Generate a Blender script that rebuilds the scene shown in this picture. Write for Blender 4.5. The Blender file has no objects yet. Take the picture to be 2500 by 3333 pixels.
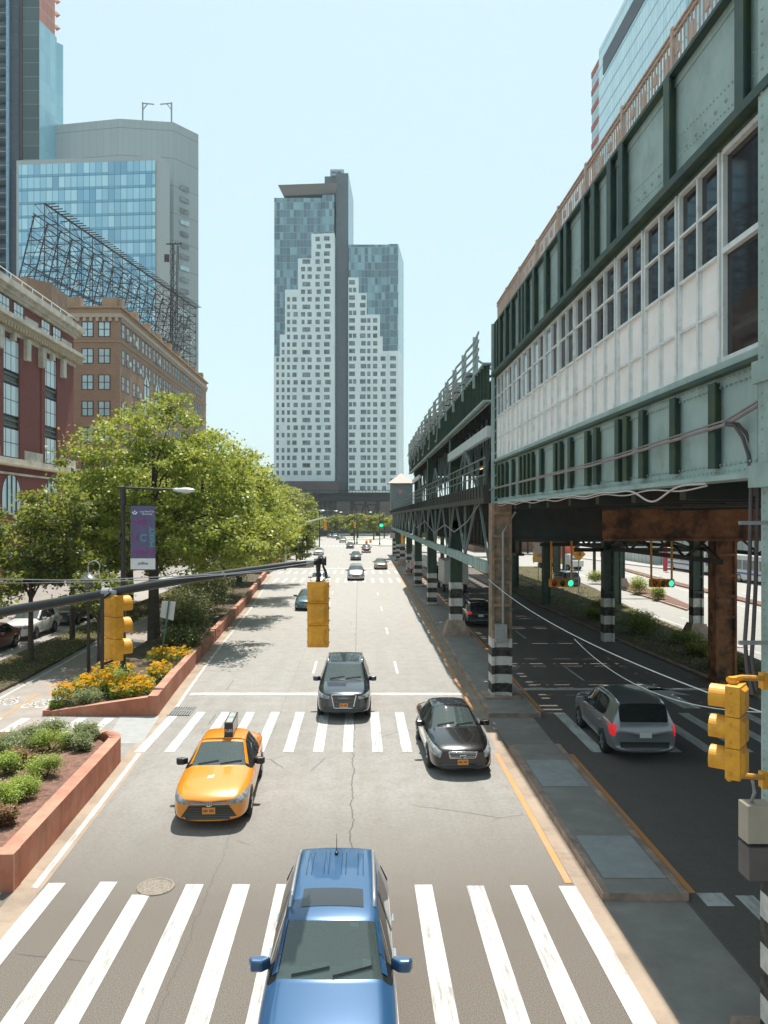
import bpy, bmesh, math, random
import numpy as np
from mathutils import Vector, Matrix
from mathutils.bvhtree import BVHTree
random.seed(7); rng = np.random.default_rng(7)
S = bpy.context.scene
R = math.radians
# ---------------------------------------------------------------- camera
CAMZ = 7.2
cam = bpy.data.cameras.new('camera'); co = bpy.data.objects.new('camera', cam); S.collection.objects.link(co)
co.location = (0, 0, CAMZ); co.rotation_euler = (R(90), 0, 0)
cam.sensor_fit = 'VERTICAL'; cam.sensor_height = 33.33; cam.lens = 25.0
cam.shift_x = 82/3333; cam.shift_y = 16.5/3333
cam.clip_start = 0.1; cam.clip_end = 6000
S.camera = co
# ---------------------------------------------------------------- light
SUN = Vector((0.06, 0.42, 1.0)).normalized()
W = bpy.data.worlds.new('World'); S.world = W; W.use_nodes = True
nt = W.node_tree; nt.nodes.clear()
o_ = nt.nodes.new('ShaderNodeOutputWorld'); bg = nt.nodes.new('ShaderNodeBackground')
sk = nt.nodes.new('ShaderNodeTexSky'); sk.sky_type = 'NISHITA'; sk.sun_disc = False
sk.sun_elevation = math.asin(SUN.z); sk.sun_rotation = math.atan2(SUN.x, SUN.y)
sk.air_density = 1.6; sk.dust_density = 1.2; sk.ozone_density = 1.0; sk.altitude = 10
mx = nt.nodes.new('ShaderNodeMix'); mx.data_type = 'RGBA'; mx.inputs[0].default_value = 0.72
mx.inputs[7].default_value = (7.9, 10.2, 10.7, 1)
nt.links.new(sk.outputs[0], mx.inputs[6]); nt.links.new(mx.outputs[2], bg.inputs[0])
bg.inputs[1].default_value = 0.062
nt.links.new(bg.outputs[0], o_.inputs[0])
sl = bpy.data.lights.new('sun', 'SUN'); sl.energy = 4.6; sl.angle = R(0.5); sl.color = (1.0, 0.945, 0.86)
so = bpy.data.objects.new('sun', sl); S.collection.objects.link(so)
so.rotation_euler = SUN.to_track_quat('Z', 'Y').to_euler(); so.location = (0, 0, 300)
S.view_settings.view_transform = 'Standard'; S.view_settings.look = 'None'
S.view_settings.gamma = 1; S.view_settings.exposure = 0.72
S.cycles.max_bounces = 6; S.cycles.transparent_max_bounces = 8

# ---------------------------------------------------------------- helpers
C = S.collection
F = 2500.0
def PX(px, py, Y): return Vector(((px-1168)*Y/F, Y, CAMZ-(py-1683)*Y/F))
def link(o): C.objects.link(o); return o
def tag(o, label=None, cat=None, group=None, kind=None):
    if label: o['label'] = label
    if cat: o['category'] = cat
    if group: o['group'] = group
    if kind: o['kind'] = kind
    return o
def thing(name, loc=(0,0,0), label=None, cat=None, group=None):
    o = bpy.data.objects.new(name, None); o.empty_display_size = .2; o.location = loc
    link(o); return tag(o, label, cat, group)
def copy_tree(o, parent=None):
    c = o.copy(); link(c)
    if parent is not None: c.parent = parent
    for ch in list(o.children): copy_tree(ch, c)
    return c
def wloc(o):
    v = Vector((0,0,0))
    while o is not None: v += o.location; o = o.parent
    return v
class MB:
    def __init__(s): s.v = []; s.f = []; s.m = []
    def add(s, vs, fs, mi=0):
        b = len(s.v); s.v += [tuple(x) for x in vs]
        for f in fs: s.f.append(tuple(b+i for i in f)); s.m.append(mi)
        return s
    def poly(s, vs, mi=0): return s.add(vs, [tuple(range(len(vs)))], mi)
    def box(s, x0, x1, y0, y1, z0, z1, mi=0):
        if x0 > x1: x0, x1 = x1, x0
        if y0 > y1: y0, y1 = y1, y0
        if z0 > z1: z0, z1 = z1, z0
        return s.add([(x0,y0,z0),(x1,y0,z0),(x1,y1,z0),(x0,y1,z0),(x0,y0,z1),(x1,y0,z1),(x1,y1,z1),(x0,y1,z1)],
              [(0,3,2,1),(4,5,6,7),(0,1,5,4),(1,2,6,5),(2,3,7,6),(3,0,4,7)], mi)
    def bar(s, p, q, w, h=None, mi=0, up=(0,0,1)):
        p = Vector(p); q = Vector(q); h = w if h is None else h
        d = (q-p)
        if d.length < 1e-6: return s
        d.normalize(); u = Vector(up)
        if abs(d.dot(u)) > .98: u = Vector((1,0,0))
        a = d.cross(u).normalized(); b = a.cross(d).normalized()
        a *= w/2; b *= h/2
        vs = [p-a-b, p+a-b, p+a+b, p-a+b, q-a-b, q+a-b, q+a+b, q-a+b]
        return s.add(vs, [(0,1,2,3),(7,6,5,4),(0,4,5,1),(1,5,6,2),(2,6,7,3),(3,7,4,0)], mi)
    def tube(s, pts, r, n=8, mi=0, cap=True):
        pts = [Vector(p) for p in pts]; N = len(pts)
        rs = r if isinstance(r, (list, tuple)) else [r]*N
        b = len(s.v); ref = Vector((0,0,1))
        for i, p in enumerate(pts):
            d = (pts[min(i+1,N-1)]-pts[max(i-1,0)]).normalized()
            u = ref if abs(d.dot(ref)) < .95 else Vector((1,0,0))
            a = d.cross(u).normalized(); c = a.cross(d).normalized()
            for k in range(n):
                t = 2*math.pi*k/n; s.v.append(tuple(p+(a*math.cos(t)+c*math.sin(t))*rs[i]))
        for i in range(N-1):
            for k in range(n):
                k2 = (k+1) % n
                s.f.append((b+i*n+k, b+i*n+k2, b+(i+1)*n+k2, b+(i+1)*n+k)); s.m.append(mi)
        if cap:
            s.f.append(tuple(b+k for k in range(n))[::-1]); s.m.append(mi)
            s.f.append(tuple(b+(N-1)*n+k for k in range(n))); s.m.append(mi)
        return s
    def prism(s, pts, z0, z1, mi=0, mt=None):
        n = len(pts); a = sum(pts[i][0]*pts[(i+1)%n][1]-pts[(i+1)%n][0]*pts[i][1] for i in range(n))
        if a < 0: pts = pts[::-1]
        vs = [(p[0],p[1],z0) for p in pts]+[(p[0],p[1],z1) for p in pts]
        b = len(s.v); s.v += vs
        s.f.append(tuple(b+i for i in range(n))[::-1]); s.m.append(mi)
        s.f.append(tuple(b+n+i for i in range(n))); s.m.append(mi if mt is None else mt)
        for i in range(n):
            j = (i+1) % n; s.f.append((b+i,b+j,b+n+j,b+n+i)); s.m.append(mi)
        return s
    def lathe(s, prof, c=(0,0,0), n=24, axis='z', mi=0):
        b = len(s.v); c = Vector(c)
        for r, h in prof:
            for k in range(n):
                t = 2*math.pi*k/n; x, y = r*math.cos(t), r*math.sin(t)
                p = {'z': (x,y,h), 'x': (h,x,y), 'y': (x,h,y)}[axis]; s.v.append(tuple(c+Vector(p)))
        for i in range(len(prof)-1):
            for k in range(n):
                k2 = (k+1) % n; f = (b+i*n+k, b+i*n+k2, b+(i+1)*n+k2, b+(i+1)*n+k)
                s.f.append(f if axis != 'y' else f[::-1]); s.m.append(mi)
        return s
    def ell(s, c, rx, ry, rz, n=12, m=8, mi=0):
        prof = [(math.sin(math.pi*i/m), -math.cos(math.pi*i/m)) for i in range(m+1)]
        b = len(s.v)
        for r, h in prof:
            for k in range(n):
                t = 2*math.pi*k/n; s.v.append((c[0]+rx*r*math.cos(t), c[1]+ry*r*math.sin(t), c[2]+rz*h))
        for i in range(m):
            for k in range(n):
                k2 = (k+1) % n; s.f.append((b+i*n+k, b+i*n+k2, b+(i+1)*n+k2, b+(i+1)*n+k)); s.m.append(mi)
        return s
    def build(s, name, mats, parent=None, smooth=False, loc=None, bevel=0):
        me = bpy.data.meshes.new(name)
        off = wloc(parent) if parent is not None else Vector(loc or (0,0,0))
        me.from_pydata([(v[0]-off.x, v[1]-off.y, v[2]-off.z) for v in s.v], [], s.f)
        if not isinstance(mats, (list, tuple)): mats = [mats]
        for m in mats: me.materials.append(m)
        if len(mats) > 1: me.polygons.foreach_set('material_index', s.m)
        if smooth: me.polygons.foreach_set('use_smooth', [True]*len(me.polygons))
        me.update()
        o = bpy.data.objects.new(name, me); link(o)
        if parent is not None: o.parent = parent
        elif loc: o.location = loc
        if bevel:
            b = o.modifiers.new('bevel', 'BEVEL'); b.width = bevel; b.segments = 2; b.limit_method = 'ANGLE'
        return o
def struct(mb, name, mats, **k): return tag(mb.build(name, mats, **k), kind='structure')
def inst(o, name, parent, loc, rot=None):
    """another object on the same mesh"""
    c = o.copy(); c.name = name; link(c); c.parent = parent
    c.location = Vector(loc)
    if rot: c.rotation_euler = rot
    return c
def text_obj(txt, name, m, parent, loc, size, rot=(R(90),0,0), outline=0, width=None, align='CENTER', thick=0.002):
    cu = bpy.data.curves.new(name, 'FONT'); cu.body = txt; cu.size = size; cu.align_x = align; cu.align_y = 'CENTER'
    if outline: cu.fill_mode = 'NONE'; cu.bevel_depth = outline; cu.bevel_resolution = 0
    else: cu.extrude = thick
    cu.resolution_u = 3
    t = bpy.data.objects.new(name+'_c', cu); link(t)
    dg = bpy.context.evaluated_depsgraph_get(); me = bpy.data.meshes.new_from_object(t.evaluated_get(dg))
    C.objects.unlink(t); bpy.data.objects.remove(t)
    me.materials.clear(); me.materials.append(m); me.name = name
    if width:
        xs = [v.co.x for v in me.vertices]; w = max(xs)-min(xs)
        for v in me.vertices: v.co.x *= width/w
    o = bpy.data.objects.new(name, me); link(o); o.parent = parent
    o.location = Vector(loc)-(wloc(parent) if parent is not None else Vector()); o.rotation_euler = rot
    return o
# ---------------------------------------------------------------- materials
def newmat(name):
    m = bpy.data.materials.new(name); m.use_nodes = True
    return m, m.node_tree, m.node_tree.nodes['Principled BSDF']
def N(nt, t, **k):
    n = nt.nodes.new(t)
    for a, b in k.items(): setattr(n, a, b)
    return n
def mth(nt, op, a, b=None, c=None):
    n = nt.nodes.new('ShaderNodeMath'); n.operation = op
    for i, x in enumerate((a, b, c)):
        if x is None: continue
        if isinstance(x, (int, float)): n.inputs[i].default_value = x
        else: nt.links.new(x, n.inputs[i])
    return n.outputs[0]
def mixc(nt, f, a, b, mode='MIX'):
    n = nt.nodes.new('ShaderNodeMix'); n.data_type = 'RGBA'; n.blend_type = mode
    for i, x in ((0, f), (6, a), (7, b)):
        if isinstance(x, (int, float)): n.inputs[i].default_value = x
        elif isinstance(x, (tuple, list)): n.inputs[i].default_value = (x[0], x[1], x[2], 1)
        else: nt.links.new(x, n.inputs[i])
    return n.outputs[2]
def pos(nt, world=False):
    if world: return N(nt, 'ShaderNodeNewGeometry').outputs['Position']
    return N(nt, 'ShaderNodeTexCoord').outputs['Object']
def noise(nt, vec, scale, detail=4, rough=.6):
    n = N(nt, 'ShaderNodeTexNoise'); n.inputs['Scale'].default_value = scale
    n.inputs['Detail'].default_value = detail; n.inputs['Roughness'].default_value = rough
    nt.links.new(vec, n.inputs['Vector']); return n.outputs[0]
def ramp(nt, f, p0, p1, a=(0,0,0), b=(1,1,1)):
    n = N(nt, 'ShaderNodeValToRGB'); e = n.color_ramp.elements
    e[0].position = p0; e[1].position = p1; e[0].color = (*a, 1); e[1].color = (*b, 1)
    nt.links.new(f, n.inputs[0]); return n.outputs[0]
def bump(nt, bs, h, strength=.3, dist=.02):
    b = N(nt, 'ShaderNodeBump'); b.inputs['Strength'].default_value = strength; b.inputs['Distance'].default_value = dist
    nt.links.new(h, b.inputs['Height']); nt.links.new(b.outputs[0], bs.inputs['Normal'])
def mat(name, col, rough=.6, metal=0, var=.15, scale=3, bmp=0, col2=None, scale2=None, thr=(.45,.62), spec=.5, coat=0, world=True, emit=None):
    m, nt, bs = newmat(name); v = pos(nt, world)
    base = (*col, 1)
    bs.inputs['Base Color'].default_value = base
    if var or col2:
        n = noise(nt, v, scale)
        dark = tuple(c*(1-var) for c in col); lite = tuple(min(1, c*(1+var)) for c in col)
        c = mixc(nt, ramp(nt, n, .3, .7), dark, lite)
        if col2:
            n2 = noise(nt, v, scale2 or scale*.4, 6, .7); c = mixc(nt, ramp(nt, n2, *thr), c, col2)
        nt.links.new(c, bs.inputs['Base Color'])
        if bmp: bump(nt, bs, noise(nt, v, scale*6, 3), bmp)
    bs.inputs['Roughness'].default_value = rough; bs.inputs['Metallic'].default_value = metal
    bs.inputs['Specular IOR Level'].default_value = spec
    if coat: bs.inputs['Coat Weight'].default_value = coat; bs.inputs['Coat Roughness'].default_value = .04
    if emit: bs.inputs['Emission Color'].default_value = (*emit[0], 1); bs.inputs['Emission Strength'].default_value = emit[1]
    return m
def uvz(nt):
    """(x+y, z) wall coordinates in metres"""
    s = N(nt, 'ShaderNodeSeparateXYZ'); nt.links.new(N(nt, 'ShaderNodeNewGeometry').outputs['Position'], s.inputs[0])
    return mth(nt, 'ADD', s.outputs[0], s.outputs[1]), s.outputs[2]
def brickmat(name, c1, c2, mortar, bw=.24, bh=.075, ms=.012, rough=.85, stain=None):
    m, nt, bs = newmat(name); u, z = uvz(nt)
    cb = N(nt, 'ShaderNodeCombineXYZ'); nt.links.new(u, cb.inputs[0]); nt.links.new(z, cb.inputs[1])
    b = N(nt, 'ShaderNodeTexBrick'); nt.links.new(cb.outputs[0], b.inputs[0])
    b.inputs['Color1'].default_value = (*c1,1); b.inputs['Color2'].default_value = (*c2,1); b.inputs['Mortar'].default_value = (*mortar,1)
    b.inputs['Scale'].default_value = 1; b.inputs['Brick Width'].default_value = bw; b.inputs['Row Height'].default_value = bh
    b.inputs['Mortar Size'].default_value = ms
    n = noise(nt, pos(nt, True), .35, 6, .7)
    c = mixc(nt, ramp(nt, n, .3, .75), b.outputs[0], stain or tuple(x*.65 for x in c1)); c2_ = mixc(nt, .45, b.outputs[0], c)
    nt.links.new(c2_, bs.inputs['Base Color']); bs.inputs['Roughness'].default_value = rough
    return m
def curtain(name, cw, ch, cols, line=(.25,.3,.33), lw=.1, lh=.12, rough=.12, metal=0, spec=1.0, z0=0, band=None, u0=0):
    """curtain wall: every pane its own tint, thin mullions, optional spandrel band"""
    m, nt, bs = newmat(name); u, z = uvz(nt)
    uu = mth(nt, 'DIVIDE', mth(nt, 'ADD', u, 1000-u0), cw); zz = mth(nt, 'DIVIDE', mth(nt, 'ADD', z, 100-z0), ch)
    iu = mth(nt, 'FLOOR', uu); iz = mth(nt, 'FLOOR', zz); fu = mth(nt, 'FRACT', uu); fz = mth(nt, 'FRACT', zz)
    cb = N(nt, 'ShaderNodeCombineXYZ'); nt.links.new(iu, cb.inputs[0]); nt.links.new(iz, cb.inputs[1])
    wn = N(nt, 'ShaderNodeTexWhiteNoise'); nt.links.new(cb.outputs[0], wn.inputs[0])
    cb2 = N(nt, 'ShaderNodeCombineXYZ'); nt.links.new(iu, cb2.inputs[0])
    wn2 = N(nt, 'ShaderNodeTexWhiteNoise'); nt.links.new(cb2.outputs[0], wn2.inputs[0])
    f = mth(nt, 'ADD', mth(nt, 'MULTIPLY', wn.outputs[0], .7), mth(nt, 'MULTIPLY', wn2.outputs[0], .3))
    r = N(nt, 'ShaderNodeValToRGB'); e = r.color_ramp.elements
    e[0].position = .15; e[0].color = (*cols[0],1); e[1].position = .85; e[1].color = (*cols[-1],1)
    for i, c in enumerate(cols[1:-1]):
        x = e.new(.15+.7*(i+1)/(len(cols)-1)); x.color = (*c,1)
    nt.links.new(f, r.inputs[0]); c = r.outputs[0]
    if band: c = mixc(nt, mth(nt, 'LESS_THAN', fz, band[0]), c, band[1])
    ln = mth(nt, 'MAXIMUM', mth(nt, 'LESS_THAN', fu, lw/cw), mth(nt, 'LESS_THAN', fz, lh/ch))
    c = mixc(nt, ln, c, line)
    nt.links.new(c, bs.inputs['Base Color'])
    nt.links.new(mth(nt, 'ADD', mth(nt, 'MULTIPLY', ln, .5), rough), bs.inputs['Roughness'])
    bs.inputs['Metallic'].default_value = metal; bs.inputs['Specular IOR Level'].default_value = spec
    # panes are never quite flat
    bump(nt, bs, wn.outputs[0], .06, .3)
    return m
def glassmat(name, tint, refl=1.45, dens=.75, rough=.02, body=.12):
    """thin tinted glazing: part see-through, part mirror by fresnel"""
    m = bpy.data.materials.new(name); m.use_nodes = True; nt = m.node_tree; nt.nodes.clear()
    out = N(nt, 'ShaderNodeOutputMaterial'); tr = N(nt, 'ShaderNodeBsdfTransparent'); gl = N(nt, 'ShaderNodeBsdfGlossy')
    df = N(nt, 'ShaderNodeBsdfDiffuse'); df.inputs[0].default_value = (tint[0]*body, tint[1]*body, tint[2]*body, 1)
    tr.inputs[0].default_value = (*tint, 1); gl.inputs['Roughness'].default_value = rough
    fr = N(nt, 'ShaderNodeFresnel'); fr.inputs[0].default_value = refl
    a = N(nt, 'ShaderNodeMixShader'); a.inputs[0].default_value = dens; b = N(nt, 'ShaderNodeMixShader')
    nt.links.new(tr.outputs[0], a.inputs[1]); nt.links.new(df.outputs[0], a.inputs[2])
    nt.links.new(fr.outputs[0], b.inputs[0]); nt.links.new(a.outputs[0], b.inputs[1]); nt.links.new(gl.outputs[0], b.inputs[2])
    nt.links.new(b.outputs[0], out.inputs[0]); return m

def asphalt(name, base, dark, patch=.5, crack=True, rough=.8, near=False):
    m, nt, bs = newmat(name); v = pos(nt, True)
    fine = noise(nt, v, 55, 3, .8); mid = noise(nt, v, 1.6, 5, .65)
    mp = N(nt, 'ShaderNodeMapping'); mp.inputs['Scale'].default_value = (1.1, .06, 1); nt.links.new(v, mp.inputs[0])
    streak = noise(nt, mp.outputs[0], 1.0, 4, .6)
    big = noise(nt, v, .12, 3)
    c = mixc(nt, ramp(nt, fine, .35, .65), tuple(x*.66 for x in base), tuple(x*1.26 for x in base))
    c = mixc(nt, mth(nt, 'MULTIPLY', ramp(nt, mid, .42, .75), patch), c, dark)
    c = mixc(nt, mth(nt, 'MULTIPLY', ramp(nt, streak, .45, .75), patch*.8), c, dark)
    c = mixc(nt, mth(nt, 'MULTIPLY', ramp(nt, big, .4, .7), .25), c, tuple(min(1, x*1.25) for x in base))
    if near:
        s2 = N(nt, 'ShaderNodeSeparateXYZ'); nt.links.new(v, s2.inputs[0]); c = mixc(nt, ramp(nt, mth(nt, 'DIVIDE', s2.outputs[1], 100), .28, .62), c, mixc(nt, ramp(nt, mid, .35, .7), (.375,.36,.335), (.32,.305,.282)))  # distant road paled in colour for sheen and haze
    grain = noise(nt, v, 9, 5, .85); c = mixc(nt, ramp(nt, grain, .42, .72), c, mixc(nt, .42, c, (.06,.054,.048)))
    if near:      # dark aggregate on the near crossing, and its weaker sun sheen, in colour
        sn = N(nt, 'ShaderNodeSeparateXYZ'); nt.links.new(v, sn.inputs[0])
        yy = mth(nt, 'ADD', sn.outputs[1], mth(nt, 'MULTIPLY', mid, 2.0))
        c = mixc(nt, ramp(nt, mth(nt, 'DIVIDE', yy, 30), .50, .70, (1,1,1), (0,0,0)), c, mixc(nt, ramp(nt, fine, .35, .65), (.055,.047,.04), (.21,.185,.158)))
    if crack:
        wv = mixc(nt, .06, v, N(nt, 'ShaderNodeTexNoise').outputs[1])
        nn = N(nt, 'ShaderNodeTexNoise'); nn.inputs['Scale'].default_value = 1.3; nn.inputs['Detail'].default_value = 6; nt.links.new(v, nn.inputs['Vector'])
        wv = mixc(nt, .09, v, nn.outputs[1], 'ADD')
        vo = N(nt, 'ShaderNodeTexVoronoi', feature='DISTANCE_TO_EDGE'); vo.inputs['Scale'].default_value = .2
        nt.links.new(wv, vo.inputs['Vector'])
        msk = mth(nt, 'MULTIPLY', ramp(nt, vo.outputs[0], .0008, .0026, (1,1,1), (0,0,0)), ramp(nt, noise(nt, v, .3, 2), .58, .64))
        sx = N(nt, 'ShaderNodeSeparateXYZ'); nt.links.new(v, sx.inputs[0])
        cy = N(nt, 'ShaderNodeCombineXYZ'); nt.links.new(sx.outputs[1], cy.inputs[1])
        wob = mth(nt, 'MULTIPLY', mth(nt, 'SUBTRACT', noise(nt, cy.outputs[0], .9, 8, .75), .5), .5)
        for xo in (.17, 2.9):
            ln = ramp(nt, mth(nt, 'ABSOLUTE', mth(nt, 'ADD', mth(nt, 'ADD', sx.outputs[0], xo), wob)), .008, .02, (1,1,1), (0,0,0))
            msk = mth(nt, 'MAXIMUM', msk, ln if xo < 1 else mth(nt, 'MULTIPLY', ln, .35))
        c = mixc(nt, mth(nt, 'MULTIPLY', msk, .75), c, (.035,.03,.027))
    nt.links.new(c, bs.inputs['Base Color']); bs.inputs['Roughness'].default_value = rough
    bs.inputs['Specular IOR Level'].default_value = .35
    bump(nt, bs, fine, .35, .01)
    return m
def paintmat(name, col, under, wear=.5):
    m, nt, bs = newmat(name); v = pos(nt, True)
    mp = N(nt, 'ShaderNodeMapping'); mp.inputs['Scale'].default_value = (14, .9, 1); nt.links.new(v, mp.inputs[0])
    a = noise(nt, mp.outputs[0], 1.2, 6, .75); b = noise(nt, v, 1.0, 3)
    f = mth(nt, 'MULTIPLY', ramp(nt, a, .44, .60), ramp(nt, b, .40, .54))
    c = mixc(nt, mth(nt, 'MULTIPLY', f, wear), col, under)
    c = mixc(nt, mth(nt, 'MULTIPLY', ramp(nt, noise(nt, v, 26, 4, .8), .52, .70), .5), c, under)
    nt.links.new(c, bs.inputs['Base Color']); bs.inputs['Roughness'].default_value = .7
    return m
M = {}
def streaks(m, col=(.20,.12,.07), amt=.55):
    nt = m.node_tree; bs = nt.nodes['Principled BSDF']; src = bs.inputs['Base Color'].links[0].from_socket; v = pos(nt, True)
    mp = N(nt, 'ShaderNodeMapping'); mp.inputs['Scale'].default_value = (5,5,.45); nt.links.new(v, mp.inputs[0])
    f = mth(nt, 'MULTIPLY', ramp(nt, noise(nt, mp.outputs[0], 1, 6, .75), .56, .74), ramp(nt, noise(nt, v, .8, 3), .42, .62))
    nt.links.new(mixc(nt, mth(nt, 'MULTIPLY', f, amt), src, col), bs.inputs['Base Color'])
def joints(m):
    nt = m.node_tree; bs = nt.nodes['Principled BSDF']; src = bs.inputs['Base Color'].links[0].from_socket
    s = N(nt, 'ShaderNodeSeparateXYZ'); v = pos(nt, True); nt.links.new(v, s.inputs[0])
    w = mth(nt, 'ADD', s.outputs[1], mth(nt, 'MULTIPLY', noise(nt, v, 3, 2), .08))
    f = mth(nt, 'LESS_THAN', mth(nt, 'FRACT', mth(nt, 'DIVIDE', w, 3.7)), .007)
    c = mixc(nt, mth(nt, 'MULTIPLY', f, .8), src, (.62,.42,.33))
    mp = N(nt, 'ShaderNodeMapping'); mp.inputs['Scale'].default_value = (3,3,.5); nt.links.new(v, mp.inputs[0])
    c = mixc(nt, mth(nt, 'MULTIPLY', ramp(nt, noise(nt, mp.outputs[0], 1, 5, .7), .5, .72), .45), c, (.16,.06,.04))
    nt.links.new(c, bs.inputs['Base Color'])
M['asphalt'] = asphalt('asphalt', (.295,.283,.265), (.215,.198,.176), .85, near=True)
M['asphalt_far'] = asphalt('pale_asphalt', (.30,.285,.262), (.25,.235,.215), .5, False)
M['asphalt_shaded'] = asphalt('shade_darkened_asphalt', (.135,.118,.106), (.095,.082,.073), .5, False)  # viaduct shade deepened through a darker asphalt colour
M['white_line'] = paintmat('white_paint_line', (.53,.525,.51), (.22,.205,.185), .8)
M['orange_line'] = paintmat('orange_paint_line', (.60,.235,.06), (.30,.26,.2), .7)
M['concrete'] = mat('concrete', (.25,.225,.205), .85, var=.18, scale=1.5, col2=(.22,.2,.185), scale2=.7, bmp=.15)
M['gutter'] = mat('gutter_concrete', (.34,.265,.20), .85, var=.15, scale=2, col2=(.24,.185,.14), scale2=1.0)
M['curb'] = mat('curb_stone', (.36,.26,.20), .8, var=.2, scale=3, col2=(.22,.16,.13), scale2=1.3)
M['slab'] = mat('pale_slab', (.30,.305,.30), .85, var=.12, scale=3)
M['redwall'] = mat('terracotta_concrete', (.36,.125,.07), .85, var=.16, scale=2.0, col2=(.42,.19,.12), scale2=.8, bmp=.1)
joints(M['redwall'])
M['redcap'] = mat('terracotta_cap', (.42,.22,.15), .85, var=.14, scale=2.5, col2=(.34,.15,.10), scale2=1.2)
M['soil'] = mat('mulch', (.20,.105,.075), .95, var=.35, scale=14, col2=(.10,.055,.04), scale2=5, bmp=.5)
M['soil_dark'] = mat('dark_mulch', (.10,.065,.045), .95, var=.35, scale=10, col2=(.05,.06,.02), scale2=1.2, bmp=.4)
M['steel'] = mat('pale_green_steel', (.33,.43,.41), .5, var=.12, scale=1.3, col2=(.20,.27,.24), scale2=.9, thr=(.5,.75))
streaks(M['steel'])
M['steel_d'] = mat('dark_shaded_green_steel', (.022,.052,.045), .5, var=.35, scale=2.5, col2=(.045,.07,.028), scale2=2)  # shade of stiffeners and flanges darkened into the paint; also plain dark parts
M['steel_k'] = mat('black_green_steel', (.02,.03,.026), .6, var=.3, scale=2, col2=(.045,.03,.018), scale2=1)
M['rust'] = mat('rust_steel', (.29,.12,.055), .75, var=.35, scale=1.8, col2=(.06,.03,.018), scale2=1.1, bmp=.1)
M['rustcol'] = mat('rust_column_paint', (.30,.19,.125), .75, var=.3, scale=2.6, col2=(.12,.12,.08), scale2=1.6)
M['whiteframe'] = mat('white_window_frame', (.70,.72,.71), .55, var=.1, scale=4, col2=(.42,.44,.42), scale2=3, thr=(.55,.8))
M['panel'] = mat('white_panel', (.88,.83,.80), .6, var=.08, scale=1.4, col2=(.72,.66,.61), scale2=2.2, thr=(.6,.85))
M['railtan'] = mat('tan_railing_paint', (.50,.36,.29), .6, var=.15, scale=4)
M['black'] = mat('black_metal', (.022,.022,.022), .45, var=.2, scale=6)
M['blackpaint'] = mat('black_stripe_paint', (.02,.02,.02), .7, var=.3, scale=6, col2=(.08,.07,.06), scale2=5)
M['whitepaint'] = mat('white_stripe_paint', (.55,.53,.49), .7, var=.15, scale=6, col2=(.25,.2,.16), scale2=4, thr=(.55,.75))
M['sigyel'] = mat('signal_yellow', (.80,.36,.025), .5, var=.10, scale=7, col2=(.62,.27,.02), scale2=4, world=False)
M['grey'] = mat('grey_metal', (.30,.31,.31), .45, metal=.3, var=.15, scale=5)
M['lampgrey'] = mat('lamp_head_metal', (.55,.6,.6), .4, metal=.4, var=.05)
M['green_on'] = mat('green_light', (.02,.5,.3), .3, var=0, emit=((.02,.8,.42), 1.0))
M['red_on'] = mat('red_light', (.6,.02,.03), .3, var=0, emit=((1,.005,.01), .25))
M['redlens'] = mat('red_lens', (.45,.01,.02), .2, var=0)
M['lens'] = mat('dark_lens', (.05,.03,.02), .25, var=0)
# ================================================================ GROUND
def sheet(name, pts, z, m):
    mb = MB()
    a = sum(pts[i][0]*pts[(i+1)%len(pts)][1]-pts[(i+1)%len(pts)][0]*pts[i][1] for i in range(len(pts)))
    if a < 0: pts = pts[::-1]
    mb.poly([(x, y, z) for x, y in pts]); return struct(mb, name, m)
def rect(x0, x1, y0, y1): return [(x0,y0),(x1,y0),(x1,y1),(x0,y1)]
def lerp_poly(P, y):
    for (x0,y0),(x1,y1) in zip(P, P[1:]):
        if y0 <= y <= y1: return x0+(x1-x0)*(y-y0)/(y1-y0)
    return P[0][0] if y < P[0][1] else P[-1][0]
sheet('ground', rect(-700,700,-90,1100), -.06, mat('distant_ground', (.16,.16,.14), .9, var=.2, scale=.02))
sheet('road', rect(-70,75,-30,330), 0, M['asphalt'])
sheet('road', [(6.15,-25),(24,-25),(22,28),(15.9,30.5),(15.1,45),(14.6,64),(16.2,112),(7.2,112),(6.4,40),(6.2,27.6)], .003, M['asphalt_shaded'])
LW = [(-6.35,9),(-6.63,14.7),(-6.98,22.5),(-7.29,27.8),(-7.64,32.8),(-8.2,43),(-9.0,61),(-11.2,94),(-12.3,125),(-12.4,178),(-12.6,260)]   # avenue's left edge (outer face of planters)
RC = [(4.50,-20),(4.57,14.4),(4.66,27.6),(4.75,34),(5.0,50),(5.25,70),(5.5,95),(5.8,150)]  # right kerb of the avenue
def strip_along(mb, P, d0, d1, y0, y1, z, step=3, mi=0):
    ys = [y0]; y = y0
    while y < y1-1e-6: y = min(y1, y+step); ys.append(y)
    for a, b in zip(ys, ys[1:]):
        xa, xb = lerp_poly(P, a), lerp_poly(P, b)
        q = [(xa+d0,a,z),(xa+d1,a,z),(xb+d1,b,z),(xb+d0,b,z)]
        mb.poly(q, mi)
# gutters
g = MB(); strip_along(g, LW, 0, .5, 9, 94, .004); struct(g, 'gutter', M['gutter'])
g = MB(); strip_along(g, RC, -.36, .01, -20, 130, .004); struct(g, 'gutter', M['gutter'])
g = MB(); g.poly([(-7.29,24.4,.006),(-6.9,24.4,.006),(-7.2,27.75,.006),(-8.6,27.75,.006),(-8.1,24.4,.006)]); struct(g, 'ramp_paving', M['slab'])
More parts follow.
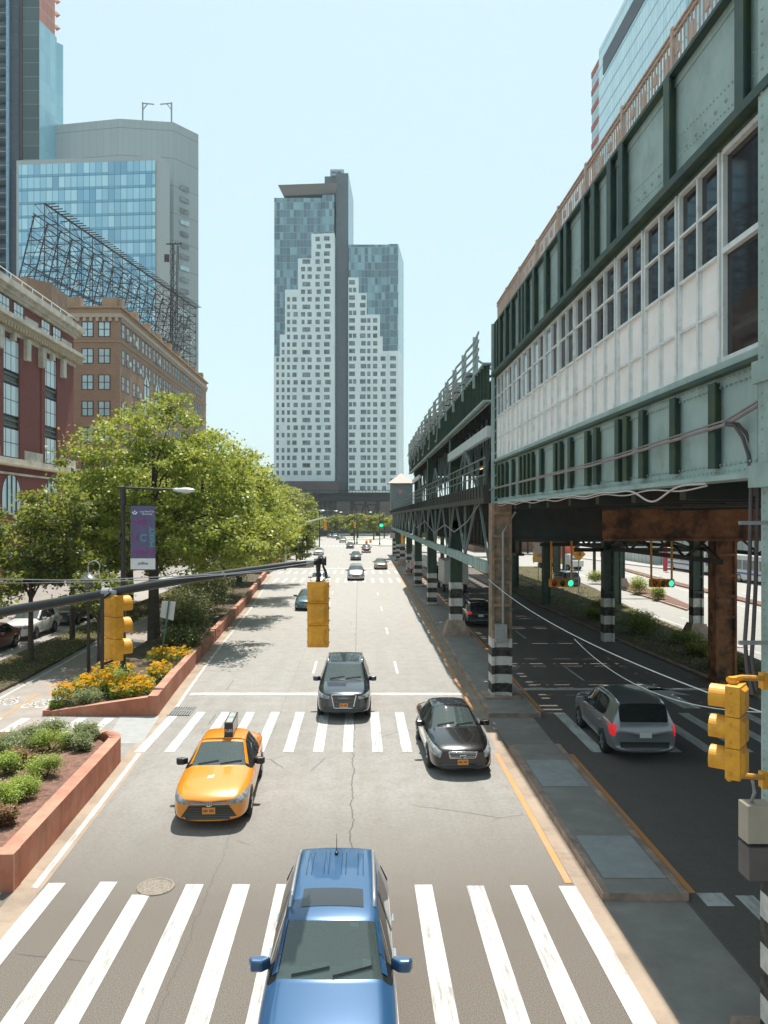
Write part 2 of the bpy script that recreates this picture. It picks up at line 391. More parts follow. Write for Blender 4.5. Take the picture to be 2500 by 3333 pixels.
# island under the viaduct edge
def island(y0, y1, w=1.62):
    mb = MB(); ys = list(np.arange(y0, y1, 6))+[y1]
    for a, b in zip(ys, ys[1:]):
        xa, xb = lerp_poly(RC, a), lerp_poly(RC, b)
        for d0, d1, mi, h in ((0,.16,0,.15),(.16,w-.16,1,.144),(w-.16,w,0,.15)):
            mb.poly([(xa+d0,a,h),(xa+d1,a,h),(xb+d1,b,h),(xb+d0,b,h)], mi)
        mb.poly([(xb,b,0),(xb,b,.15),(xa,a,.15),(xa,a,0)][::-1], 0); mb.poly([(xa+w,a,0),(xa+w,a,.15),(xb+w,b,.15),(xb+w,b,0)][::-1], 0)
    xa = lerp_poly(RC, y0); mb.poly([(xa,y0,0),(xa+w,y0,0),(xa+w,y0,.15),(xa,y0,.15)], 0)
    xb = lerp_poly(RC, y1); mb.poly([(xb,y1,0),(xb+w,y1,0),(xb+w,y1,.15),(xb,y1,.15)][::-1], 0)
    for p in mb.f: pass
    return mb
struct(island(14.4, 23.9), 'traffic_island', [M['curb'], M['concrete']])
struct(island(27.6, 118, 1.9), 'traffic_island', [M['curb'], M['concrete']])
g = MB(); g.poly([(4.78,15,.152),(6.02,15,.152),(6.02,17.0,.152),(4.80,17.0,.152)]); g.poly([(4.82,20.1,.152),(6.05,20.1,.152),(6.05,22.3,.152),(4.84,22.3,.152)])
struct(g, 'concrete_slab', M['slab'])
# ribbons of concrete between the two islands and in front
g = MB(); g.poly([(4.62,23.9,.004),(6.2,23.9,.004),(6.26,27.6,.004),(4.66,27.6,.004)]); g.poly([(4.5,-15,.004),(6.1,-15,.004),(6.12,14.4,.004),(4.57,14.4,.004)])
struct(g, 'ramp_paving', M['concrete'])
# ---- painted lines
def rects(name, items, m, z=.008):
    mb = MB()
    for q in items: mb.poly([(x,y,z) for x,y in q])
    return struct(mb, name, m)
def q(x0, x1, y0, y1, sk=0): return [(x0,y0),(x1,y0),(x1+sk,y1),(x0+sk,y1)]
rects('near_crosswalk', [q(x-.17+a, x+.17+a, y0, 15.05+t) for x, y0, t, a in
    [(-7.0,9,-.1,0),(-5.93,8.5,.05,0),(-4.93,8.5,.1,0),(-4.15,8.5,-.42,0),(-3.21,8.5,0,0),(-2.30,8.5,0,0),(-1.44,8.5,0,0),(-.5,8.5,0,0),(.4,8.5,0,0),(1.26,8.5,-.02,0),(2.27,8.5,-.06,0),(3.12,8.5,-.05,0),(4.06,8.5,-.07,0),]]
    +[q(7.15,7.5,9.5,14.6,.0),q(8.4,8.75,9.5,14.6,0),q(9.6,9.95,9.5,14.6,0),q(6.45,6.95,14.2,14.7,0)], M['white_line'])
rects('far_crosswalk', [q(-6.72+.912*k-.16, -6.72+.912*k+.16, 23.5, 28.35) for k in range(12)]+
      [q(7.15,7.55,23.5,28.2),q(8.3,8.66,23.5,28.2),q(9.5,9.9,23.5,28.2),q(10.6,11,23.5,28.2),q(11.7,12.1,23.5,28.2),q(12.8,13.2,23.5,28.2),q(13.9,14.3,23.5,28.2)], M['white_line'])
rects('side_path_crosswalk', [q(x-.17, x+.17, 24.6, 27.5) for x in (-8.9,-9.9,-10.9,-11.9,-12.9,-13.9,-14.9,-15.9,-16.9)], M['white_line'])
rects('stop_line', [q(-6.85,4.45,31.0,31.45),q(6.5,14.6,31.9,32.3)], M['white_line'])
rects('distant_crosswalk', [q(-9.6+1.0*k,-9.25+1.0*k,84.5+.0,90.5) for k in range(15)]+[q(-10.3+1.0*k,-9.95+1.0*k,97.5,103.5) for k in range(16)]+[q(-10.5,5.1,107,108)], M['white_line'])
rects('distant_crosswalk', [q(-11.5+1.0*k,-11.1+1.0*k,185,195) for k in range(14)], M['white_line'])
# edge line left, beside planters
mb = MB(); strip_along(mb, [(x+.28, y) for x, y in LW], 0, .13, 14.9, 23.4, .009); struct(mb, 'edge_line', M['white_line'])
mb = MB(); strip_along(mb, [(x+.42, y) for x, y in LW], 0, .13, 28.9, 84, .009); struct(mb, 'edge_line', M['white_line'])
# orange line right
for y0, y1 in ((15.1,23.4),(28.5,96),(108,122)):
    mb = MB(); strip_along(mb, [(x-.52, y) for x, y in RC], 0, .14, y0, y1, .009); struct(mb, 'edge_line', M['orange_line'])
mb = MB(); strip_along(mb, [(x+1.75, y) for x, y in RC], 0, .13, 14.7, 23.3, .009); struct(mb, 'edge_line', M['orange_line'])
mb = MB(); strip_along(mb, [(x+2.05, y) for x, y in RC], 0, .13, 28.4, 110, .009); struct(mb, 'edge_line', M['orange_line'])
# lane dashes
def dash(px, py0, py1, w=.11):
    y0 = 18000/(py1-1683); y1 = 18000/(py0-1683)
    return q((px-1168)*y0/F-w/2, (px-1168)*y0/F+w/2, y0, y1, .0)
ds = [q(-1.68,-1.57,y,y+2.9) for y in ()]
for y in (35.3, 47.0, 58.8, 70.6, 109, 121, 133, 145, 157): ds += [q(1.72,1.84,y,y+3)]
for y in (35.3, 71.5, 62.0, 50.5, 109, 121, 133, 145, 157): ds += [q(-2.16-(.011*(y-35)),-2.04-(.011*(y-35)),y,y+3)]
for y in (109,121,133,145,157): ds += [q(-5.8,-5.68,y,y+3)]
rects('lane_dashes', ds, M['white_line'])
ds = []
for y in (33.8, 45.5, 57, 69, 81): ds += [q(9.85,9.96,y,y+3)]
rects('lane_dashes', ds, M['white_line'])
# lane arrow under the viaduct
g = MB(); z = .008
g.poly([(12.2,28.9,z),(12.9,28.9,z),(12.75,31.2,z),(13.4,31.0,z),(12.1,33.5,z),(11.4,31.4,z),(12.1,31.3,z)]); struct(g, 'lane_arrow', M['white_line'])
# ---- left: bike path, kerbs, tree strip, side street
sheet('bike_path', [(-14.1,9),(-7.2,9),(-7.6,24.6),(-11.5,27.6),(-11.7,34),(-12.0,60),(-14.4,60),(-14.3,34),(-14.2,27)], .003, mat('bike_path_asphalt', (.30,.265,.235), .85, var=.12, scale=4, col2=(.25,.22,.2), scale2=1))
g = MB()
for P in ([(-14.2,28.2),(-14.35,34),(-14.9,45),(-15.4,60),(-16,110)], [(-11.75,28.6),(-11.9,34),(-12.3,45),(-12.9,60)]):
    for (x0,y0),(x1,y1) in zip(P, P[1:]): g.poly([(x0-.06,y0,.008),(x0+.07,y0,.008),(x1+.07,y1,.008),(x1-.06,y1,.008)])
struct(g, 'path_edge_line', M['white_line'])
g = MB()
for y in list(np.arange(27.5, 60, 2.4)): x = -12.85-(y-27.5)*.045; g.poly([(x-.05,y,.008),(x+.06,y,.008),(x+.06-.09,y+(2.4 if y<29 else 1.3),.008),(x-.05-.09,y+(2.4 if y<29 else 1.3),.008)])
struct(g, 'path_centre_line', M['orange_line'])
def ring(g, cx, cy, r, w=.07, sy=1.8, z=.008, n=20):
    for k in range(n):
        a, b = 2*math.pi*k/n, 2*math.pi*(k+1)/n
        g.poly([(cx+r*math.cos(a),cy+r*sy*math.sin(a),z),(cx+(r+w)*math.cos(a),cy+(r+w)*sy*math.sin(a),z),(cx+(r+w)*math.cos(b),cy+(r+w)*sy*math.sin(b),z),(cx+r*math.cos(b),cy+r*sy*math.sin(b),z)][::1])
def seg(g, a, b, w=.08, z=.008):
    a = Vector((*a, z)); b = Vector((*b, z)); n = Vector((-(b-a).y, (b-a).x, 0)).normalized()*w/2
    g.poly([a+n, b+n, b-n, a-n])
for cx, cy in ((-12.35, 29.6), (-13.75, 30.0)):
    g = MB(); ring(g, cx-.28, cy-.25, .17); ring(g, cx+.28, cy-.25, .17)
    seg(g, (cx-.28,cy-.25), (cx-.12,cy+.45)); seg(g, (cx-.12,cy+.45), (cx+.2,cy+.45)); seg(g, (cx+.28,cy-.25), (cx+.16,cy+.75)); seg(g, (cx-.28,cy-.25), (cx+.02,cy-.25)); seg(g, (cx+.02,cy-.25), (cx+.2,cy+.45)); seg(g,(cx-.15,cy+.7),(cx-.02,cy+.7))
    struct(g, 'bike_symbol', M['white_line'])
mb = MB(); mb.prism([(-17.4,26),(-14.6,27.5),(-14.7,34),(-15.3,45),(-15.8,60),(-16.4,112),(-19.0,112),(-18.3,60),(-17.9,45),(-17.6,34)], 0, .12)
struct(mb, 'tree_strip', M['soil_dark'])
mb = MB(); mb.prism(rect(-70,-23.5,8,180), 0, .13); struct(mb, 'pavement', M['concrete'])
# ---- planted strips right of the covered road
mb = MB(); mb.prism([(15.9,30.5),(19.2,29.5),(20.3,44.6),(20.8,56.6),(23.4,76),(26.2,110),(16.2,110),(14.6,63.6),(15.1,45.2),(15.6,34)], 0, .14, 0, 1)
struct(mb, 'planting_bed', [M['curb'], M['soil_dark']])
mb = MB(); P = [(25.1,58.8),(25.5,66),(26.2,80),(28.0,90),(29.6,90),(28.9,80),(28.4,72),(26.4,61)]; mb.prism(P, 0, .14)
cx = sum(p[0] for p in P)/8; cy = sum(p[1] for p in P)/8
mb2 = MB(); mb2.prism([(cx+(x-cx)*.86, cy+(y-cy)*.965) for x, y in P], .1, .17)
struct(mb, 'kerb', M['gutter']); struct(mb2, 'planting_bed', M['soil'])
mb = MB(); mb.prism([(31.8,52),(33.0,52),(34.6,82),(37,108),(36,108),(33.3,82)], 0, .14); struct(mb, 'traffic_island', M['soil'])
mb = MB(); mb.prism([(45,60),(75,60),(75,135),(38,135),(41,112),(44,96)], 0, .14); struct(mb, 'pavement', mat('pale_pavement', (.34,.33,.31), .85, var=.1, scale=1))
rects('lane_dashes', [q(23.0,23.15,y,y+3) for y in (40,52,64,76)]+[q(29.9,30.1,50,90,3.2)]+[q(36.0,36.2,y,y+3,.3) for y in (60,70,80,90)]+[q(20.9,21.05,30,56,.5)], M['white_line'])
rects('distant_crosswalk', [q(24+1.1*k,24.5+1.1*k,92,97) for k in range(12)], M['white_line'])
# distant plaza and pavement across the end of the avenue
mb = MB(); mb.prism([(-2,205),(6,190),(14,190),(40,205),(40,330),(-9,330)], 0, .15); struct(mb, 'plaza', mat('plaza_paving', (.40,.39,.33), .9, var=.2, scale=.3))
# ---- planters along the left edge
def planter(name, outer, inner, ends, h_out, label, cap=.34):
    pass
def wallseg(mb, a, b, th, z1a, z1b, cap=True):
    """low wall from a to b, thickness th to the left of a->b, body material 0, cap 1"""
    a = Vector((*a,0)); b = Vector((*b,0)); d = (b-a).normalized(); n = Vector((-d.y, d.x, 0))*th
    vs = [a, b, b+n, a+n, a+Vector((0,0,z1a)), b+Vector((0,0,z1b)), b+n+Vector((0,0,z1b)), a+n+Vector((0,0,z1a))]
    mb.add(vs, [(0,1,5,4),(1,2,6,5),(2,3,7,6),(3,0,4,7)], 0); mb.add(vs, [(4,5,6,7)], 1)
WH = .73
# near planter, rounded at its far end
t = thing('planter', (-7.6,19,0), 'low terracotta planter wall full of green shrubs at the bottom left corner', 'planter')
mb = MB(); out = [(-6.63,14.73),(-6.98,22.3)]
arc = [(-7.75+.77*math.cos(a), 22.35+1.0*math.sin(a)) for a in np.linspace(0, math.pi*.5, 7)]
pts = [(-14.5,14.73),(-6.63,14.73),(-6.98,22.3)]+arc[1:]+[(-9.2,23.6),(-10.4,24.0)]
for a, b in zip(pts, pts[1:]): wallseg(mb, a, b, .34, WH if a[0]>-14 else .7, WH if b[0] > -9 else .35)
mb.build('wall', [M['redwall'], M['redcap']], t)
mb = MB(); mb.prism([(-14.5,15.0),(-6.95,15.0),(-7.25,22.3),(-7.8,23.0),(-9.2,23.3),(-10.6,23.7),(-14.5,24.3)], .1, .56); mb.build('mulch', M['soil'], t)
# second planter
t = thing('planter', (-8.5,30,0), 'long terracotta planter with orange flowers, its front end sloping down to the left', 'planter')
mb = MB()
wallseg(mb, (-11.45,27.8), (-7.29,27.8), .32, .13, WH)
P = [(-7.29,27.8),(-7.64,32.8)]
wallseg(mb, *P, .34, WH, WH)
ys = [32.8,37,39.5,42,44.5,47,50,53,56,60,64,69,74,80,86,93]
for i, (y0, y1) in enumerate(zip(ys, ys[1:])):
    o = .0 if i == 0 else .02+.035*(i%2)
    wallseg(mb, (lerp_poly(LW,y0)-o, y0), (lerp_poly(LW,y1)-o, y1), .30+.03*(i%2), WH-.02-.05*(i%2), WH-.02-.05*(i%2))
wallseg(mb, (lerp_poly(LW,93),93), (-12.6,93), .3, WH, WH)
wallseg(mb, (-11.9,60), (-11.45,27.8), .25, .2, .2)
mb.build('wall', [M['redwall'], M['redcap']], t)
mb = MB(); mb.prism([(-11.3,28.1),(-8.0,28.1),(-7.95,32.8),(-8.5,43),(-9.3,61),(-11.5,93),(-15.0,93),(-14,75),(-12.1,60),(-11.8,40)], .02, .30); mb.build('mulch', M['soil_dark'], t)
for y0, y1, lb in ((97,112,'short terracotta planter wall just past the distant crosswalk on the left'),(116,150,'terracotta planter wall beside the white sedan far down the left kerb'),(154,200,'farthest terracotta planter wall on the left kerb')):
    t = thing('planter', (-12.5,y0,0), lb, 'planter', 'planter walls along the left kerb'); mb = MB(); yy = np.linspace(y0, y1, 4)
    for i,(a, b) in enumerate(zip(yy, yy[1:])): wallseg(mb, (lerp_poly(LW,a)+.1*(i%2),a), (lerp_poly(LW,b)+.1*(i%2),b), .35, .75-.08*(i%2), .75-.08*(i%2))
    wallseg(mb, (-14.6,y0), (lerp_poly(LW,y0),y0), .3, .6, .75)
    mb.build('wall', [M['redwall'], M['redcap']], t)
    mb = MB(); mb.prism([(lerp_poly(LW,y0)-.3,y0+.3),(lerp_poly(LW,y1)-.3,y1),(-15.4,y1),(-15.0,y0+.3)], .02, .4); mb.build('mulch', M['soil_dark'], t)
# manhole and drain
t = tag(MB().lathe([(0,.012),(.30,.012),(.31,.02),(.36,.02),(.37,.004)], (-3.95,14.95,0), 32).build('manhole_cover', mat('iron_cover', (.20,.17,.14), .6, metal=.3, var=.4, scale=22), loc=(-3.95,14.95,0)), 'round iron manhole cover at the far edge of the near crosswalk', 'manhole')
t = thing('storm_drain', (-6.55,28.45,0), 'rectangular iron storm drain grate at the tip of the flower planter', 'drain')
mb = MB(); mb.box(-6.95,-6.15,27.8,29.1,.004,.010); mb.build('pit', M['blackpaint'], t)
mb = MB()
for k in range(9): mb.box(-6.93+.095*k,-6.90+.095*k+.015,27.85,29.05,.012,.03)
mb.box(-6.95,-6.15,28.42,28.48,.012,.032); mb.build('grate', M['grey'], t)
# ================================================================ ELEVATED STATION (near) AND VIADUCT (beyond)
XF = 5.6; YE = 31.0; YN = -3.0
st = thing('elevated_station', (XF,10,0), 'green riveted steel station hall on columns with a band of white framed windows, right', 'station')
# --- girder webs with flanges
def girder(name, z0, z1, ytop=None, fl=.16, parent=None, y0=YN, y1=YE, x=XF, m0='steel', m1='steel_d', rivet=None):
    mb = MB(); mb.box(x, x+.06, y0, y1, z0, z1, 0)
    mb.box(x-fl, x+.25, y0, y1, z0-.03, z0+.05, 1 if name != 'lower_girder' else 0)
    mb.box(x-fl, x+.25, y0, y1, z1-.07, z1, 1)
    # angle strips along the flanges
    mb.box(x-.02, x, y0, y1, z0+.05, z0+.19, 0); mb.box(x-.02, x, y0, y1, z1-.22, z1-.07, 0)
    return mb
def rivets(mb, pts, r=.024, mi=0):
    for p in pts:
        x, y, z = p; b = len(mb.v)
        ring_ = [(x, y+r*math.cos(a), z+r*math.sin(a)) for a in np.linspace(0, 2*math.pi, 7)[:-1]]
        mb.v += ring_+[(x-r*.8, y+r*.5*math.cos(a), z+r*.5*math.sin(a)) for a in np.linspace(0, 2*math.pi, 7)[:-1]]
        for k in range(6):
            j = (k+1) % 6; mb.f.append((b+k, b+6+k, b+6+j, b+j)); mb.m.append(mi)
        mb.f.append(tuple(b+6+k for k in range(6))); mb.m.append(mi)
mb = girder('lower_girder', 7.78, 9.42)
rivets(mb, [(XF-.02, y, z) for y in np.arange(10.2, 28, .15) for z in (7.90, 8.0, 9.19, 9.30)])
mb.build('lower_girder', [M['steel'], M['steel_d']], st)
mb = girder('upper_girder', 13.02, 15.0)
rivets(mb, [(XF-.02, y, z) for y in np.arange(9, 20, .14) for z in (13.17,)])
ribs_u = [11.0, 13.6, 16.0, 16.75, 17.9, 18.7, 20.3, 20.9, 22.5, 24.0, 25.2, 25.7, 26.2, 27.5, 28.6, 29.8, 30.4, 30.9, 9.3, 7.2, 5.0, 2.5]
for a, b in zip(sorted(ribs_u), sorted(ribs_u)[1:]):
    if b-a > 1.2:                     # sloping rivet lines between stiffeners
        for off in (0, .34):
            rivets(mb, [(XF, y, 13.35+off+.06*(y-a)) for y in np.arange(a+.15, b-.1, .12)], .022)
        rivets(mb, [(XF, a+.35+.35*k, 13.55) for k in range(int((b-a-.4)/.35))], .042)
mb.build('upper_girder', [M['steel'], M['steel_d']], st)
# stiffeners, each a plate standing proud of the web, its shade put into the colour
sm = MB(); sm.box(-.15, 0, -.035, .035, 0, 1.86); sm.box(-.16, -.12, -.13, .13, 0, 1.86)
su = sm.build('stiffener', M['steel_d']); su.parent = st; su.location = (-.0, ribs_u[0]-10, 13.07)
for y in ribs_u[1:]: inst(su, 'stiffener', st, (0, y-10, 13.07))
sm = MB(); sm.box(-.13, 0, -.03, .03, 0, 1.32); sm.box(-.14, -.11, -.115, .115, 0, 1.32)
ribs_l = [11.9, 13.4, 14.9, 15.8, 16.3, 17.8, 18.5, 20.0, 21.0, 21.5, 23.2, 24.4, 25.0, 25.6, 26.2, 27.5, 28.7, 29.6, 30.3, 10.4, 8.6, 6.6]
sl_ = sm.build('stiffener', M['steel_d']); sl_.parent = st; sl_.location = (0, ribs_l[0]-10, 7.95)
for y in ribs_l[1:]: inst(sl_, 'stiffener', st, (0, y-10, 7.95))
# sill, head
mb = MB(); mb.box(XF-.12, XF+.3, YN, YE, 9.42, 9.54); mb.build('sill', M['steel'], st)
mb = MB(); mb.box(XF-.26, XF+.3, YN, YE, 12.86, 13.0, 0); mb.box(XF-.10, XF+.2, YN, YE, 12.80, 12.86, 0)
mb.build('head_beam', M['steel_d'], st)
# window bays
glass_s = mat('station_glass', (.022,.020,.022), .04, var=0, spec=.55)
glass_o = mat('sky_tinted_sash_glass', (.25,.31,.34), .08, var=0, spec=1.0)  # bright sky in the far sashes put into the pane colour
bays = [31.0]; 
while bays[-1] > 12.5: bays.append(bays[-1]-1.6)
bays = sorted(bays)      # 11.8 ... 31
def bay(y0, y1, near=False, far=False):
    w = y1-y0; x = XF
    fr = MB(); H = [9.54, 10.37, 11.21, 12.03, 12.80]
    fr.box(x-.07, x+.08, y0+.0, y0+.055, H[0], H[4]); fr.box(x-.04, x+.08, y0+.085, y0+.12, H[0], H[4])
    fr.box(x-.04, x+.08, y1-.075, y1-.012, H[0], H[4])
    fr.box(x-.10, x+.02, y0-.02, y0+.02, H[0], H[0]+.12)
    if near:
        for z in (H[0], H[2], H[4]-.08): fr.box(x-.06, x+.06, y0+.12, y1-.09, z, z+.09)
    else:
        ym = (y0+y1)/2+.02
        fr.box(x-.045, x+.06, ym-.03, ym+.03, H[0], H[4])
        for i, z in enumerate(H): fr.box(x-(.055 if i in (0,2,4) else .035), x+.06, y0+.12, y1-.075, z-(.05 if i==4 else 0), z+.045)
        # muntin of the lower panels doubles
        fr.box(x-.02, x+.06, ym-.055, ym-.04, H[0], H[2])
    f = fr.build('window', M['whiteframe'], st)
    g = MB(); zt = H[0] if near else H[2]+.04
    g.box(x+.03, x+.045, y0+.1, y1-.02, zt, H[4]); g.build('pane', glass_s, f)
    if far:
        g = MB(); ym = (y0+y1)/2
        g.box(x+.0, x+.012, ym+.06, y1-.09, H[2]+.05, H[3]); g.box(x-.0, x+.012, ym+.06, y1-.09, H[3]+.05, H[4]-.05)
        g.build('sash_pane', glass_o, f)
    if not near:
        g = MB(); g.box(x+.02, x+.03, y0+.1, y1-.02, H[0], H[2]+.03); g.build('lower_panel', M['panel'], f)
for i, (a, b) in enumerate(zip(bays, bays[1:])): bay(a, b, far=(a > 20.5))
bay(9.95, 11.8, near=True); bay(8.0, 9.85, near=True)
for a in (6.4, 4.8, 3.2, 1.6, 0, -1.6): bay(a, a+1.6)
mb = MB(); pp = [(0,.0),(.05,.10),(.02,.2),(.10,.24),(.13,.16),(.16,.22),(.2,.1),(.15,.02),(.19,-.12),(.12,-.2),(.03,-.17),(.06,-.08)]
mb.poly([(XF-.004, 11.82+a, 8.90+b) for a, b in pp][::-1]); mb.build('peeled_paint', mat('peeled_primer', (.42,.27,.22), .8, var=.2, scale=15), st)
# end post at far corner (lattice column up the whole height)
mb = MB()
for dx in (-.18, .22): mb.box(XF+dx-.06, XF+dx+.06, 31.0, 31.12, 7.7, 15.0, 0)
for z in np.arange(7.9, 15, .45): mb.bar((XF-.15,31.02,z),(XF+.2,31.02,z+.4),.06,.03,0)
mb.box(XF-.1,XF+.1,31.0,31.2,7.7,15.1,1)
mb.build('corner_post', [M['steel'], M['steel_d']], st)
# body of the hall: floor, roof, inner wall, end wall (dark inside)
mb = MB(); mb.box(XF+.25, 15.6, YN, YE, 8.9, 9.4); mb.box(XF+.25, 15.6, YN, YE, 7.80, 8.02); mb.build('floor', M['steel_k'], st)
mb = MB(); mb.box(XF+.06, 21.0, YN, YE, 14.3, 14.9); mb.build('roof', M['steel_k'], st)
mb = MB(); mb.box(8.4, 8.6, YN, YE, 9.4, 14.3, 0); mb.box(XF+.26, 8.4, YE-.2, YE, 9.4, 14.3, 0); mb.build('inner_wall', mat('hall_inner_wall', (.13,.10,.085), .7, var=.3, scale=2), st)
mb = MB(); mb.box(8.6, 21, YE-.3, YE, 7.8, 14.3); mb.box(20.7,21,YN,YE,7.8,14.3); mb.build('outer_wall', M['steel_k'], st)
# floor beams under the hall
for y in np.arange(-1, 30, 2.4):
    mb = MB(); mb.box(XF+.05, 20.8, y-.12, y+.12, 7.5, 7.8); mb.build('floor_beam', M['steel_k'], st)
for x in (8.8, 12.2):
    mb = MB(); mb.box(x-.18, x+.18, YN, 30.2, 7.45, 7.8); mb.build('longitudinal_beam', M['steel_k'], st)
# rear cross girder at the columns, its brighter lit right half coloured in as rust
mb = MB()
mb.box(XF, 9.6, 30.3, 30.7, 6.32, 7.8, 0); mb.box(9.6, 17.2, 30.28, 30.72, 6.32, 7.8, 1)
mb.box(XF, 9.6, 30.2, 30.8, 6.26, 6.36, 0); mb.box(9.6, 17.2, 30.15, 30.85, 6.26, 6.36, 1)
mb.build('cross_girder', [M['steel_k'], M['rust']], st, loc=None)
# railing on the roof edge: posts, rails, pickets and fretwork panels
def rail_section(y0, y1):
    mb = MB(); x = XF-.02
    mb.box(x-.05, x+.05, y0-.05, y0+.05, 15.0, 15.86)
    for z in (15.05, 15.68, 15.79): mb.box(x-.03, x+.03, y0, y1, z, z+.035)
    n = max(6, int((y1-y0)/.14)); 
    for k in range(1, n):
        y = y0+(y1-y0)*k/n
        mb.box(x-.012, x+.012, y-.012, y+.012, 15.05, 15.7)
        if k % 4 == 2: mb.box(x-.014, x+.014, y-.075, y+.075, 15.2+.12*((k//4)%2), 15.5)
    for k in range(0, int((y1-y0)/.3)): mb.bar((x,y0+.3*k,15.7),(x,y0+.3*k+.3,15.8),.02,.02)
    return mb.build('roof_railing', M['railtan'], st)
rp = [-1, 2, 4.5, 7, 9.2, 11.4, 13.6, 16.2, 18.8, 21.4, 24.0, 26.6, 29.0, 31.0]
for a, b in zip(rp, rp[1:]): rail_section(a, b)
# pilaster + near striped column
def stripes(mb, x0, x1, y0, y1, zt=2.45, n=7, m=(1,2)):
    h = zt/n
    for k in range(n): mb.box(x0-.006, x1+.006, y0-.006, y1+.006, k*h+.02*(k==0), (k+1)*h, m[k % 2])
def column_mb(x0, x1, y0, y1, z1, base=True, ped=False, n=7, zt=2.45, flip=0, body=0):
    """built-up riveted column: two channels + web plate, painted bands at the foot"""
    mb = MB()
    mb.box(x0, x0+.1, y0, y1, 0, z1, body); mb.box(x1-.1, x1, y0, y1, 0, z1, body); mb.box(x0+.1, x1-.1, y0+.1, y1-.1, 0, z1, body)
    for z in np.arange(2.8, z1-.2, .9): mb.box(x0+.02, x1-.02, y0-.012, y0+.02, z, z+.12, body)
    if zt:
        h = zt/n
        for k in range(n):
            mi = (1, 2)[(k+flip) % 2]
            mb.box(x0-.008, x0+.106, y0-.008, y1+.008, k*h, (k+1)*h, mi); mb.box(x1-.106, x1+.008, y0-.008, y1+.008, k*h, (k+1)*h, mi)
            mb.box(x0+.106, x1-.106, y0+.092, y1-.092, k*h, (k+1)*h, mi)
    if base: mb.box(x0-.3, x1+.35, y0-.3, y1+.25, 0, .22, 3)
    if ped:
        a = .42
        vs = [(x0-a,y0-a,.14),(x1+a,y0-a,.14),(x1+a,y1+a,.14),(x0-a,y1+a,.14),(x0-.1,y0-.1,1.05),(x1+.1,y0-.1,1.05),(x1+.1,y1+.1,1.05),(x0-.1,y1+.1,1.05)]
        mb.add(vs, [(4,5,6,7),(0,1,5,4),(1,2,6,5),(2,3,7,6),(3,0,4,7)], 3)
    return mb
CM = lambda b: [M[b], M['whitepaint'], M['blackpaint'], M['curb']]
column_mb(5.2, 5.98, 30.0, 30.75, 7.75).build('column', CM('rustcol'), st)
mb = column_mb(5.50, 6.28, 9.75, 10.5, 7.75, flip=1)
rivets(mb, [(5.50, y, z) for y in (9.83, 10.42) for z in np.arange(2.6, 7.7, .12)]); mb.build('column', CM('steel'), st)
mb = MB(); mb.box(5.38, 5.6, 9.78, 10.35, 7.75, 15.0)
rivets(mb, [(5.38, y, z) for y in (9.9, 10.24) for z in np.arange(7.9, 15, .16)], .028); mb.box(5.32,5.5,9.6,10.5,7.6,7.9); mb.box(5.34,5.5,9.65,10.45,9.0,9.3)
mb.build('pilaster', M['steel'], st)
column_mb(15.5, 16.4, 33.3, 34.1, 7.2, zt=0, base=False).build('column', CM('rust'), st)
mb = MB(); mb.box(15.0, 16.9, 33.2, 34.2, 6.3, 7.5); mb.build('column_bracket', M['rust'], st)
mb = MB(); mb.tube([(5.62,29.93,2.9),(5.62,29.93,6.6),(6.1,29.9,7.4)], .05); mb.tube([(5.5,29.9,2.3),(5.5,29.9,2.9)], .1); mb.build('drain_pipe', M['grey'], st)
mb = MB(); mb.box(5.3,5.75,29.75,29.98,2.35,3.05); mb.build('junction_box', M['grey'], st)

# --------------------------------------------------------------- viaduct beyond
M['steel_m'] = mat('weathered_grey_steel', (.15,.185,.18), .5, var=.2, scale=2)
vd = thing('railway_viaduct', (5.3,60,0), 'two level dark green steel railway viaduct on striped columns, beyond the station hall', 'viaduct')
VX = [(5.25,31),(5.35,60),(5.6,84),(6.2,150)]
def vx(y): return lerp_poly(VX, y)
cols = [46.1, 61.8, 78.4, 94.5, 112, 127, 142]
for i, y in enumerate(cols):
    x = vx(y)+.15; ped = i in (0, 4)
    column_mb(x, x+.72, y-.35, y+.35, 11.9 if y < 90 else 8, base=not ped, ped=ped, zt=3.3 if ped else 2.7, n=7).build('column', CM('steel_d'), vd)
# upper deck fascia girder with close ribs
def fascia(y0, y1, z0, z1, name, mats, step=.75, zo=None):
    mb = MB(); x0, x1 = vx(y0), vx(y1)
    vs = [(x0,y0,z0),(x1,y1,z0),(x1+.08,y1,z0),(x0+.08,y0,z0),(x0,y0,z1),(x1,y1,z1),(x1+.08,y1,z1),(x0+.08,y0,z1)]
    mb.add(vs, [(0,3,2,1),(4,5,6,7),(0,1,5,4),(1,2,6,5),(2,3,7,6),(3,0,4,7)], 0)
    for z in (z0, z1-.08): mb.bar((x0-.0,y0,z+.04),(x1-.0,y1,z+.04),.36,.08,1)
    for y in np.arange(y0+.3, y1, step): x = vx(y); mb.box(x-.13, x, y-.03, y+.03, z0+.08, z1-.08, 0)
    return mb.build(name, mats, vd)
fascia(31.3, 84, 11.9, 13.5, 'upper_girder', [M['steel_d'], M['steel']])
for y0, y1 in ((31.5,45.8),):
    mb = MB(); mb.bar((vx(y0)+.1,y0,10.72),(vx(y1)+.1,y1,10.72),.2,.45); mb.build('white_beam', mat('pale_beam_paint', (.48,.54,.54), .5, var=.1), vd)
mb = MB(); mb.bar((vx(70)+.1,70,10.9),(vx(80)+.1,80,10.9),.2,.3); mb.build('white_beam', M['whiteframe'], vd)
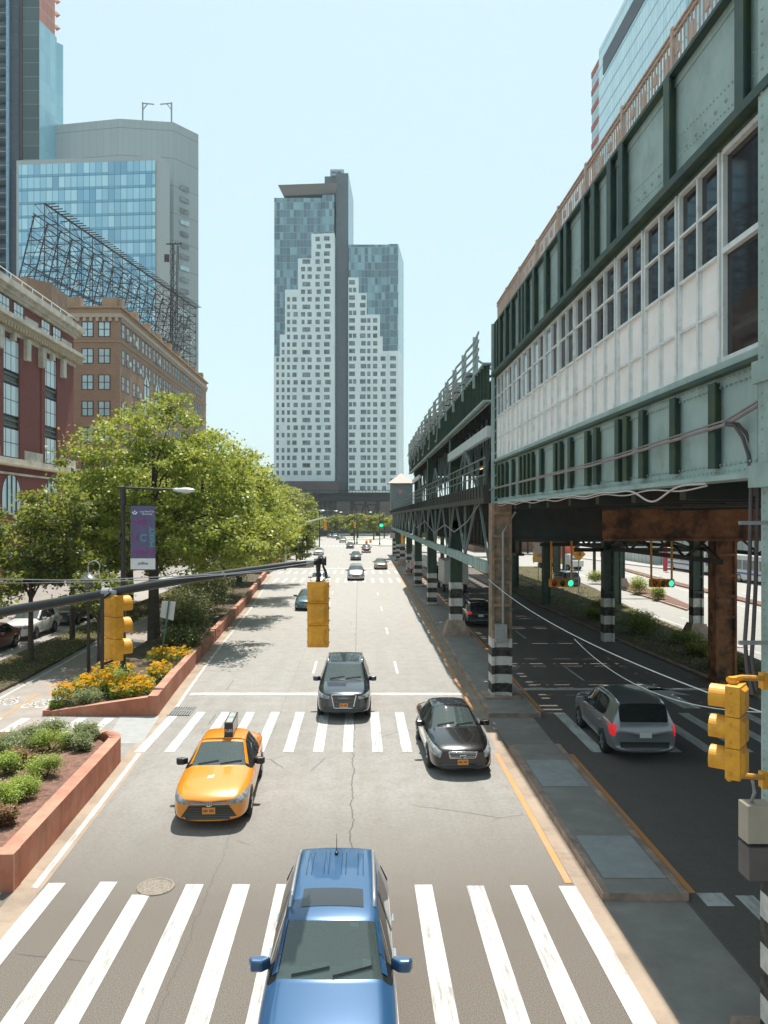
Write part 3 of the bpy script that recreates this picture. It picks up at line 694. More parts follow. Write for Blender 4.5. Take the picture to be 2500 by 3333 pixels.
# lower deck edge
mb = MB(); mb.bar((vx(31.3),31.3,8.15),(vx(84),84,8.15),.3,.75); mb.bar((vx(84),84,8.15),(vx(150),150,8.15),.3,.75)
for y in np.arange(31.5, 150, .9): mb.bar((vx(y)-.16,y,8.0),(vx(y)-.16,y,8.5),.05,.05)
mb.build('lower_girder', M['steel_k'], vd)
# lower walkway railing
mb = MB()
for z in (8.95, 9.3, 9.65):
    for a, b in ((31.5,60),(60,84),(84,150)): mb.bar((vx(a)-.05,a,z),(vx(b)-.05,b,z),.05,.05)
for y in np.arange(32, 150, 1.5): mb.bar((vx(y)-.05,y,8.4),(vx(y)-.05,y,9.7),.05,.05)
mb.build('lower_railing', M['steel_m'], vd)
# truss of thin members between columns
for i, (a, b) in enumerate(zip([30.8]+cols[:-1], cols)):
    mb = MB(); m = (a+b)/2; c1 = a+(b-a)*.22; c2 = a+(b-a)*.78; x = lambda y: vx(y)+.05
    top = 10.6 if b < 90 else 8.2
    for p, z0, r, z1 in ((m,top,c1,8.3),(m,top,c2,8.3),(c1,8.3,a+.4,5.3),(c1,8.3,m,5.3),(c2,8.3,m,5.3),(c2,8.3,b-.4,5.3),(m,top,m,5.3)):
        mb.bar((x(p),p,z0),(x(r),r,z1),.10,.10)
    mb.build('truss_member', M['steel_m'], vd)
    mb = MB(); mb.bar((x(a+.5),a+.5,5.15),(x(b-.4),b-.4,5.15),.25,.42)
    for y in np.arange(a+.7, b-.5, .7): mb.bar((x(y)-.14,y,4.95),(x(y)-.14,y,5.35),.04,.04)
    mb.build('bottom_chord', M['steel'], vd)
# decks: longitudinal stringers and open ties, so that light falls through in bars
def deck(x0, x1, y0, y1, z, tie, gap, name, th=.2, dx=0):
    mb = MB(); y = y0
    while y < y1: mb.box(x0+dx, x1+dx, y, y+tie, z, z+th); y += tie+gap
    for x in np.arange(x0+.3, x1, 1.5): mb.box(x-.12, x+.12, y0, y1, z-.6, z-.01)
    return mb.build(name, M['steel_k'], vd)
mb = MB(); mb.box(6.5,6.62,31.2,83.5,5.7,8.2); mb.box(6.4,6.72,31.2,83.5,5.62,5.72)
for y in np.arange(32, 83, 1.3): mb.box(6.38,6.5,y-.03,y+.03,5.72,8.1)
mb.build('inner_girder', M['steel_k'], vd)
deck(5.7, 13.5, 31.3, 84, 12.9, .38, .22, 'upper_ties'); deck(13.5, 20.5, 31.3, 84, 12.9, .7, .1, 'upper_ties')
deck(5.9, 7.4, 31.3, 150, 8.3, 2.4, .25, 'walkway'); deck(8.1, 13.2, 31.3, 150, 8.3, .42, .25, 'lower_ties'); deck(13.9, 20.3, 31.3, 100, 8.3, .9, .25, 'lower_ties')
for y in cols[:3]:
    mb = MB(); mb.box(vx(y)+.3, 20.6, y-.25, y+.25, 6.3, 7.5); mb.box(vx(y)+.3, 20.4, y-.2, y+.2, 11.4, 12.4); mb.build('cross_girder', M['steel_k'], vd)
for y in cols[3:]:
    mb = MB(); mb.box(vx(y)+.3, 17, y-.25, y+.25, 6.4, 7.5); mb.build('cross_girder', M['steel_k'], vd)
for y in np.arange(33, 150, 2.1):
    mb = MB(); mb.box(vx(y)+.35, 13.4, y-.08, y+.08, 7.0, 8.2)
    if y < 84: mb.box(vx(y)+.35, 13.4, y-.08, y+.08, 11.7, 12.8)
    mb.build('floor_beam', M['steel_k'], vd)
for i, (a, b) in enumerate(zip([30.8]+cols[:2], cols[:3])):      # thinner secondary bracing and hangers above the walkway
    n = 5; mb = MB()
    for k in range(n):
        ya, yb = a+.6+(b-a-1)*k/n, a+.6+(b-a-1)*(k+1)/n; ym = (ya+yb)/2
        for yy in (ya, yb): mb.bar((vx(ym)+.9,yy,8.5),(vx(ym)+.9,ym,11.8),.07)
        mb.bar((vx(ya)+.9,ya,8.5),(vx(ya)+.9,ya,11.9),.10)
    mb.build('hanger_bracing', M['steel_m'], vd)
# clutter along the upper walkway: boxes, brackets, signal cases
for k, y in enumerate(np.arange(37, 82, 4.6)):
    mb = MB(); x = vx(y); mb.box(x-.22, x+.22, y-.3, y+.3, 13.5, 14.1+.35*(k%3)); mb.bar((x-.1,y+1.2,13.5),(x+.9,y+1.2,14.5),.07); mb.bar((x-.35,y+2,13.75),(x+1.1,y+2,13.75),.10,.05); mb.build('equipment_case', M['grey'] if k == 1 else M['steel_m'], vd)
for k, y in enumerate(np.arange(34.5, 80, 1.15)):
    x = vx(y); mb = MB(); mb.bar((x-.3,y,13.55+.15*(k%2)),(x+.9,y,13.55+.15*(k%2)),.08,.05); mb.build('tie_end', M['steel_k'], vd)
# inner columns
for x, y, ped in ((14.15,44.6,0),(19.3,44.6,1),(14.9,62.3,0),(20.6,62.3,0),(15.6,78,0),(16.2,94,0),(26.2,77.6,1),(29.6,106,0),(23.5,92,0),(12.8,112,0),(13.5,127,0)):
    column_mb(x, x+.6, y-.3, y+.3, 7.2 if y < 76 or x < 20 else 6.8, base=False, ped=bool(ped), zt=(3.0 if x in (14.15,19.3) else 0), n=6).build('column', CM('steel_d'), vd)
# lattice bracing below the deck
mb = MB()
for xa, xb, y in ((14.5,19.6,44.6),(15.2,20.9,62.3),(20.9,26.5,70),(14.5,19.6,53)):
    mb.bar((xa,y,7),(xb,y,5.3),.14); mb.bar((xa,y,5.3),(xb,y,7),.14); mb.bar((xa-2,y,5.3),(xb+2,y,5.3),.16,.22)
    mb.bar((xa-.3,y,6.2),(xa+1.2,y,7.2),.12); 
for y0, y1 in ((30.7,44.6),(44.6,62.3),(62.3,78)):
    for x in (14.5, 19.6, 9.6):
        mb.bar((x,y0,6.9),(x,y1,6.9),.25,.5)
        if x > 14: mb.bar((x,y0,5.4),(x,y1,5.4),.14,.2); n = 4
        if x > 14:
            for k in range(n): ya = y0+(y1-y0)*k/n; yb = y0+(y1-y0)*(k+1)/n; mb.bar((x,ya,5.4),(x,yb,6.8),.09); mb.bar((x,ya,6.8),(x,yb,5.4),.09)
mb.build('lattice_bracing', M['steel_k'], vd)
# outrigger posts with curved rails along the upper deck
mb = MB(); pk = []
for y in np.arange(34, 84, 3.8):
    x = vx(y)-.1
    o = MB(); o.box(x-.11, x+.11, y-.09, y+.09, 12.9, 15.15); o.bar((x,y,14.2),(x+1.1,y,13.5),.08); o.build('railing_post', M['steel'], vd)
for k, z in enumerate((13.85, 14.2, 14.55, 14.9)):
    pts = []
    for y in np.arange(32, 84, .95):
        x = vx(y)-.16-.10*math.sin((y-34)/3.8*math.pi)**2; pts.append((x, y, z))
    for a, b in zip(pts, pts[1:]): mb.bar(a, b, .05, .10)
mb.build('upper_railing', M['grey'], vd)
mb = MB()
for k in range(5):
    pts = [(vx(y)-.25-.1*math.sin(y*.7+k), y, 13.6+.12*k+.18*math.sin(y*(.4+.07*k)+k)) for y in np.arange(40, 84, 1.2)]
    mb.tube(pts, .035, 5)
for y in np.arange(50, 80, 5.5):
    c = [(vx(y)-.3, y+.8*math.cos(t), 12.9+.8*math.sin(t)) for t in np.linspace(0, 5.2, 14)]; mb.tube(c, .04, 5)
mb.build('cable_loops', M['grey'], vd)
for y in (36, 41, 47, 52):     # fluorescent tubes glowing under the lower canopy
    mb = MB(); mb.box(7.6, 7.7, y, y+1.6, 10.2, 10.28); mb.build('strip_light', mat('strip_light', (.9,.6,.35), .5, var=0, emit=((1,.55,.25), 1.5)), vd)
mb = MB()
for a, b in ((34,44),(48,60),(64,84)): mb.box(6.6, 7.9, a, b, 10.35, 10.5)
mb.build('platform_canopy', M['steel_k'], vd)
mb = MB(); mb.box(12.9, 13.1, 31.3, 84, 8.4, 12.2); mb.build('screen_wall', M['steel_k'], vd)
# cable bundle and loose wires
t = tag(MB().tube([(0,0,0),(0,0,0),(5.42,10.4,8.72),(5.42,11.3,8.57),(5.42,17.8,8.40),(5.40,27,8.36),(5.32,31.5,8.3),(5.1,36,7.0),(5.1,41,6.4),(5.15,46,6.75),(5.2,53,6.1),(5.25,61,6.9),(5.3,70,6.2),(5.4,78,7.0)][2:], .028, 6).tube([(5.42,10.4,8.78),(5.42,11.3,8.63),(5.42,17.8,8.46),(5.38,31.5,8.35)], .016, 6).build('cable_bundle', mat('cable_sheath', (.23,.19,.185), .6, var=.2)), 'thick grey cable bundle clipped along the green girder and sagging on between the columns', 'cable')
for n_, pl_ in (('left', ((2360,1382),(2392,1386),(2418,1425),(2436,1480),(2445,1560),(2443,1700),(2438,1900),(2425,2080),(2432,2180),(2450,2260))), ('right', ((2360,1376),(2402,1380),(2432,1415),(2455,1475),(2466,1560),(2464,1700),(2460,1900),(2452,2060),(2446,2150),(2462,2250)))):
    tag(MB().tube([PX(a,b,11.2-.07*k) for k,(a, b) in enumerate(pl_)], .028, 7).build('cable_drop', mat('cable_sheath_dark', (.10,.08,.085), .6, var=.2)), f"dark cable curving down off the station girder, {n_} one of the pair", 'cable', 'cable pair by the right column')
mb = MB(); pts = []
for k in range(0, 120): y = 12+k*.15; pts.append((5.42, y, 7.72+.035*math.sin(k*.33)*math.sin(k*.11)-(.20*math.exp(-((y-14.2)/.8)**2))))
mb.tube(pts, .018, 5); pts = [(5.44, y, 7.67+.03*math.sin(y*2.3)) for y in np.arange(12, 30, .15)]; mb.tube(pts, .014, 5)
tag(mb.build('loose_wire', mat('pale_wire', (.55,.5,.47), .5, var=0)), 'thin pale wires looping along the bottom flange of the station girder', 'wire')
def sag(a, b, s, n=24): a = Vector(a); b = Vector(b); return [a.lerp(b, k/n)-Vector((0,0,4*s*(k/n)*(1-k/n))) for k in range(n+1)]
mb = MB(); mb.tube(sag(PX(1590,1886,30.0), PX(2480,2318,9.9), .35), .010, 5); tag(mb.build('hanging_wire', M['whiteframe']), 'upper pale wire strung from the striped column to the near right column', 'wire')
mb = MB(); mb.tube(sag(PX(1870,2080,18.0), PX(2480,2318,9.95), .4), .007, 5); tag(mb.build('hanging_wire', M['whiteframe']), 'thinner pale wire branching below the upper one and sagging over the covered road', 'wire')
# ================================================================ BUILDINGS
frame_dk = mat('dark_window_frame', (.06,.035,.03), .6, var=.2)
pane_blue = mat('pale_sky_painted_pane', (.42,.58,.62), .12, var=.25, scale=.5, spec=1)  # reflected sky painted in as a pale blue base colour
pane_dk = mat('dark_pane', (.16,.18,.19), .15, var=.5, scale=.4, spec=1)
# ---------------- central residential tower
K = .136; TY = 340
def TX(c): return (850+.3165*c-1168)*K
def TZ(c): return CAMZ-(500+.3165*c-1683)*K
tw = thing('apartment_tower', (TX(755),TY,0), 'tall white and blue glass apartment tower with stepped white cladding at the avenue end', 'tower')
cwb = curtain('blue_curtain_wall', 1.5, 3.33, [(.10,.15,.19),(.12,.19,.235),(.16,.27,.32),(.27,.44,.50),(.11,.17,.21),(.13,.205,.25)], line=(.22,.30,.34), lw=.13, lh=.32, rough=.2, spec=.7, z0=0)
mb = MB()
mb.box(TX(135), TX(630), TY, TY+26, 20, TZ(455), 0); mb.box(TX(630), TX(752), TY-.8, TY+26, 20, TZ(430), 0)
mb.box(TX(900), TX(1310), TY, TY+24, 14, TZ(935), 0); mb.box(TX(1310), TX(1410), TY-.8, TY+24, 14, TZ(935), 0)
mb.build('glass_volume', [cwb], tw)
white = mat('white_cladding', (.74,.80,.81), .7, var=.05, scale=.3, col2=(.66,.73,.74), scale2=.15)
mb = MB()
def colpoly(x0, x1, zt, zb, yo, d=1.2): mb.box(TX(x0), TX(x1), TY-yo, TY-yo+d, zb, TZ(zt), 0)
ZB = CAMZ-(1568-1683)*K; ZB2 = 14
for x0, x1, zt in ((133,193,2090),(193,247,1865),(247,380,1405),(380,518,1085),(518,632,832)): colpoly(x0, x1, zt, ZB, .9)
mb.box(TX(632), TX(756), TY-1.5, TY-.3, ZB, TZ(832))
for x0, x1, zt in ((897,1003,1280),(1003,1087,1440),(1087,1223,1660),(1223,1250,1885),(1250,1312,2035)): colpoly(x0, x1, zt, ZB2, .9)
mb.box(TX(1312), TX(1412), TY-1.5, TY-.3, ZB2, TZ(2035))
# receding side walls
mb.add([(TX(756),TY-1.5,ZB),(TX(793)+1.2,TY+24,ZB),(TX(793)+1.2,TY+24,TZ(1000)),(TX(756),TY-1.5,TZ(832)),(TX(750),TY+24,ZB),(TX(750),TY-1.5,ZB)], [(0,1,2,3)], 0)
mb.add([(TX(1412),TY-1.5,ZB2),(TX(1466)*1.07,TY+24,ZB2),(TX(1466)*1.07,TY+24,TZ(2035)),(TX(1412),TY-1.5,TZ(2035))], [(0,1,2,3)], 0)
mb.build('white_cladding', white, tw)
mb = MB(); mb.add([(TX(1411),TY-.7,TZ(2035)),(TX(1466)*1.07,TY+24,TZ(2035)),(TX(1466)*1.07,TY+24,TZ(935)),(TX(1411),TY-.7,TZ(935))], [(0,1,2,3)], 0)
mb.build('side_glass', curtain('pale_side_glass', 4, 3.33, [(.3,.48,.54),(.36,.55,.6)], line=(.12,.17,.2), lw=.05, lh=.4, rough=.25), tw)
greyc = mat('grey_concrete_slab', (.125,.14,.16), .8, var=.08, scale=.2)
mb = MB(); mb.box(TX(770), TX(897), TY+1, TY+30, 0, TZ(190)); mb.box(TX(650), TX(897), TY+3, TY+30, TZ(480), TZ(203)); mb.box(TX(757), TX(800), TY+8, TY+26, 20, TZ(480))
mb.build('service_core', greyc, tw)
mb = MB(); mb.add([(TX(897),TY+1,TZ(960)),(TX(945)*1.0+0,TY+30,TZ(960)),(TX(945)*1.0,TY+30,TZ(190)),(TX(897),TY+1,TZ(190))], [(0,1,2,3)], 0)
mb.box(TX(897)-.1,TX(945)-.1,TY+29.8,TY+30.2,TZ(960),TZ(190),0)
mb.build('light_side', mat('light_core_side', (.42,.55,.62), .6, var=.05), tw)
mb = MB(); mb.add([(TX(180),TY-3,TZ(352)),(TX(790),TY-3,TZ(330)),(TX(790),TY+22,TZ(330)),(TX(240),TY+22,TZ(352)), (TX(235),TY+1,TZ(430)),(TX(760),TY+1,TZ(400)),(TX(760),TY+20,TZ(400)),(TX(260),TY+20,TZ(430))], [(0,1,2,3),(0,4,5,1),(1,5,6,2),(3,7,4,0),(2,6,7,3)], 0)
mb.build('roof_canopy', mat('canopy_soffit', (.22,.20,.19), .7, var=.05), tw)
mb = MB(); mb.box(TX(705), TX(720), TY+6, TY+10, TZ(205), TZ(105)); mb.box(TX(820), TX(850), TY+6, TY+14, TZ(205), TZ(100)); mb.box(TX(765), TX(775), TY+6, TY+8, TZ(205), TZ(100))
for z in (108, 150, 188): mb.box(TX(705), TX(838), TY+6.2, TY+8, TZ(z)-.5, TZ(z)+.5)
mb.box(TX(710), TX(835), TY+9, TY+12, TZ(200), TZ(115), 1)
mb.build('roof_plant', [mat('plant_frame', (.35,.42,.45), .5, var=0), M['black']], tw)
wb = MB(); wb.box(-.5,.5,-.05,.1,-.5,.5,0); wb.box(-.42,-.02,-.09,0,-.38,.38,1); wb.box(.04,.42,-.09,0,-.38,.38,1)
wproto = wb.build('window', [mat('tower_window_frame', (.13,.19,.2), .6, var=0), mat('tower_pane', (.17,.21,.225), .2, var=.75, scale=.33, spec=.6, col2=(.10,.06,.055), scale2=.21, thr=(.58,.62))]); wproto.parent = tw
wl = []
rnd = random.Random(3)
rows = [885+77.4*k for k in range(0, 33)]
tops = {172:2090, 228:1865, 284:1405, 345:1405, 433:1085, 500:1085, 582:832, 677:832}
for r_i, zc in enumerate(rows):
    if TZ(zc) < ZB+2: break
    for c, w in ((172,26),(228,28),(284,29),(345,44),(433,43),(500,43),(582,44),(677,58)):
        if zc < tops[c]+30: continue
        sh = (12 if r_i % 3 == 1 else 0) if c > 300 and c not in (433,500) else 0
        if c in (433,500) and r_i % 3 == 0 and r_i > 2:
            if c == 433: wl.append((467, zc, 80, 1.5 if c==677 else .9))
            continue
        if c < 240 and rnd.random() < .12 and r_i > 20: continue
        if c in (433,) and r_i % 3 == 2: w = 30
        wl.append((c+sh, zc, w, 1.5 if c == 677 else .9))
tops = {935:1280, 1045:1440, 1108:1660, 1172:1660, 1253:2035, 1355:2035}
for r_i in range(0, 34):
    zc = 1330+78.2*r_i
    if TZ(zc) < ZB2+2: break
    for c, w in ((935,60),(1045,46),(1108,33),(1172,44),(1253,50),(1355,60)):
        if zc < tops[c]+30: continue
        if c == 935 and r_i % 3 == 1: wl += [(920,zc,32,.9),(962,zc,34,.9)]; continue
        if c == 1253 and r_i % 2: c += 10; w = 40
        if c == 1045 and r_i % 2: w = 58
        wl.append((c+(8 if r_i % 3 == 2 and c == 1045 else 0), zc, w, 1.5 if c == 1355 else .9))
wl.sort(key=lambda t: -t[2])
rest = MB()
for i, (c, z, w, yo) in enumerate(wl):
    L = Vector((TX(c), TY-yo, TZ(z))); sx = w*.3165*K; sz = 1.95
    if i < 100:
        o = wproto if i == 0 else inst(wproto, 'window', tw, (0,0,0))
        o.location = L-tw.location; o.scale = (sx, 1, sz)
    else:
        rest.box(L.x-sx/2, L.x+sx/2, L.y-.05, L.y+.1, L.z-sz/2, L.z+sz/2, 0)
        h = sx/2-.1
        rest.box(L.x-h, L.x-.08, L.y-.09, L.y, L.z-sz/2+.2, L.z+sz/2-.2, 1); rest.box(L.x+.08, L.x+h, L.y-.09, L.y, L.z-sz/2+.2, L.z+sz/2-.2, 1)
for k in range(28):   # windows down the receding walls
    z = TZ(980+78*k)
    if z > ZB+2:
        rest.box(TX(768), TX(768)+.25, TY+2, TY+4.5, z-.9, z+.9, 0); rest.box(TX(768), TX(768)+.9, TY+8, TY+11, z-.9, z+.9, 0)
    if z < TZ(2060) and z > ZB2+2:
        for yy in (TY+7, TY+12): x = TX(1412)+(TX(1466)*1.07-TX(1412))*(yy-TY)/24; rest.box(x-.3, x+.12, yy, yy+1.6, z-.9, z+.9, 0)
tag(rest.build('small_windows', list(wproto.data.materials), tw), kind='stuff')
mb = MB(); mb.box(-38, TX(1412), TY-6, TY+20, 0, ZB2, 0); mb.box(TX(120), TX(800), TY-6, TY+20, ZB2, ZB, 0); mb.box(TX(135), TX(780), TY-6.2, TY-6, ZB2-1, ZB2+4.2, 1)
mb.build('podium', [mat('brown_podium', (.13,.10,.095), .8, var=.15, scale=.2), curtain('podium_glass', 2.2, 4, [(.05,.07,.09),(.14,.2,.23)], rough=.2)], tw)

# ---------------- grey building with blue curtain wall (left)
gb = thing('office_tower', (-60,200,0), 'grey panelled office tower with a large blue glass wall in a pale frame', 'office building')
gpan = curtain('grey_panels', 1.6, 7.2, [(.38,.415,.42),(.40,.435,.44)], line=(.28,.30,.31), lw=.06, lh=.25, rough=.7, spec=.2)
P = [(-86.6,204.9),(-62.5,200.5),(-48.8,202.3),(-43.6,208.8),(-50.3,240),(-96,240)]
mb = MB(); mb.prism(P, 0, 111.2); mb.build('panelled_walls', gpan, gb)
mb = MB(); mb.prism([(-84.7,190),(-48.6,187.4),(-47.4,192.6),(-49.6,201),(-84.7,203)], 0, 95.4); mb.build('pale_frame', mat('pale_frame_panel', (.42,.44,.44), .7, var=.05), gb)
bluec = curtain('bright_blue_curtain', 1.45, 3.35, [(.20,.42,.60),(.30,.57,.74),(.44,.72,.86),(.26,.51,.68),(.50,.78,.90)], line=(.08,.17,.24), lw=.10, lh=.12, rough=.2, spec=.6, band=(.22,(.20,.42,.57)))
mb = MB()
def onf(x): return 190+(x+84.7)*(187.4-190)/(36.1)-.25
mb.add([(-84.0,onf(-84),0),(-49.6,onf(-49.6),0),(-49.6,onf(-49.6),94.2),(-84.0,onf(-84),94.2)], [(0,1,2,3)]); mb.build('curtain_wall', bluec, gb)
wp = None
for k in range(24):
    z = 93.5-3.0*k-10
    p = PX(606, 612+37.2*k, 204.6)
    if p.z < 20: break
    mb = MB(); a = Vector((-47.4,203.7,0)); b = Vector((-45.6,205.95,0))
    d = (b-a).normalized(); n = Vector((d.y,-d.x,0))
    A = a+n*.15; B = b+n*.15
    mb.add([(A.x,A.y,p.z-.7),(B.x,B.y,p.z-.7),(B.x,B.y,p.z+.5),(A.x,A.y,p.z+.5)], [(0,1,2,3)]); mb.build('slit_window', pane_dk if k % 4 != 3 else pane_blue, gb)
mb = MB()
for px0, d in ((463,1),(557,-1)):
    p = PX(px0,390,202); mb.bar((p.x,202.5,111),(p.x,202.5,116.5),.35); mb.bar((p.x,202.5,116.3),(p.x+d*3.0,202.5,116.0),.25); mb.bar((p.x,202.5,114.5),(p.x+d*1.3,202.5,116.2),.2)
mb.build('roof_davit', M['grey'], gb)
# ---------------- tall dark tower at far left
dt = thing('residential_tower', (-90,200,0), 'very tall dark glass tower with orange netting near its top, far left edge', 'tower')
gd = curtain('dark_green_glass', 6, 3.55, [(.06,.085,.09),(.085,.12,.12)], line=(.17,.24,.25), lw=.01, lh=.18, rough=.3, spec=.5)
gk = curtain('navy_glass', 3, 3.55, [(.035,.045,.065),(.05,.06,.08)], line=(.09,.12,.15), lw=.01, lh=.12, rough=.3, spec=.5)
mb = MB(); mb.prism([(-86.2,197),(-82.0,197),(-85.5,205),(-89,214),(-92,214)],0,190,0); mb.box(-87.0,-86.2,196.8,214,0,190,2); mb.box(-89.4,-87.0,196.6,214,0,190,1); mb.box(-104,-89.4,199.5,214,0,190,1); mb.build('glass_front', [gd, gk, mat('maroon_strip', (.06,.035,.04), .5, var=.1)], dt)
mb = MB(); mb.box(-90.0,-89.3,195.9,197,0,190); mb.build('edge_strip', mat('blue_edge', (.22,.36,.47), .4, var=.2, scale=1.5), dt)
for k in range(8, 46):
    mb = MB(); mb.box(-104,-90.0,196.4,199.5,20+3.55*k-.2-15,20+3.55*k-15,0); mb.box(-104,-90.0,196.3,196.4,20+3.55*k-15,20+3.55*k-14,1); mb.build('balcony', [mat('balcony_slab', (.33,.40,.43), .6, var=0) if k==8 else bpy.data.materials['balcony_slab'], gk], dt)
lit = curtain('light_blue_glass', 2.6, 3.55, [(.26,.48,.58),(.34,.58,.66)], line=(.18,.36,.46), lw=.03, lh=.12, rough=.2)
mb = MB(); mb.add([(-81.95,197,80),(-80.4,204.4,80),(-80.4,204.4,134.8),(-81.95,197,134.8)], [(0,1,2,3)]); mb.add([(-80.4,204.4,80),(-79.2,205.8,80),(-79.2,205.8,133.6),(-80.4,204.4,133.6)], [(0,1,2,3)]); mb.add([(-79.2,205.8,80),(-82.5,214,80),(-82.5,214,133.6),(-79.2,205.8,133.6)], [(0,1,2,3)])
mb.build('light_glass_side', lit, dt)
orange = curtain('orange_netting', 2, 3.55, [(.55,.17,.11),(.48,.20,.15),(.60,.22,.15)], line=(.5,.35,.32), lw=.15, lh=.35, rough=.8)
mb = MB(); mb.add([(-81.9,197,134.8),(-80.7,203.6,134.8),(-80.7,203.6,190),(-81.9,197,190)], [(0,1,2,3)]); mb.box(-81.6,-80.9,203.5,204.5,134,190); mb.build('safety_netting', orange, dt)
for k in range(12):
    mb = MB(); z = 137+3.55*k; mb.add([(-80.7,203.6,z),(-79.3,204.4,z+.2),(-80.7,205.2,z),(-80.7,204.4,z+1.4)], [(0,1,3),(1,2,3),(0,2,1)]); mb.build('catch_fan', orange, dt)

# ---------------- windows helper
def win_front(parent, x0, x1, z0, z1, y, fm, pm, nx=2, nz=2, fw=.14, name='window', brk=None):
    """window in a wall facing -Y"""
    mb = MB(); mb.box(x0, x1, y+.02, y+.3, z0, z1, 0)
    for k in range(nx+1): x = x0+(x1-x0-fw)*k/nx; mb.box(x, x+fw, y-.06, y+.02, z0, z1, 0)
    for k in range(nz+1): z = z0+(z1-z0-fw*.8)*k/nz; mb.box(x0, x1, y-.05, y+.02, z, z+fw*.8, 0)
    f = mb.build(name, fm, parent)
    mb = MB(); mb.box(x0+.05, x1-.05, y-.03, y+.01, z0+.05, z1-.05); mb.build('pane', pm, f); return f
def win_side(parent, y0, y1, z0, z1, x, fm, pm, ny=1, nz=2, fw=.14, name='window'):
    """window in a wall facing +X"""
    mb = MB(); mb.box(x-.3, x-.02, y0, y1, z0, z1, 0)
    for k in range(ny+1): y = y0+(y1-y0-fw)*k/ny; mb.box(x-.02, x+.02, y, y+fw, z0, z1, 0)
    for k in range(nz+1): z = z0+(z1-z0-fw*.8)*k/nz; mb.box(x-.02, x+.02, y0, y1, z, z+fw*.8, 0)
    f = mb.build(name, fm, parent)
    mb = MB(); mb.box(x-.015, x+.01, y0+.05, y1-.05, z0+.05, z1-.05); mb.build('pane', pm, f); return f
# ---------------- tan brick building with roof sign frame
bb = thing('brick_building', (-35.4,113.8,0), 'tan brick building with paired windows and a crenellated parapet under the steel sign frame', 'building')
tan = brickmat('tan_brick', (.36,.215,.145), (.30,.17,.11), (.36,.25,.17), .5, .16, .02)
tan2 = mat('tan_terracotta', (.36,.235,.15), .8, var=.12, scale=.8)
X0, Y0 = -35.4, 113.8
mb = MB(); mb.box(-75, X0, Y0, 178, 0, 37.2); mb.build('wall', tan, bb)
mb = MB(); mb.box(-75, X0+.35, Y0-.35, 178.3, 36.75, 37.3, 1); mb.box(-75, X0+.15, Y0-.15, 178, 37.3, 38.3, 0); mb.box(-75, X0+.5, Y0-.5, 178.4, 38.1, 38.35, 0)
for k in range(42): x = -75+k*.95; mb.prism([(x,Y0-.3),(x+.45,Y0-.3),(x+.45,Y0),(x,Y0)], 36.2, 36.75, 1)
for k in range(66): y = Y0+.4+k*.97; mb.box(X0, X0+.3, y, y+.45, 36.2, 36.75, 1)
mb.box(-75, X0+.12, Y0-.12, 178, 33.1, 33.35, 0)
for x in (-75,-62,-49,-43.3,-37.9): mb.box(x, x+2.2, Y0-.3, Y0+.9, 38.3, 39.7, 0)
for k in range(9): y = Y0+.1+7.3*k; mb.box(X0-.8, X0+.3, y, y+1.3, 38.3, 39.6, 0)
mb.build('parapet', [tan2, mat('cream_cornice', (.46,.36,.28), .8, var=.1)], bb)
for r in range(9):
    z1 = 36.1-3.9*r if r else 36.15; z0 = z1-2.25
    if z0 < 1: break
    for a, b in ((-41.06,-39.3),(-38.6,-36.8),(-46.5,-44.8),(-52,-50.3),(-49.6,-47.9)):
        if z0 < 14 and a < -45: continue
        win_front(bb, a, b, z0, z1, Y0, frame_dk, pane_blue if r < 5 else pane_dk, 2, 2, .13)
    for y in (115.4,117.7,121.0,123.2): win_side(bb, y-.75, y+.75, z0, z1, X0, frame_dk, pane_dk, 1, 2, .16)
    if z0 > 20:
        for k in range(7):
            y = 128+6.9*k
            for dy in (-2, 0, 2):
                if r in (2,3) and k < 2: continue
                win_side(bb, y+dy-.7, y+dy+.7, z0, z1, X0, frame_dk, pane_dk, 1, 2, .16)
for k in range(2):
    y = 128+6.9*k; mb = MB(); pts = [(X0+.05, y-1.4, 24), (X0+.05, y+1.4, 24)]+[(X0+.05, y+1.4*math.cos(a), 29+1.4*math.sin(a)) for a in np.linspace(0, math.pi, 9)]
    mb.poly(pts); mb.bar((X0+.07,y,24),(X0+.07,y,30.2),.15,.1,1); mb.bar((X0+.07,y-1.4,29),(X0+.07,y+1.4,29),.12,.15,1); mb.bar((X0+.07,y-1.4,26.3),(X0+.07,y+1.4,26.3),.12,.3,1); mb.build('arched_window', [pane_blue, frame_dk], bb)
mb = MB()
for r, k in ((0,0),(0,1),(1,0),(0,4),(2,2),(1,2),(3,1),(2,4)): y = [117.7,121,123.2,128,135][k]; z = 34-3.9*r; MB().box(X0, X0+.45, y-.4, y+.4, z+.1, z+.8).build('air_conditioner', M['lampgrey'], bb)
# roof sign frame: an open lattice of steel angles
sf = thing('roof_sign_frame', (-40,135,38.3), 'huge bare rusty steel sign lattice standing on the tan brick roof', 'sign frame')
A = Vector((-45.2,110.5,0)); B = Vector((-35.2,166,0)); dN = (B-A).normalized(); nrm = Vector((dN.y,-dN.x,0))
lat = mat('dark_lattice_steel', (.055,.038,.04), .7, var=.2)
zb, zt = 40.2, 52.3
mb = MB(); n = 17; zs = np.linspace(zb, zt, 8)
P0 = [A.lerp(B, k/n) for k in range(n+1)]
def up(p, z, o=0): q_ = p+nrm*o; return (q_.x, q_.y, z)
for k, p in enumerate(P0):
    mb.bar(up(p,38.5), up(p,zt), .11)
    mb.bar(up(p,38.5,-5), up(p,zt-1.5,-1.6), .14)
    for z, o in zip(zs, np.linspace(-4.4,-1.6,8)):
        mb.bar(up(p,z), up(p,z,o), .10)
    for j in range(7):
        mb.bar(up(p,zs[j]), up(p,zs[j+1],-4.4+2.8*(j+1)/7), .07)
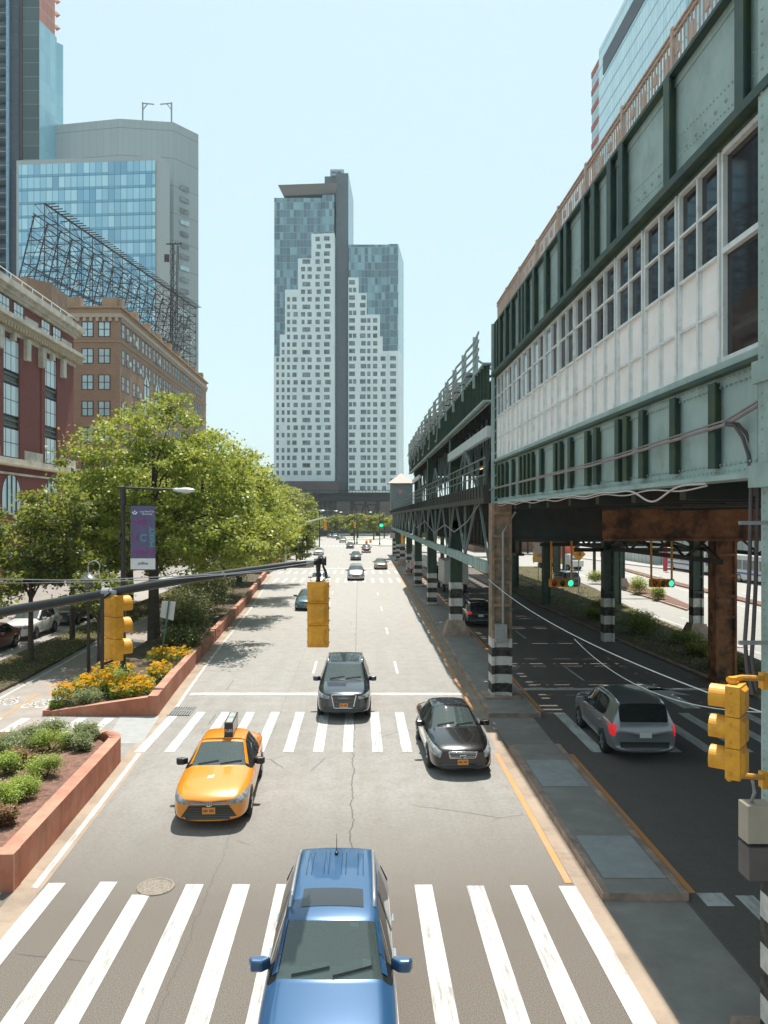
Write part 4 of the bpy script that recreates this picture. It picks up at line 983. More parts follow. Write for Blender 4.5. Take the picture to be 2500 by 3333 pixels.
for z in zs: mb.bar(up(A,z), up(B,z), .11 if z < zt-.1 else .2)
for o, z in ((-4.4,zb),(-3.4,44),(-2.6,48),(-1.8,51)): mb.bar(up(A,z,o), up(B,z,o), .12)
for k in range(n):
    a, b = P0[k], P0[k+1]
    for j in range(0, 7):
        if (k+j) % 2: mb.bar(up(a,zs[j]), up(b,zs[j+1]), .06)
        else: mb.bar(up(b,zs[j]), up(a,zs[j+1]), .06)
    mb.bar(up(a,39,-4.7), up(b,50,-2), .07); mb.bar(up(b,39,-4.7), up(a,50,-2), .07)
for k in range(60): p = A.lerp(B, (k+.3)/60); mb.bar(up(p,zt,0), up(p,zt,1.5), .12)
for k in range(0, 9): p = A.lerp(B, k/9); mb.bar(up(p,zb+.5,-4), up(p,zb+3.5,-1), .10)
mb.build('lattice', lat, sf)
mb = MB()
for k in range(26): p = A.lerp(B, rnd.random()); z = rnd.uniform(zb,zt-3); mb.bar(up(p,z,-.5), up(p+dN*2.2,z+1.8,-.5), .09)
mb.build('pale_brace', M['lampgrey'], sf)
# small lattice mast and a brown roof tank shape behind the first building
mb = MB()
for dx, dy in ((0,0),(1.6,0),(0,1.6),(1.6,1.6)): mb.bar((-36.9+dx*.6,150+dy,38.3),(-36.4+dx*.55,150.3+dy*.6,60.5),.14)
for k in range(11): z = 39+2*k; mb.bar((-36.9,150,z),(-35.7,150,z+2),.09); mb.bar((-35.9,150,z),(-36.9,150,z+2),.09)
mb.bar((-37.6,150,60.5),(-34.6,150,60.6),.2); mb.box(-37.9,-37.0,149.6,150,57,58.4)
tag(mb.build('lattice_mast', lat), 'narrow lattice antenna mast with a dish, standing behind the roof sign frame', 'mast')
# ---------------- red brick building with white cornices
rb = thing('red_brick_building', (-32.9,75,0), 'red brick factory building with big grid windows and white stone cornices, left edge', 'building')
red = brickmat('red_brick', (.235,.055,.045), (.185,.042,.036), (.24,.11,.09), .3, .1, .012)
cream = mat('white_stone_cornice', (.60,.55,.47), .8, var=.1, scale=.7, col2=(.42,.37,.30), scale2=.5)
cream2 = mat('ochre_cornice', (.52,.42,.29), .8, var=.15, scale=1)
spand = mat('grey_green_spandrel', (.10,.12,.11), .6, var=.2, scale=1)
X0 = -32.9; bx = [(51.5,56.0),(61.0,65.5),(70.4,75.0),(79.8,84.2)]
mb = MB(); mb.box(-70, X0-.35, 40, 88.6, 0, 28.2)
prev = 40
for y0, y1 in bx+[(88.6,88.6)]:
    mb.box(X0-.35, X0, prev, y0, 0, 28.2)
    if y1 > y0: 
        mb.box(X0-.35, X0-.02, y0, y1, 0, 12.2); mb.box(X0-.35, X0-.02, y0, y1, 24.1, 28.2)
    prev = y1
mb.build('wall', red, rb)
mb = MB()
for y0, y1 in bx:
    for y in (y0, y1-.28): mb.box(X0-.1, X0+.12, y-.4, y+.5, 12.8, 24.6, 0)
    mb.box(X0-.3, X0-.2, y0, y1, 12.2, 24.2, 1)
    for z in (15.75, 16.3, 19.9, 20.6): mb.box(X0-.2, X0-.05, y0, y1, z, z+.18, 1)
mb.build('pier_edge', [red, spand], rb)
mb = MB()
mb.box(-70, X0+1.0, 38, 89.6, 28.5, 29.1, 0); mb.box(-70, X0+.6, 38, 89.2, 28.1, 28.5, 0); mb.box(-70, X0+.3, 38, 88.9, 27.85, 28.1, 0)
mb.box(-70, X0+1.1, 38, 89.7, 25.55, 25.95, 0); mb.box(-70, X0+.75, 38, 89.3, 25.2, 25.55, 1); mb.box(-70, X0+.2, 38, 88.8, 24.5, 25.2, 0)
for y in np.arange(40, 89, .62): mb.box(X0+.2, X0+.8, y, y+.3, 24.85, 25.2, 1)
for y0, y1 in bx:
    for y in (y0-1.0, y1+.1): mb.box(X0, X0+.5, y, y+.9, 22.6, 24.6, 0); mb.box(X0, X0+.3, y-.1, y+1.0, 25.95, 26.6, 0)
    ym = (y0+y1)/2; mb.box(X0, X0+.4, ym-.3, ym+.3, 23.9, 24.6, 0); mb.box(X0-.02, X0+.1, y1+.6, y1+3.6, 26.0, 27.0, 0)
mb.box(-70, X0+.45, 38, 88.9, 12.1, 12.75, 0); mb.box(-70, X0+.6, 38, 89.0, 12.0, 12.2, 1); mb.box(-70, X0+.25, 38, 88.8, 11.2, 11.4, 0)
for y0, y1 in bx: mb.box(X0, X0+.25, y1+.2, y1+4.4, 12.75, 13.7, 0)
mb.build('cornice', [cream, cream2], rb)
skyp = mat('sky_painted_pane', (.50,.63,.67), .08, var=.08, scale=.3, spec=1)  # sky reflection is in the pane colour itself
for y0, y1 in bx:
    for z0, z1 in ((21.0,24.05),(16.8,19.75),(12.85,15.6)): win_side(rb, y0+.1, y1-.1, z0, z1, X0-.04, mat('black_window_bar', (.03,.03,.035), .5, var=0) if 'black_window_bar' not in bpy.data.materials else bpy.data.materials['black_window_bar'], skyp, 4, 2, .09)
    for a, b in ((y0-.3,y0+1.9),(y0+2.7,y0+4.9)): win_side(rb, a, b, 26.1, 27.75, X0+.02, frame_dk, skyp, 3, 2, .09)
    yc = (y0+y1)/2; mb = MB(); w = 1.9
    mb.poly([(X0+.03,yc-w,7.5),(X0+.03,yc+w,7.5)]+[(X0+.03,yc+w*math.cos(a),9.3+w*math.sin(a)) for a in np.linspace(0,math.pi,11)], 0)
    for d in (-.95,0,.95): mb.bar((X0+.06,yc+d,7.5),(X0+.06,yc+d,9.3+math.sqrt(w*w-d*d)),.1,.1,1)
    mb.build('arched_window', [pane_blue, frame_dk], rb)
mb = MB(); mb.box(X0-1.2, X0-1.1, 40, 88, 29.1, 29.2)
for z in (29.6, 30.1): mb.bar((X0+.2,40,z),(X0+.2,88.8,z),.07)
for y in np.arange(41, 89, 2.4): mb.bar((X0+.2,y,29.1),(X0+.2,y,30.1),.07)
mb.build('roof_handrail', M['lampgrey'], rb)
mb = MB(); mb.prism([(-44,93),(-42,91.5),(-39.6,91.5),(-37.6,94),(-37.6,99),(-44,99)], 20.0, 35.8, 0, 1)
tag(mb.build('water_tank', [mat('brown_tank_boards', (.24,.15,.10), .8, var=.2, scale=1.5), mat('tank_roof', (.35,.29,.25), .8)]), 'brown octagonal roof tank behind the red brick cornice, left of the sign frame', 'tank')
# ---------------- glass tower on the right
gt = thing('glass_tower', (60,150,0), 'pale mirror glass office tower with a dark louvre band, behind the station roof', 'office building')
gw = curtain('pale_sky_painted_glass', 1.6, 3.9, [(.50,.72,.80),(.55,.77,.84),(.60,.81,.87)], line=(.26,.42,.50), lw=.13, lh=.42, rough=.2, spec=.6)  # pale tints paint the sky mirrored in this facade
mb = MB(); mb.box(60, 100, 141, 192, 0, 124); mb.build('glass_front', gw, gt)
mb = MB(); mb.box(59.8, 60, 141, 188.3, 115.6, 119.8); mb.build('louvre_band', mat('dark_louvre', (.07,.075,.095), .6, var=.1), gt)
gw2 = curtain('deeper_blue_glass', 1.6, 3.9, [(.20,.42,.55),(.28,.52,.64),(.36,.6,.7)], line=(.14,.3,.4), lw=.09, lh=.2, rough=.2)
mb = MB(); mb.box(60.4, 100, 60, 141, 0, 121); mb.build('glass_front', gw2, gt)
ow = mat('orange_red_panel', (.42,.075,.04), .6, var=.15, scale=1)
for k in range(25):
    z = 122.8-4.67*k
    if z < 8: break
    mb = MB(); mb.box(60.5, 72, 192, 200, z-1.5, z); mb.build('red_panel', ow, gt)
mb = MB(); mb.box(60.62, 72, 192, 199.9, 0, 122.6); mb.build('corner_glazing', curtain('corner_glass', 1.3, 4.67, [(.2,.34,.38),(.36,.52,.56)], line=(.12,.18,.2), lw=.12, lh=.1, rough=.15), gt)
# ---------------- low buildings beyond the right carriageways
lb = thing('low_commercial_building', (58,118,0), 'long low pale building with ribbed wall across the sunlit road, seen under the viaduct', 'building')
mb = MB(); mb.box(44, 75, 116, 140, 0, 9.5); mb.box(56, 80, 60, 116, 0, 12); mb.build('wall', curtain('ribbed_pale_wall', 1.6, 12, [(.42,.46,.44),(.50,.53,.50)], line=(.2,.24,.24), lw=.14, lh=.1, rough=.7, spec=.2), lb)
mb = MB(); mb.box(43.6, 80, 115.6, 116, 4.2, 5.2); mb.build('fascia', mat('green_fascia', (.10,.24,.16), .6), lb)
lb = thing('brick_warehouse', (34,150,0), 'reddish low building at the far end of the sunlit road right of the viaduct', 'building')
mb = MB(); mb.box(24, 46, 160, 185, 0, 12); mb.build('wall', brickmat('far_brick', (.30,.16,.12), (.26,.13,.1), (.3,.22,.18), .5, .2, .02), lb)
for k in range(5):
    for z in (2.5, 7): mb = MB(); mb.box(25.5+4*k, 28+4*k, 159.9, 160, z, z+2.5); mb.build('window', pane_dk, lb)
# ---------------- elevated line crossing the end of the avenue
cv = thing('crossing_viaduct', (-20,290,0), 'dark elevated railway line crossing the avenue in front of the apartment tower', 'viaduct')
k_ = .116
def VXc(px): return (px-1168)*k_
mb = MB(); mb.box(-60, VXc(1290), 288, 298, 13.2, 15.6); mb.build('deck', mat('deck_black', (.03,.03,.035), .7, var=.2, scale=.3), cv)
mb = MB(); mb.box(-60, VXc(1290), 287.7, 288, 15.5, 16.4, 0)
for k in range(60): x = -60+k*1.25; mb.box(x, x+.15, 287.5, 287.7, 15.5, 17.2, 0)
mb.box(-60, VXc(1290), 287.5, 287.7, 17.1, 17.3, 0); mb.build('parapet', M['steel_k'], cv)
for px in (930, 1012, 1146, 1230, 1290):
    mb = MB(); x = VXc(px); mb.box(x-.7, x+.7, 289, 292, 0, 13.2); mb.build('column', M['steel_k'], cv)
mb = MB(); xs = [VXc(p) for p in (1150, 1190, 1230)]
for a, b in zip(xs, xs[1:]): m = (a+b)/2; mb.bar((a,289,13),(m,289,6.5),.7); mb.bar((m,289,6.5),(b,289,13),.7)
mb.bar((xs[0],289,11.9),(xs[-1],289,11.9),.6); mb.bar((xs[1],289,13),(xs[1],289,4),.5); mb.build('bracing', M['steel_k'], cv)
mb = MB(); mb.box(-60, VXc(1095), 296, 300, 0, 13.2); mb.build('shade_infill', curtain('dark_shade_infill', 2, 6, [(.025,.03,.035),(.05,.055,.06)], rough=.4), cv)  # dark sheet added for the shade area beneath the deck
# gate tower with pyramid roof on the viaduct
gh = thing('signal_house', (7.1,135,8), 'small green tower with a pale pyramid roof on the far end of the viaduct', 'signal house')
mb = MB(); mb.box(5.6,9.4,134,138,8.4,13.1); mb.box(6.6,7.3,133.95,134,10,12.5); mb.build('wall', M['steel_m'], gh)
mb = MB(); mb.add([(5,133.4,13.1),(10,133.4,13.1),(10,138.6,13.1),(5,138.6,13.1),(7.5,136,15.0)], [(0,1,4),(1,2,4),(2,3,4),(3,0,4),(3,2,1,0)]); mb.build('roof', mat('pale_roof', (.26,.20,.17), .6, var=.05), gh)
mb = MB(); mb.box(6.9,7.6,133.93,133.97,11.3,12.0); mb.build('sign', mat('red_white_sign', (.5,.2,.2), .6, var=0), gh)
# ================================================================ VEHICLES
tyre_m = mat('tyre_rubber', (.016,.016,.016), .8, var=.2, scale=20, world=False)
rim_m = mat('alloy_rim', (.35,.36,.37), .3, metal=.7, var=0)
trim_m = mat('black_trim', (.018,.018,.02), .45, var=0)
chrome = mat('chrome', (.65,.67,.68), .15, metal=.9, var=0)
cabin_m = mat('cabin_interior', (.05,.05,.052), .8, var=.2, scale=6, world=False)
dash_m = mat('dashboard', (.26,.31,.28), .7, var=.15, scale=8, world=False)
seat_m = mat('seat_fabric', (.09,.09,.09), .9, var=.2, scale=8, world=False)
g_front = glassmat('windscreen_glass', (.60,.80,.76), 1.9, .30, body=.30)  # teal body colour adds to the sky reflected in the screen
g_side = glassmat('dark_side_glass', (.25,.28,.28), 1.5, .75)
plate_o = mat('orange_plate', (.75,.28,.03), .5, var=0); plate_w = mat('pale_plate', (.6,.6,.6), .5, var=0)
plate_t = mat('plate_text', (.05,.05,.15), .5, var=0)
lampg = mat('headlight_glass', (.26,.28,.29), .10, var=.6, scale=9, spec=1, world=False)
drl = mat('lit_running_light', (.9,.95,.9), .3, var=0, emit=((.7,1,.85), .5)); amberl = mat('lit_orange_lamp', (.9,.4,.2), .3, var=0, emit=((1,.42,.2), 1.2))
def grille_mat(name='grille', n=28, c1=(.012,.012,.014), c2=(.30,.31,.33)):
    m, nt, bs = newmat(name); s = N(nt, 'ShaderNodeSeparateXYZ'); nt.links.new(pos(nt), s.inputs[0])
    f = mth(nt, 'LESS_THAN', mth(nt, 'FRACT', mth(nt, 'MULTIPLY', s.outputs[2], n)), .28)
    nt.links.new(mixc(nt, f, c1, c2), bs.inputs['Base Color']); bs.inputs['Roughness'].default_value = .35; return m
gr_chrome = grille_mat('chrome_bar_grille', 18, (.012,.012,.014), (.55,.57,.58)); gr_dark = grille_mat('dark_slat_grille', 26, (.012,.010,.009), (.10,.085,.07))
paints = {}
def paint(name, col, metal=.35, rough=.28):
    """car paint; door gaps and panel seams are cut in as thin dark lines"""
    if name in paints: return paints[name]
    m, nt, bs = newmat(name); s = N(nt, 'ShaderNodeSeparateXYZ'); nt.links.new(pos(nt), s.inputs[0])
    x, y, z = s.outputs; f = None
    for y0 in (-.62, .42, 1.42):
        g = mth(nt, 'LESS_THAN', mth(nt, 'ABSOLUTE', mth(nt, 'SUBTRACT', y, y0)), .008)
        f = g if f is None else mth(nt, 'MAXIMUM', f, g)
    ax = mth(nt, 'ABSOLUTE', x)
    f = mth(nt, 'MULTIPLY', f, mth(nt, 'GREATER_THAN', ax, .66)); f = mth(nt, 'MULTIPLY', f, mth(nt, 'GREATER_THAN', z, .32))
    n = noise(nt, pos(nt), 400, 1)
    c = mixc(nt, ramp(nt, n, .4, .6), tuple(a*.94 for a in col), tuple(min(1,a*1.06) for a in col))
    nt.links.new(mixc(nt, f, c, (.008,.008,.008)), bs.inputs['Base Color'])
    bs.inputs['Metallic'].default_value = metal; bs.inputs['Roughness'].default_value = rough
    bs.inputs['Coat Weight'].default_value = 1; bs.inputs['Coat Roughness'].default_value = .03
    paints[name] = m; return m
# side profiles.  station: (y, half width, z shoulder, half width of top edge, z of top edge, crown, z low)
PROF = {
 'sedan': dict(L=4.85, W=1.83, H=1.45, wb=(-1.42,1.36), R=.335, st=[
  (-2.425,.64,.60,.52,.65,.02,.24),(-2.37,.76,.67,.62,.72,.03,.19),(-2.15,.85,.74,.68,.81,.04,.18),(-1.75,.895,.80,.71,.875,.05,.18),(-1.2,.905,.85,.68,.935,.05,.18),
  (-.86,.905,.87,.67,.965,.045,.18),(-.10,.905,.90,.56,1.36,.05,.18),(.15,.905,.90,.555,1.405,.045,.18),(.75,.905,.915,.55,1.41,.04,.18),(1.10,.90,.93,.54,1.375,.04,.18),
  (1.78,.89,.965,.60,1.06,.035,.18),(1.95,.88,.965,.60,1.045,.03,.19),(2.30,.82,.95,.56,1.02,.02,.22),(2.41,.74,.80,.52,.88,.0,.28)], ws=(5,6), roof=(6,9), rw=(9,10), side=(5,9)),
 'suv': dict(L=4.75, W=1.86, H=1.68, wb=(-1.36,1.33), R=.365, st=[
  (-2.37,.68,.76,.56,.84,.02,.32),(-2.32,.80,.84,.66,.93,.03,.26),(-2.08,.89,.91,.71,1.0,.04,.25),(-1.65,.915,.96,.73,1.05,.05,.25),(-1.25,.92,.99,.72,1.09,.05,.25),
  (-1.02,.92,1.0,.71,1.12,.045,.25),(-.32,.92,1.03,.66,1.55,.06,.25),(-.05,.92,1.04,.665,1.61,.055,.25),(.8,.92,1.06,.665,1.64,.05,.25),(1.55,.915,1.08,.66,1.62,.045,.25),
  (2.10,.90,1.10,.65,1.575,.035,.25),(2.31,.87,1.06,.66,1.10,.02,.27),(2.36,.85,.92,.70,.98,.01,.30),(2.40,.80,.68,.66,.76,.0,.35)], ws=(5,6), roof=(6,10), rw=(10,11), side=(5,9)),
 'van': dict(L=5.1, W=1.98, H=1.75, wb=(-1.5,1.5), R=.35, st=[
  (-2.55,.66,.56,.50,.62,.02,.26),(-2.47,.82,.64,.64,.74,.03,.22),(-2.2,.93,.75,.72,.88,.04,.2),(-1.9,.97,.86,.76,.98,.05,.2),(-1.6,.98,.94,.76,1.08,.05,.2),
  (-1.45,.985,.98,.75,1.13,.045,.2),(-.6,.985,1.03,.64,1.62,.05,.2),(-.3,.985,1.03,.63,1.69,.045,.2),(.8,.985,1.04,.63,1.72,.04,.2),(1.8,.98,1.05,.62,1.69,.04,.2),
  (2.3,.96,1.07,.60,1.6,.03,.2),(2.48,.93,1.03,.66,1.1,.02,.22),(2.53,.90,.95,.70,1.0,.01,.25),(2.55,.84,.7,.64,.78,.0,.3)], ws=(5,6), roof=(6,10), rw=(10,11), side=(5,10)),
}
def ring_pts(s):
    y, w, zs, wt, zt, cr, zl = s
    return [(0,y,zl),(w*.80,y,zl),(w*.965,y,zl+.10),(w,y,zl+(zs-zl)*.45),(w*.985,y,zs-.07),(w*.955,y,zs),(wt+(w*.955-wt)*.06,y,zs+(zt-zs)*.94),(wt*.93,y,zt+cr*.35),(wt*.5,y,zt+cr*.85),(0,y,zt+cr)]
def hull(p, bow=.16):
    """closed control cage -> subdivided mesh, material slots: 0 paint 1 windscreen 2 side glass 3 rear glass 4 trim 5 sunroof"""
    st_ = p['st']; n = len(st_); Rr = [ring_pts(s) for s in st_]; nr = len(Rr[0])
    for i in range(n):       # plan curvature of nose and tail, windscreen bows forward
        for j in range(nr):
            x, y, z = Rr[i][j]; k = (x/(p['W']/2))**2
            if i < 5: y += k*.20*(1-i/6)
            elif i in (5,6): y += k*bow*(1 if j >= 6 else .3)
            elif i >= n-3: y -= k*.10
            Rr[i][j] = (x, y, z)
    v = []; idx = {}
    for i in range(n):
        for j in range(nr):
            for sd in (1, -1):
                if sd == -1 and j in (0, nr-1): idx[i,j,-1] = idx[i,j,1]; continue
                x, y, z = Rr[i][j]; idx[i,j,sd] = len(v); v.append((x*sd, y, z))
    f = []; m = []
    def face(a, mi): f.append(a); m.append(mi)
    for i in range(n-1):
        for j in range(nr-1):
            mi = 0
            if i == p['ws'][0] and j >= 6: mi = 1
            elif i == p['rw'][0] and j >= 6: mi = 3
            elif p['side'][0] <= i < p['side'][1]+0 and j == 5: mi = 2 if i > p['side'][0] else 2
            elif j <= 1: mi = 4
            if p.get('sunroof') and i == p['roof'][0]+1 and j >= 7: mi = 5
            for sd in (1, -1):
                q_ = (idx[i,j,sd], idx[i+1,j,sd], idx[i+1,j+1,sd], idx[i,j+1,sd])
                face(q_ if sd == -1 else q_[::-1], mi)
    for i, rev in ((0, False), (n-1, True)):
        for j in range(nr-1):
            a, b, c, d = idx[i,j,1], idx[i,j+1,1], idx[i,j+1,-1], idx[i,j,-1]
            q_ = [a, b, c, d]; u = []
            for k in q_:
                if k not in u: u.append(k)
            face(tuple(u if not rev else u[::-1]), 0)
    me = bpy.data.meshes.new('hull'); me.from_pydata(v, [], f); me.update()
    for k in range(6): me.materials.append(None)
    me.polygons.foreach_set('material_index', m)
    me.polygons.foreach_set('use_smooth', [True]*len(f))
    bm = bmesh.new(); bm.from_mesh(me); bmesh.ops.recalc_face_normals(bm, faces=bm.faces)
    cl = bm.edges.layers.float.new('crease_edge')
    for e in bm.edges:
        ms = {fc.material_index for fc in e.link_faces}
        if len(ms) > 1: e[cl] = .75 if (ms & {1,2,3}) else .35
    bm.to_mesh(me); bm.free()
    return me
def eval_obj(me, mods):
    o = bpy.data.objects.new('tmp', me); link(o); tmp = []
    for t, kw in mods:
        if t == 'CUT':
            c = bpy.data.objects.new('cut', kw); link(c); tmp.append(c)
            b = o.modifiers.new('b', 'BOOLEAN'); b.operation = 'DIFFERENCE'; b.object = c; b.solver = 'EXACT'; b.material_mode = 'INDEX'
        else:
            b = o.modifiers.new('m', t)
            for k, x in kw.items(): setattr(b, k, x)
    dg = bpy.context.evaluated_depsgraph_get(); dg.update()
    r = bpy.data.meshes.new_from_object(o.evaluated_get(dg))
    for c in tmp+[o]: bpy.data.objects.remove(c)
    return r
hull_cache = {}
def get_hull(kind, scale, sunroof, lod):
    key = (kind, scale, sunroof, lod)
    if key in hull_cache: return hull_cache[key]
    p = dict(PROF[kind]); p['sunroof'] = sunroof; me = hull(p)
    sx, sy, sz = scale
    for v in me.vertices: v.co = (v.co.x*sx, v.co.y*sy, v.co.z*sz)
    mods = [('SUBSURF', dict(levels=3 if lod else 2, render_levels=3 if lod else 2))]
    cut = MB(); r = p['R']*1.16
    for wy in p['wb']:
        for sd in (1, -1):
            x0 = sd*p['W']/2*sx
            prof = [(0,-.26),(r,-.26),(r,.3),(0,.3)]
            cut.lathe(prof, (x0, wy*sy, p['R']), 28, 'x')
    cm = bpy.data.meshes.new('cutm'); cm.from_pydata(cut.v, [], cut.f)
    bm = bmesh.new(); bm.from_mesh(cm); bmesh.ops.remove_doubles(bm, verts=bm.verts, dist=1e-5); bmesh.ops.recalc_face_normals(bm, faces=bm.faces)
    bm.to_mesh(cm); bm.free()
    for k in range(6): cm.materials.append(None)
    cm.polygons.foreach_set('material_index', [4]*len(cm.polygons)); 
    sub = eval_obj(me, mods)
    r_ = eval_obj(sub, [('CUT', cm)])
    if len(r_.polygons) < 200: r_ = sub; print('boolean failed', kind)
    bm = bmesh.new(); bm.from_mesh(sub); bvh = BVHTree.FromBMesh(bm); bm.free()
    hull_cache[key] = (r_, bvh); return hull_cache[key]
def split(me, idxs, name, mats, parent, solid=None, offset=0):
    bm = bmesh.new(); bm.from_mesh(me)
    bmesh.ops.delete(bm, geom=[f for f in bm.faces if f.material_index not in idxs], context='FACES')
    if not bm.faces: bm.free(); return None
    if offset:
        bm.normal_update()
        for v in bm.verts: v.co += v.normal*offset
    m2 = bpy.data.meshes.new(name)
    for f in bm.faces: f.smooth = True; f.material_index = idxs.index(f.material_index) if len(mats) > 1 else 0
    bm.to_mesh(m2); bm.free()
    m2.materials.clear()
    for m in mats: m2.materials.append(m)
    o = bpy.data.objects.new(name, m2); link(o); o.parent = parent; return o
def patch(bvh, corners, axis, parent, name, m, off=.008, n=(10,5), sgn=-1):
    """quad patch laid on the hull. axis 'y': corners are (x,z), ray along y; 'z': (x,y) from above; 'x': (y,z)"""
    a, b, c, d = [Vector(k) for k in corners]; pts = []; ok = True
    for i in range(n[0]+1):
        for j in range(n[1]+1):
            u, v = i/n[0], j/n[1]; p = (a*(1-u)+b*u)*(1-v)+(d*(1-u)+c*u)*v
            if axis == 'y': o, dr = Vector((p.x, sgn*4, p.y)), Vector((0,-sgn,0))
            elif axis == 'z': o, dr = Vector((p.x, p.y, 4)), Vector((0,0,-1))
            else: o, dr = Vector((sgn*3, p.x, p.y)), Vector((-sgn,0,0))
            h = bvh.ray_cast(o, dr)
            if h[0] is None: pts.append(None)
            else: pts.append(h[0]+h[1]*off)
    mb = MB(); W_ = n[1]+1
    for i in range(n[0]):
        for j in range(n[1]):
            q_ = [pts[i*W_+j], pts[(i+1)*W_+j], pts[(i+1)*W_+j+1], pts[i*W_+j+1]]
            if all(k is not None for k in q_): mb.poly(q_)
    if not mb.f: return None
    o = mb.build(name, m, None, smooth=True); o.parent = parent
    return o
wheel_cache = {}
def sides(me, m, t):
    for sd in (1, -1):
        o = split(me, [2], 'side_window', [m], t)
        bm = bmesh.new(); bm.from_mesh(o.data); bmesh.ops.delete(bm, geom=[f for f in bm.faces if f.calc_center_median().x*sd < 0], context='FACES'); bm.to_mesh(o.data); bm.free()
def wheel(parent, x, y, R_, sd, lod):
    w = .21; k = (round(R_,3), lod)
    if k not in wheel_cache:
        t = MB().lathe([(R_*.66,-w/2),(R_*.93,-w/2),(R_,-w/2+.035),(R_,w/2-.035),(R_*.93,w/2),(R_*.66,w/2)], (0,0,0), 28, 'x')
        rm = MB().lathe([(R_*.66,-w/2+.01),(R_*.66,w/2-.02),(R_*.60,w/2-.03),(R_*.58,w/2-.09),(.0,w/2-.09)], (0,0,0), 28, 'x')
        for a in range(5 if lod else 5):
            t_ = 2*math.pi*a/5; rm.bar((w/2-.035,.03*math.cos(t_),.03*math.sin(t_)), (w/2-.04,R_*.62*math.cos(t_),R_*.62*math.sin(t_)), .05, .09, up=(1,0,0))
        rm.lathe([(.055,w/2-.08),(.055,w/2-.02),(0,w/2-.015)], (0,0,0), 12, 'x')
        to = t.build('tyre', tyre_m, None, smooth=True); ro = rm.build('rim', rim_m, None); wheel_cache[k] = (to.data, ro.data)
        bpy.data.objects.remove(to); bpy.data.objects.remove(ro)
    tm, rmm = wheel_cache[k]
    e = bpy.data.objects.new('wheel', tm); link(e); e.parent = parent; e.location = (x-sd*w/2, y, R_); e.name = 'wheel'
    if sd < 0: e.rotation_euler = (0,0,math.pi)
    r = bpy.data.objects.new('rim', rmm); link(r); r.parent = e
def car(kind, loc, rot, pm, label, cat='car', scale=(1,1,1), lod=1, group=None, grille=gr_dark, gq=None, hl=None, head=lampg, plate=plate_o, sunroof=False,
        rails=False, tail=None, lower=None, mirror=None, name='parked_car', brake=False, roofm=None, interior=True, emblem=None, fog=None, plate_z=None, tails=None, plate_txt=None, sg=None, gframe=False):
    p = PROF[kind]; sx, sy, sz = scale; t = thing(name, (0,0,0), label, cat, group)
    me, bvh = get_hull(kind, scale, False, lod > 1); Wd = p['W']/2*sx; L = p['L']/2*sy
    split(me, [0, 4], 'body', [pm, trim_m], t)
    split(me, [1], 'windscreen', [g_front], t); split(me, [3], 'rear_window', [g_side], t); sides(me, sg or g_side, t)
    if sunroof: patch(bvh, ((-sunroof[0],sunroof[1]),(sunroof[0],sunroof[1]),(sunroof[0]*.97,sunroof[2]),(-sunroof[0]*.97,sunroof[2])), 'z', t, 'sunroof', mat('sunroof_glass', (.03,.035,.04), .06, var=0, spec=1), .006, (10,6))
    st_ = p['st']; zs = st_[6][2]*sz; y0 = st_[5][0]*sy; y1 = st_[p['rw'][0]][0]*sy
    # inside: tub, dash, seats
    if interior:
        mb = MB(); mb.box(-Wd*.86, Wd*.86, y0+.1, y1+.1, .35*sz, zs-.28); mb.build('cabin_floor', cabin_m, None).parent = t
        mb = MB(); mb.box(-Wd*.80, Wd*.80, y0+.14, y0+.62, zs-.30, zs-.02); mb.box(Wd*.20, Wd*.62, y0+.34, y0+.66, zs-.05, zs+.05); mb.box(-Wd*.3, -Wd*.02, y0+.45, y0+.63, zs-.05, zs+.03)
        o = mb.build('dashboard', dash_m, None, bevel=.03); o.parent = t
        for sd in (1, -1):
            for yy in ((y0+1.05,), (y0+1.05, y0+2.0))[lod > 0]:
                mb = MB(); mb.box(sd*Wd*.42-.25, sd*Wd*.42+.25, yy, yy+.18, zs-.45, zs+.18); mb.box(sd*Wd*.42-.13, sd*Wd*.42+.13, yy+.03, yy+.15, zs+.2, zs+.38); mb.box(sd*Wd*.42-.25, sd*Wd*.42+.25, yy-.45, yy, zs-.45, zs-.28)
                o = mb.build('seat', seat_m, None, bevel=.05); o.parent = t
        if lod:
            mb = MB(); c = [(Wd*.42+.19*math.cos(a), y0+.74+.06*math.sin(a), zs-.08+.19*math.sin(a)) for a in np.linspace(0, 2*math.pi, 17)]; mb.tube(c, .016, 6); mb.build('steering_wheel', trim_m, None).parent = t
    for wy in p['wb']:
        for sd in (1, -1): wheel(t, sd*(Wd-.015), wy*sy, p['R'], sd, lod)
    zc = p['R']*1.0
    # lights, grille, plate on the nose
    zh = st_[1][2]*sz
    hl = hl or ((.50,zh-.02),(.90,zh+.10),(.88,zh-.10),(.52,zh-.14))
    for sd in (1, -1):
        q_ = [(sd*a*Wd, b) for a, b in hl]; o = patch(bvh, q_, 'y', t, 'headlight', head, .01)
    gq = gq or ((-.45,zh-.03),(.45,zh-.03),(.40,zh-.17),(-.40,zh-.17))
    for q_ in (gq if isinstance(gq[0][0], tuple) else (gq,)): patch(bvh, [(a*Wd, b) for a, b in q_], 'y', t, 'grille', grille, .012, (14,6))
    if gframe:
        qq = gq if not isinstance(gq[0][0], tuple) else gq[0]; pts = []
        for (a, b), (c, d) in zip(qq, qq[1:]+qq[:1]):
            for k in range(8):
                h = bvh.ray_cast(Vector(((a+(c-a)*k/8)*Wd, -4, b+(d-b)*k/8)), Vector((0,1,0)))
                if h[0] is not None: pts.append(h[0]+h[1]*.015)
        MB().tube(pts+pts[:1], .022, 6).build('grille_frame', chrome, None, smooth=True).parent = t
    if lower: patch(bvh, [(a*Wd, b) for a, b in lower], 'y', t, 'lower_grille', gr_dark, .009, (14,5))
    pz = plate_z or zh-.20
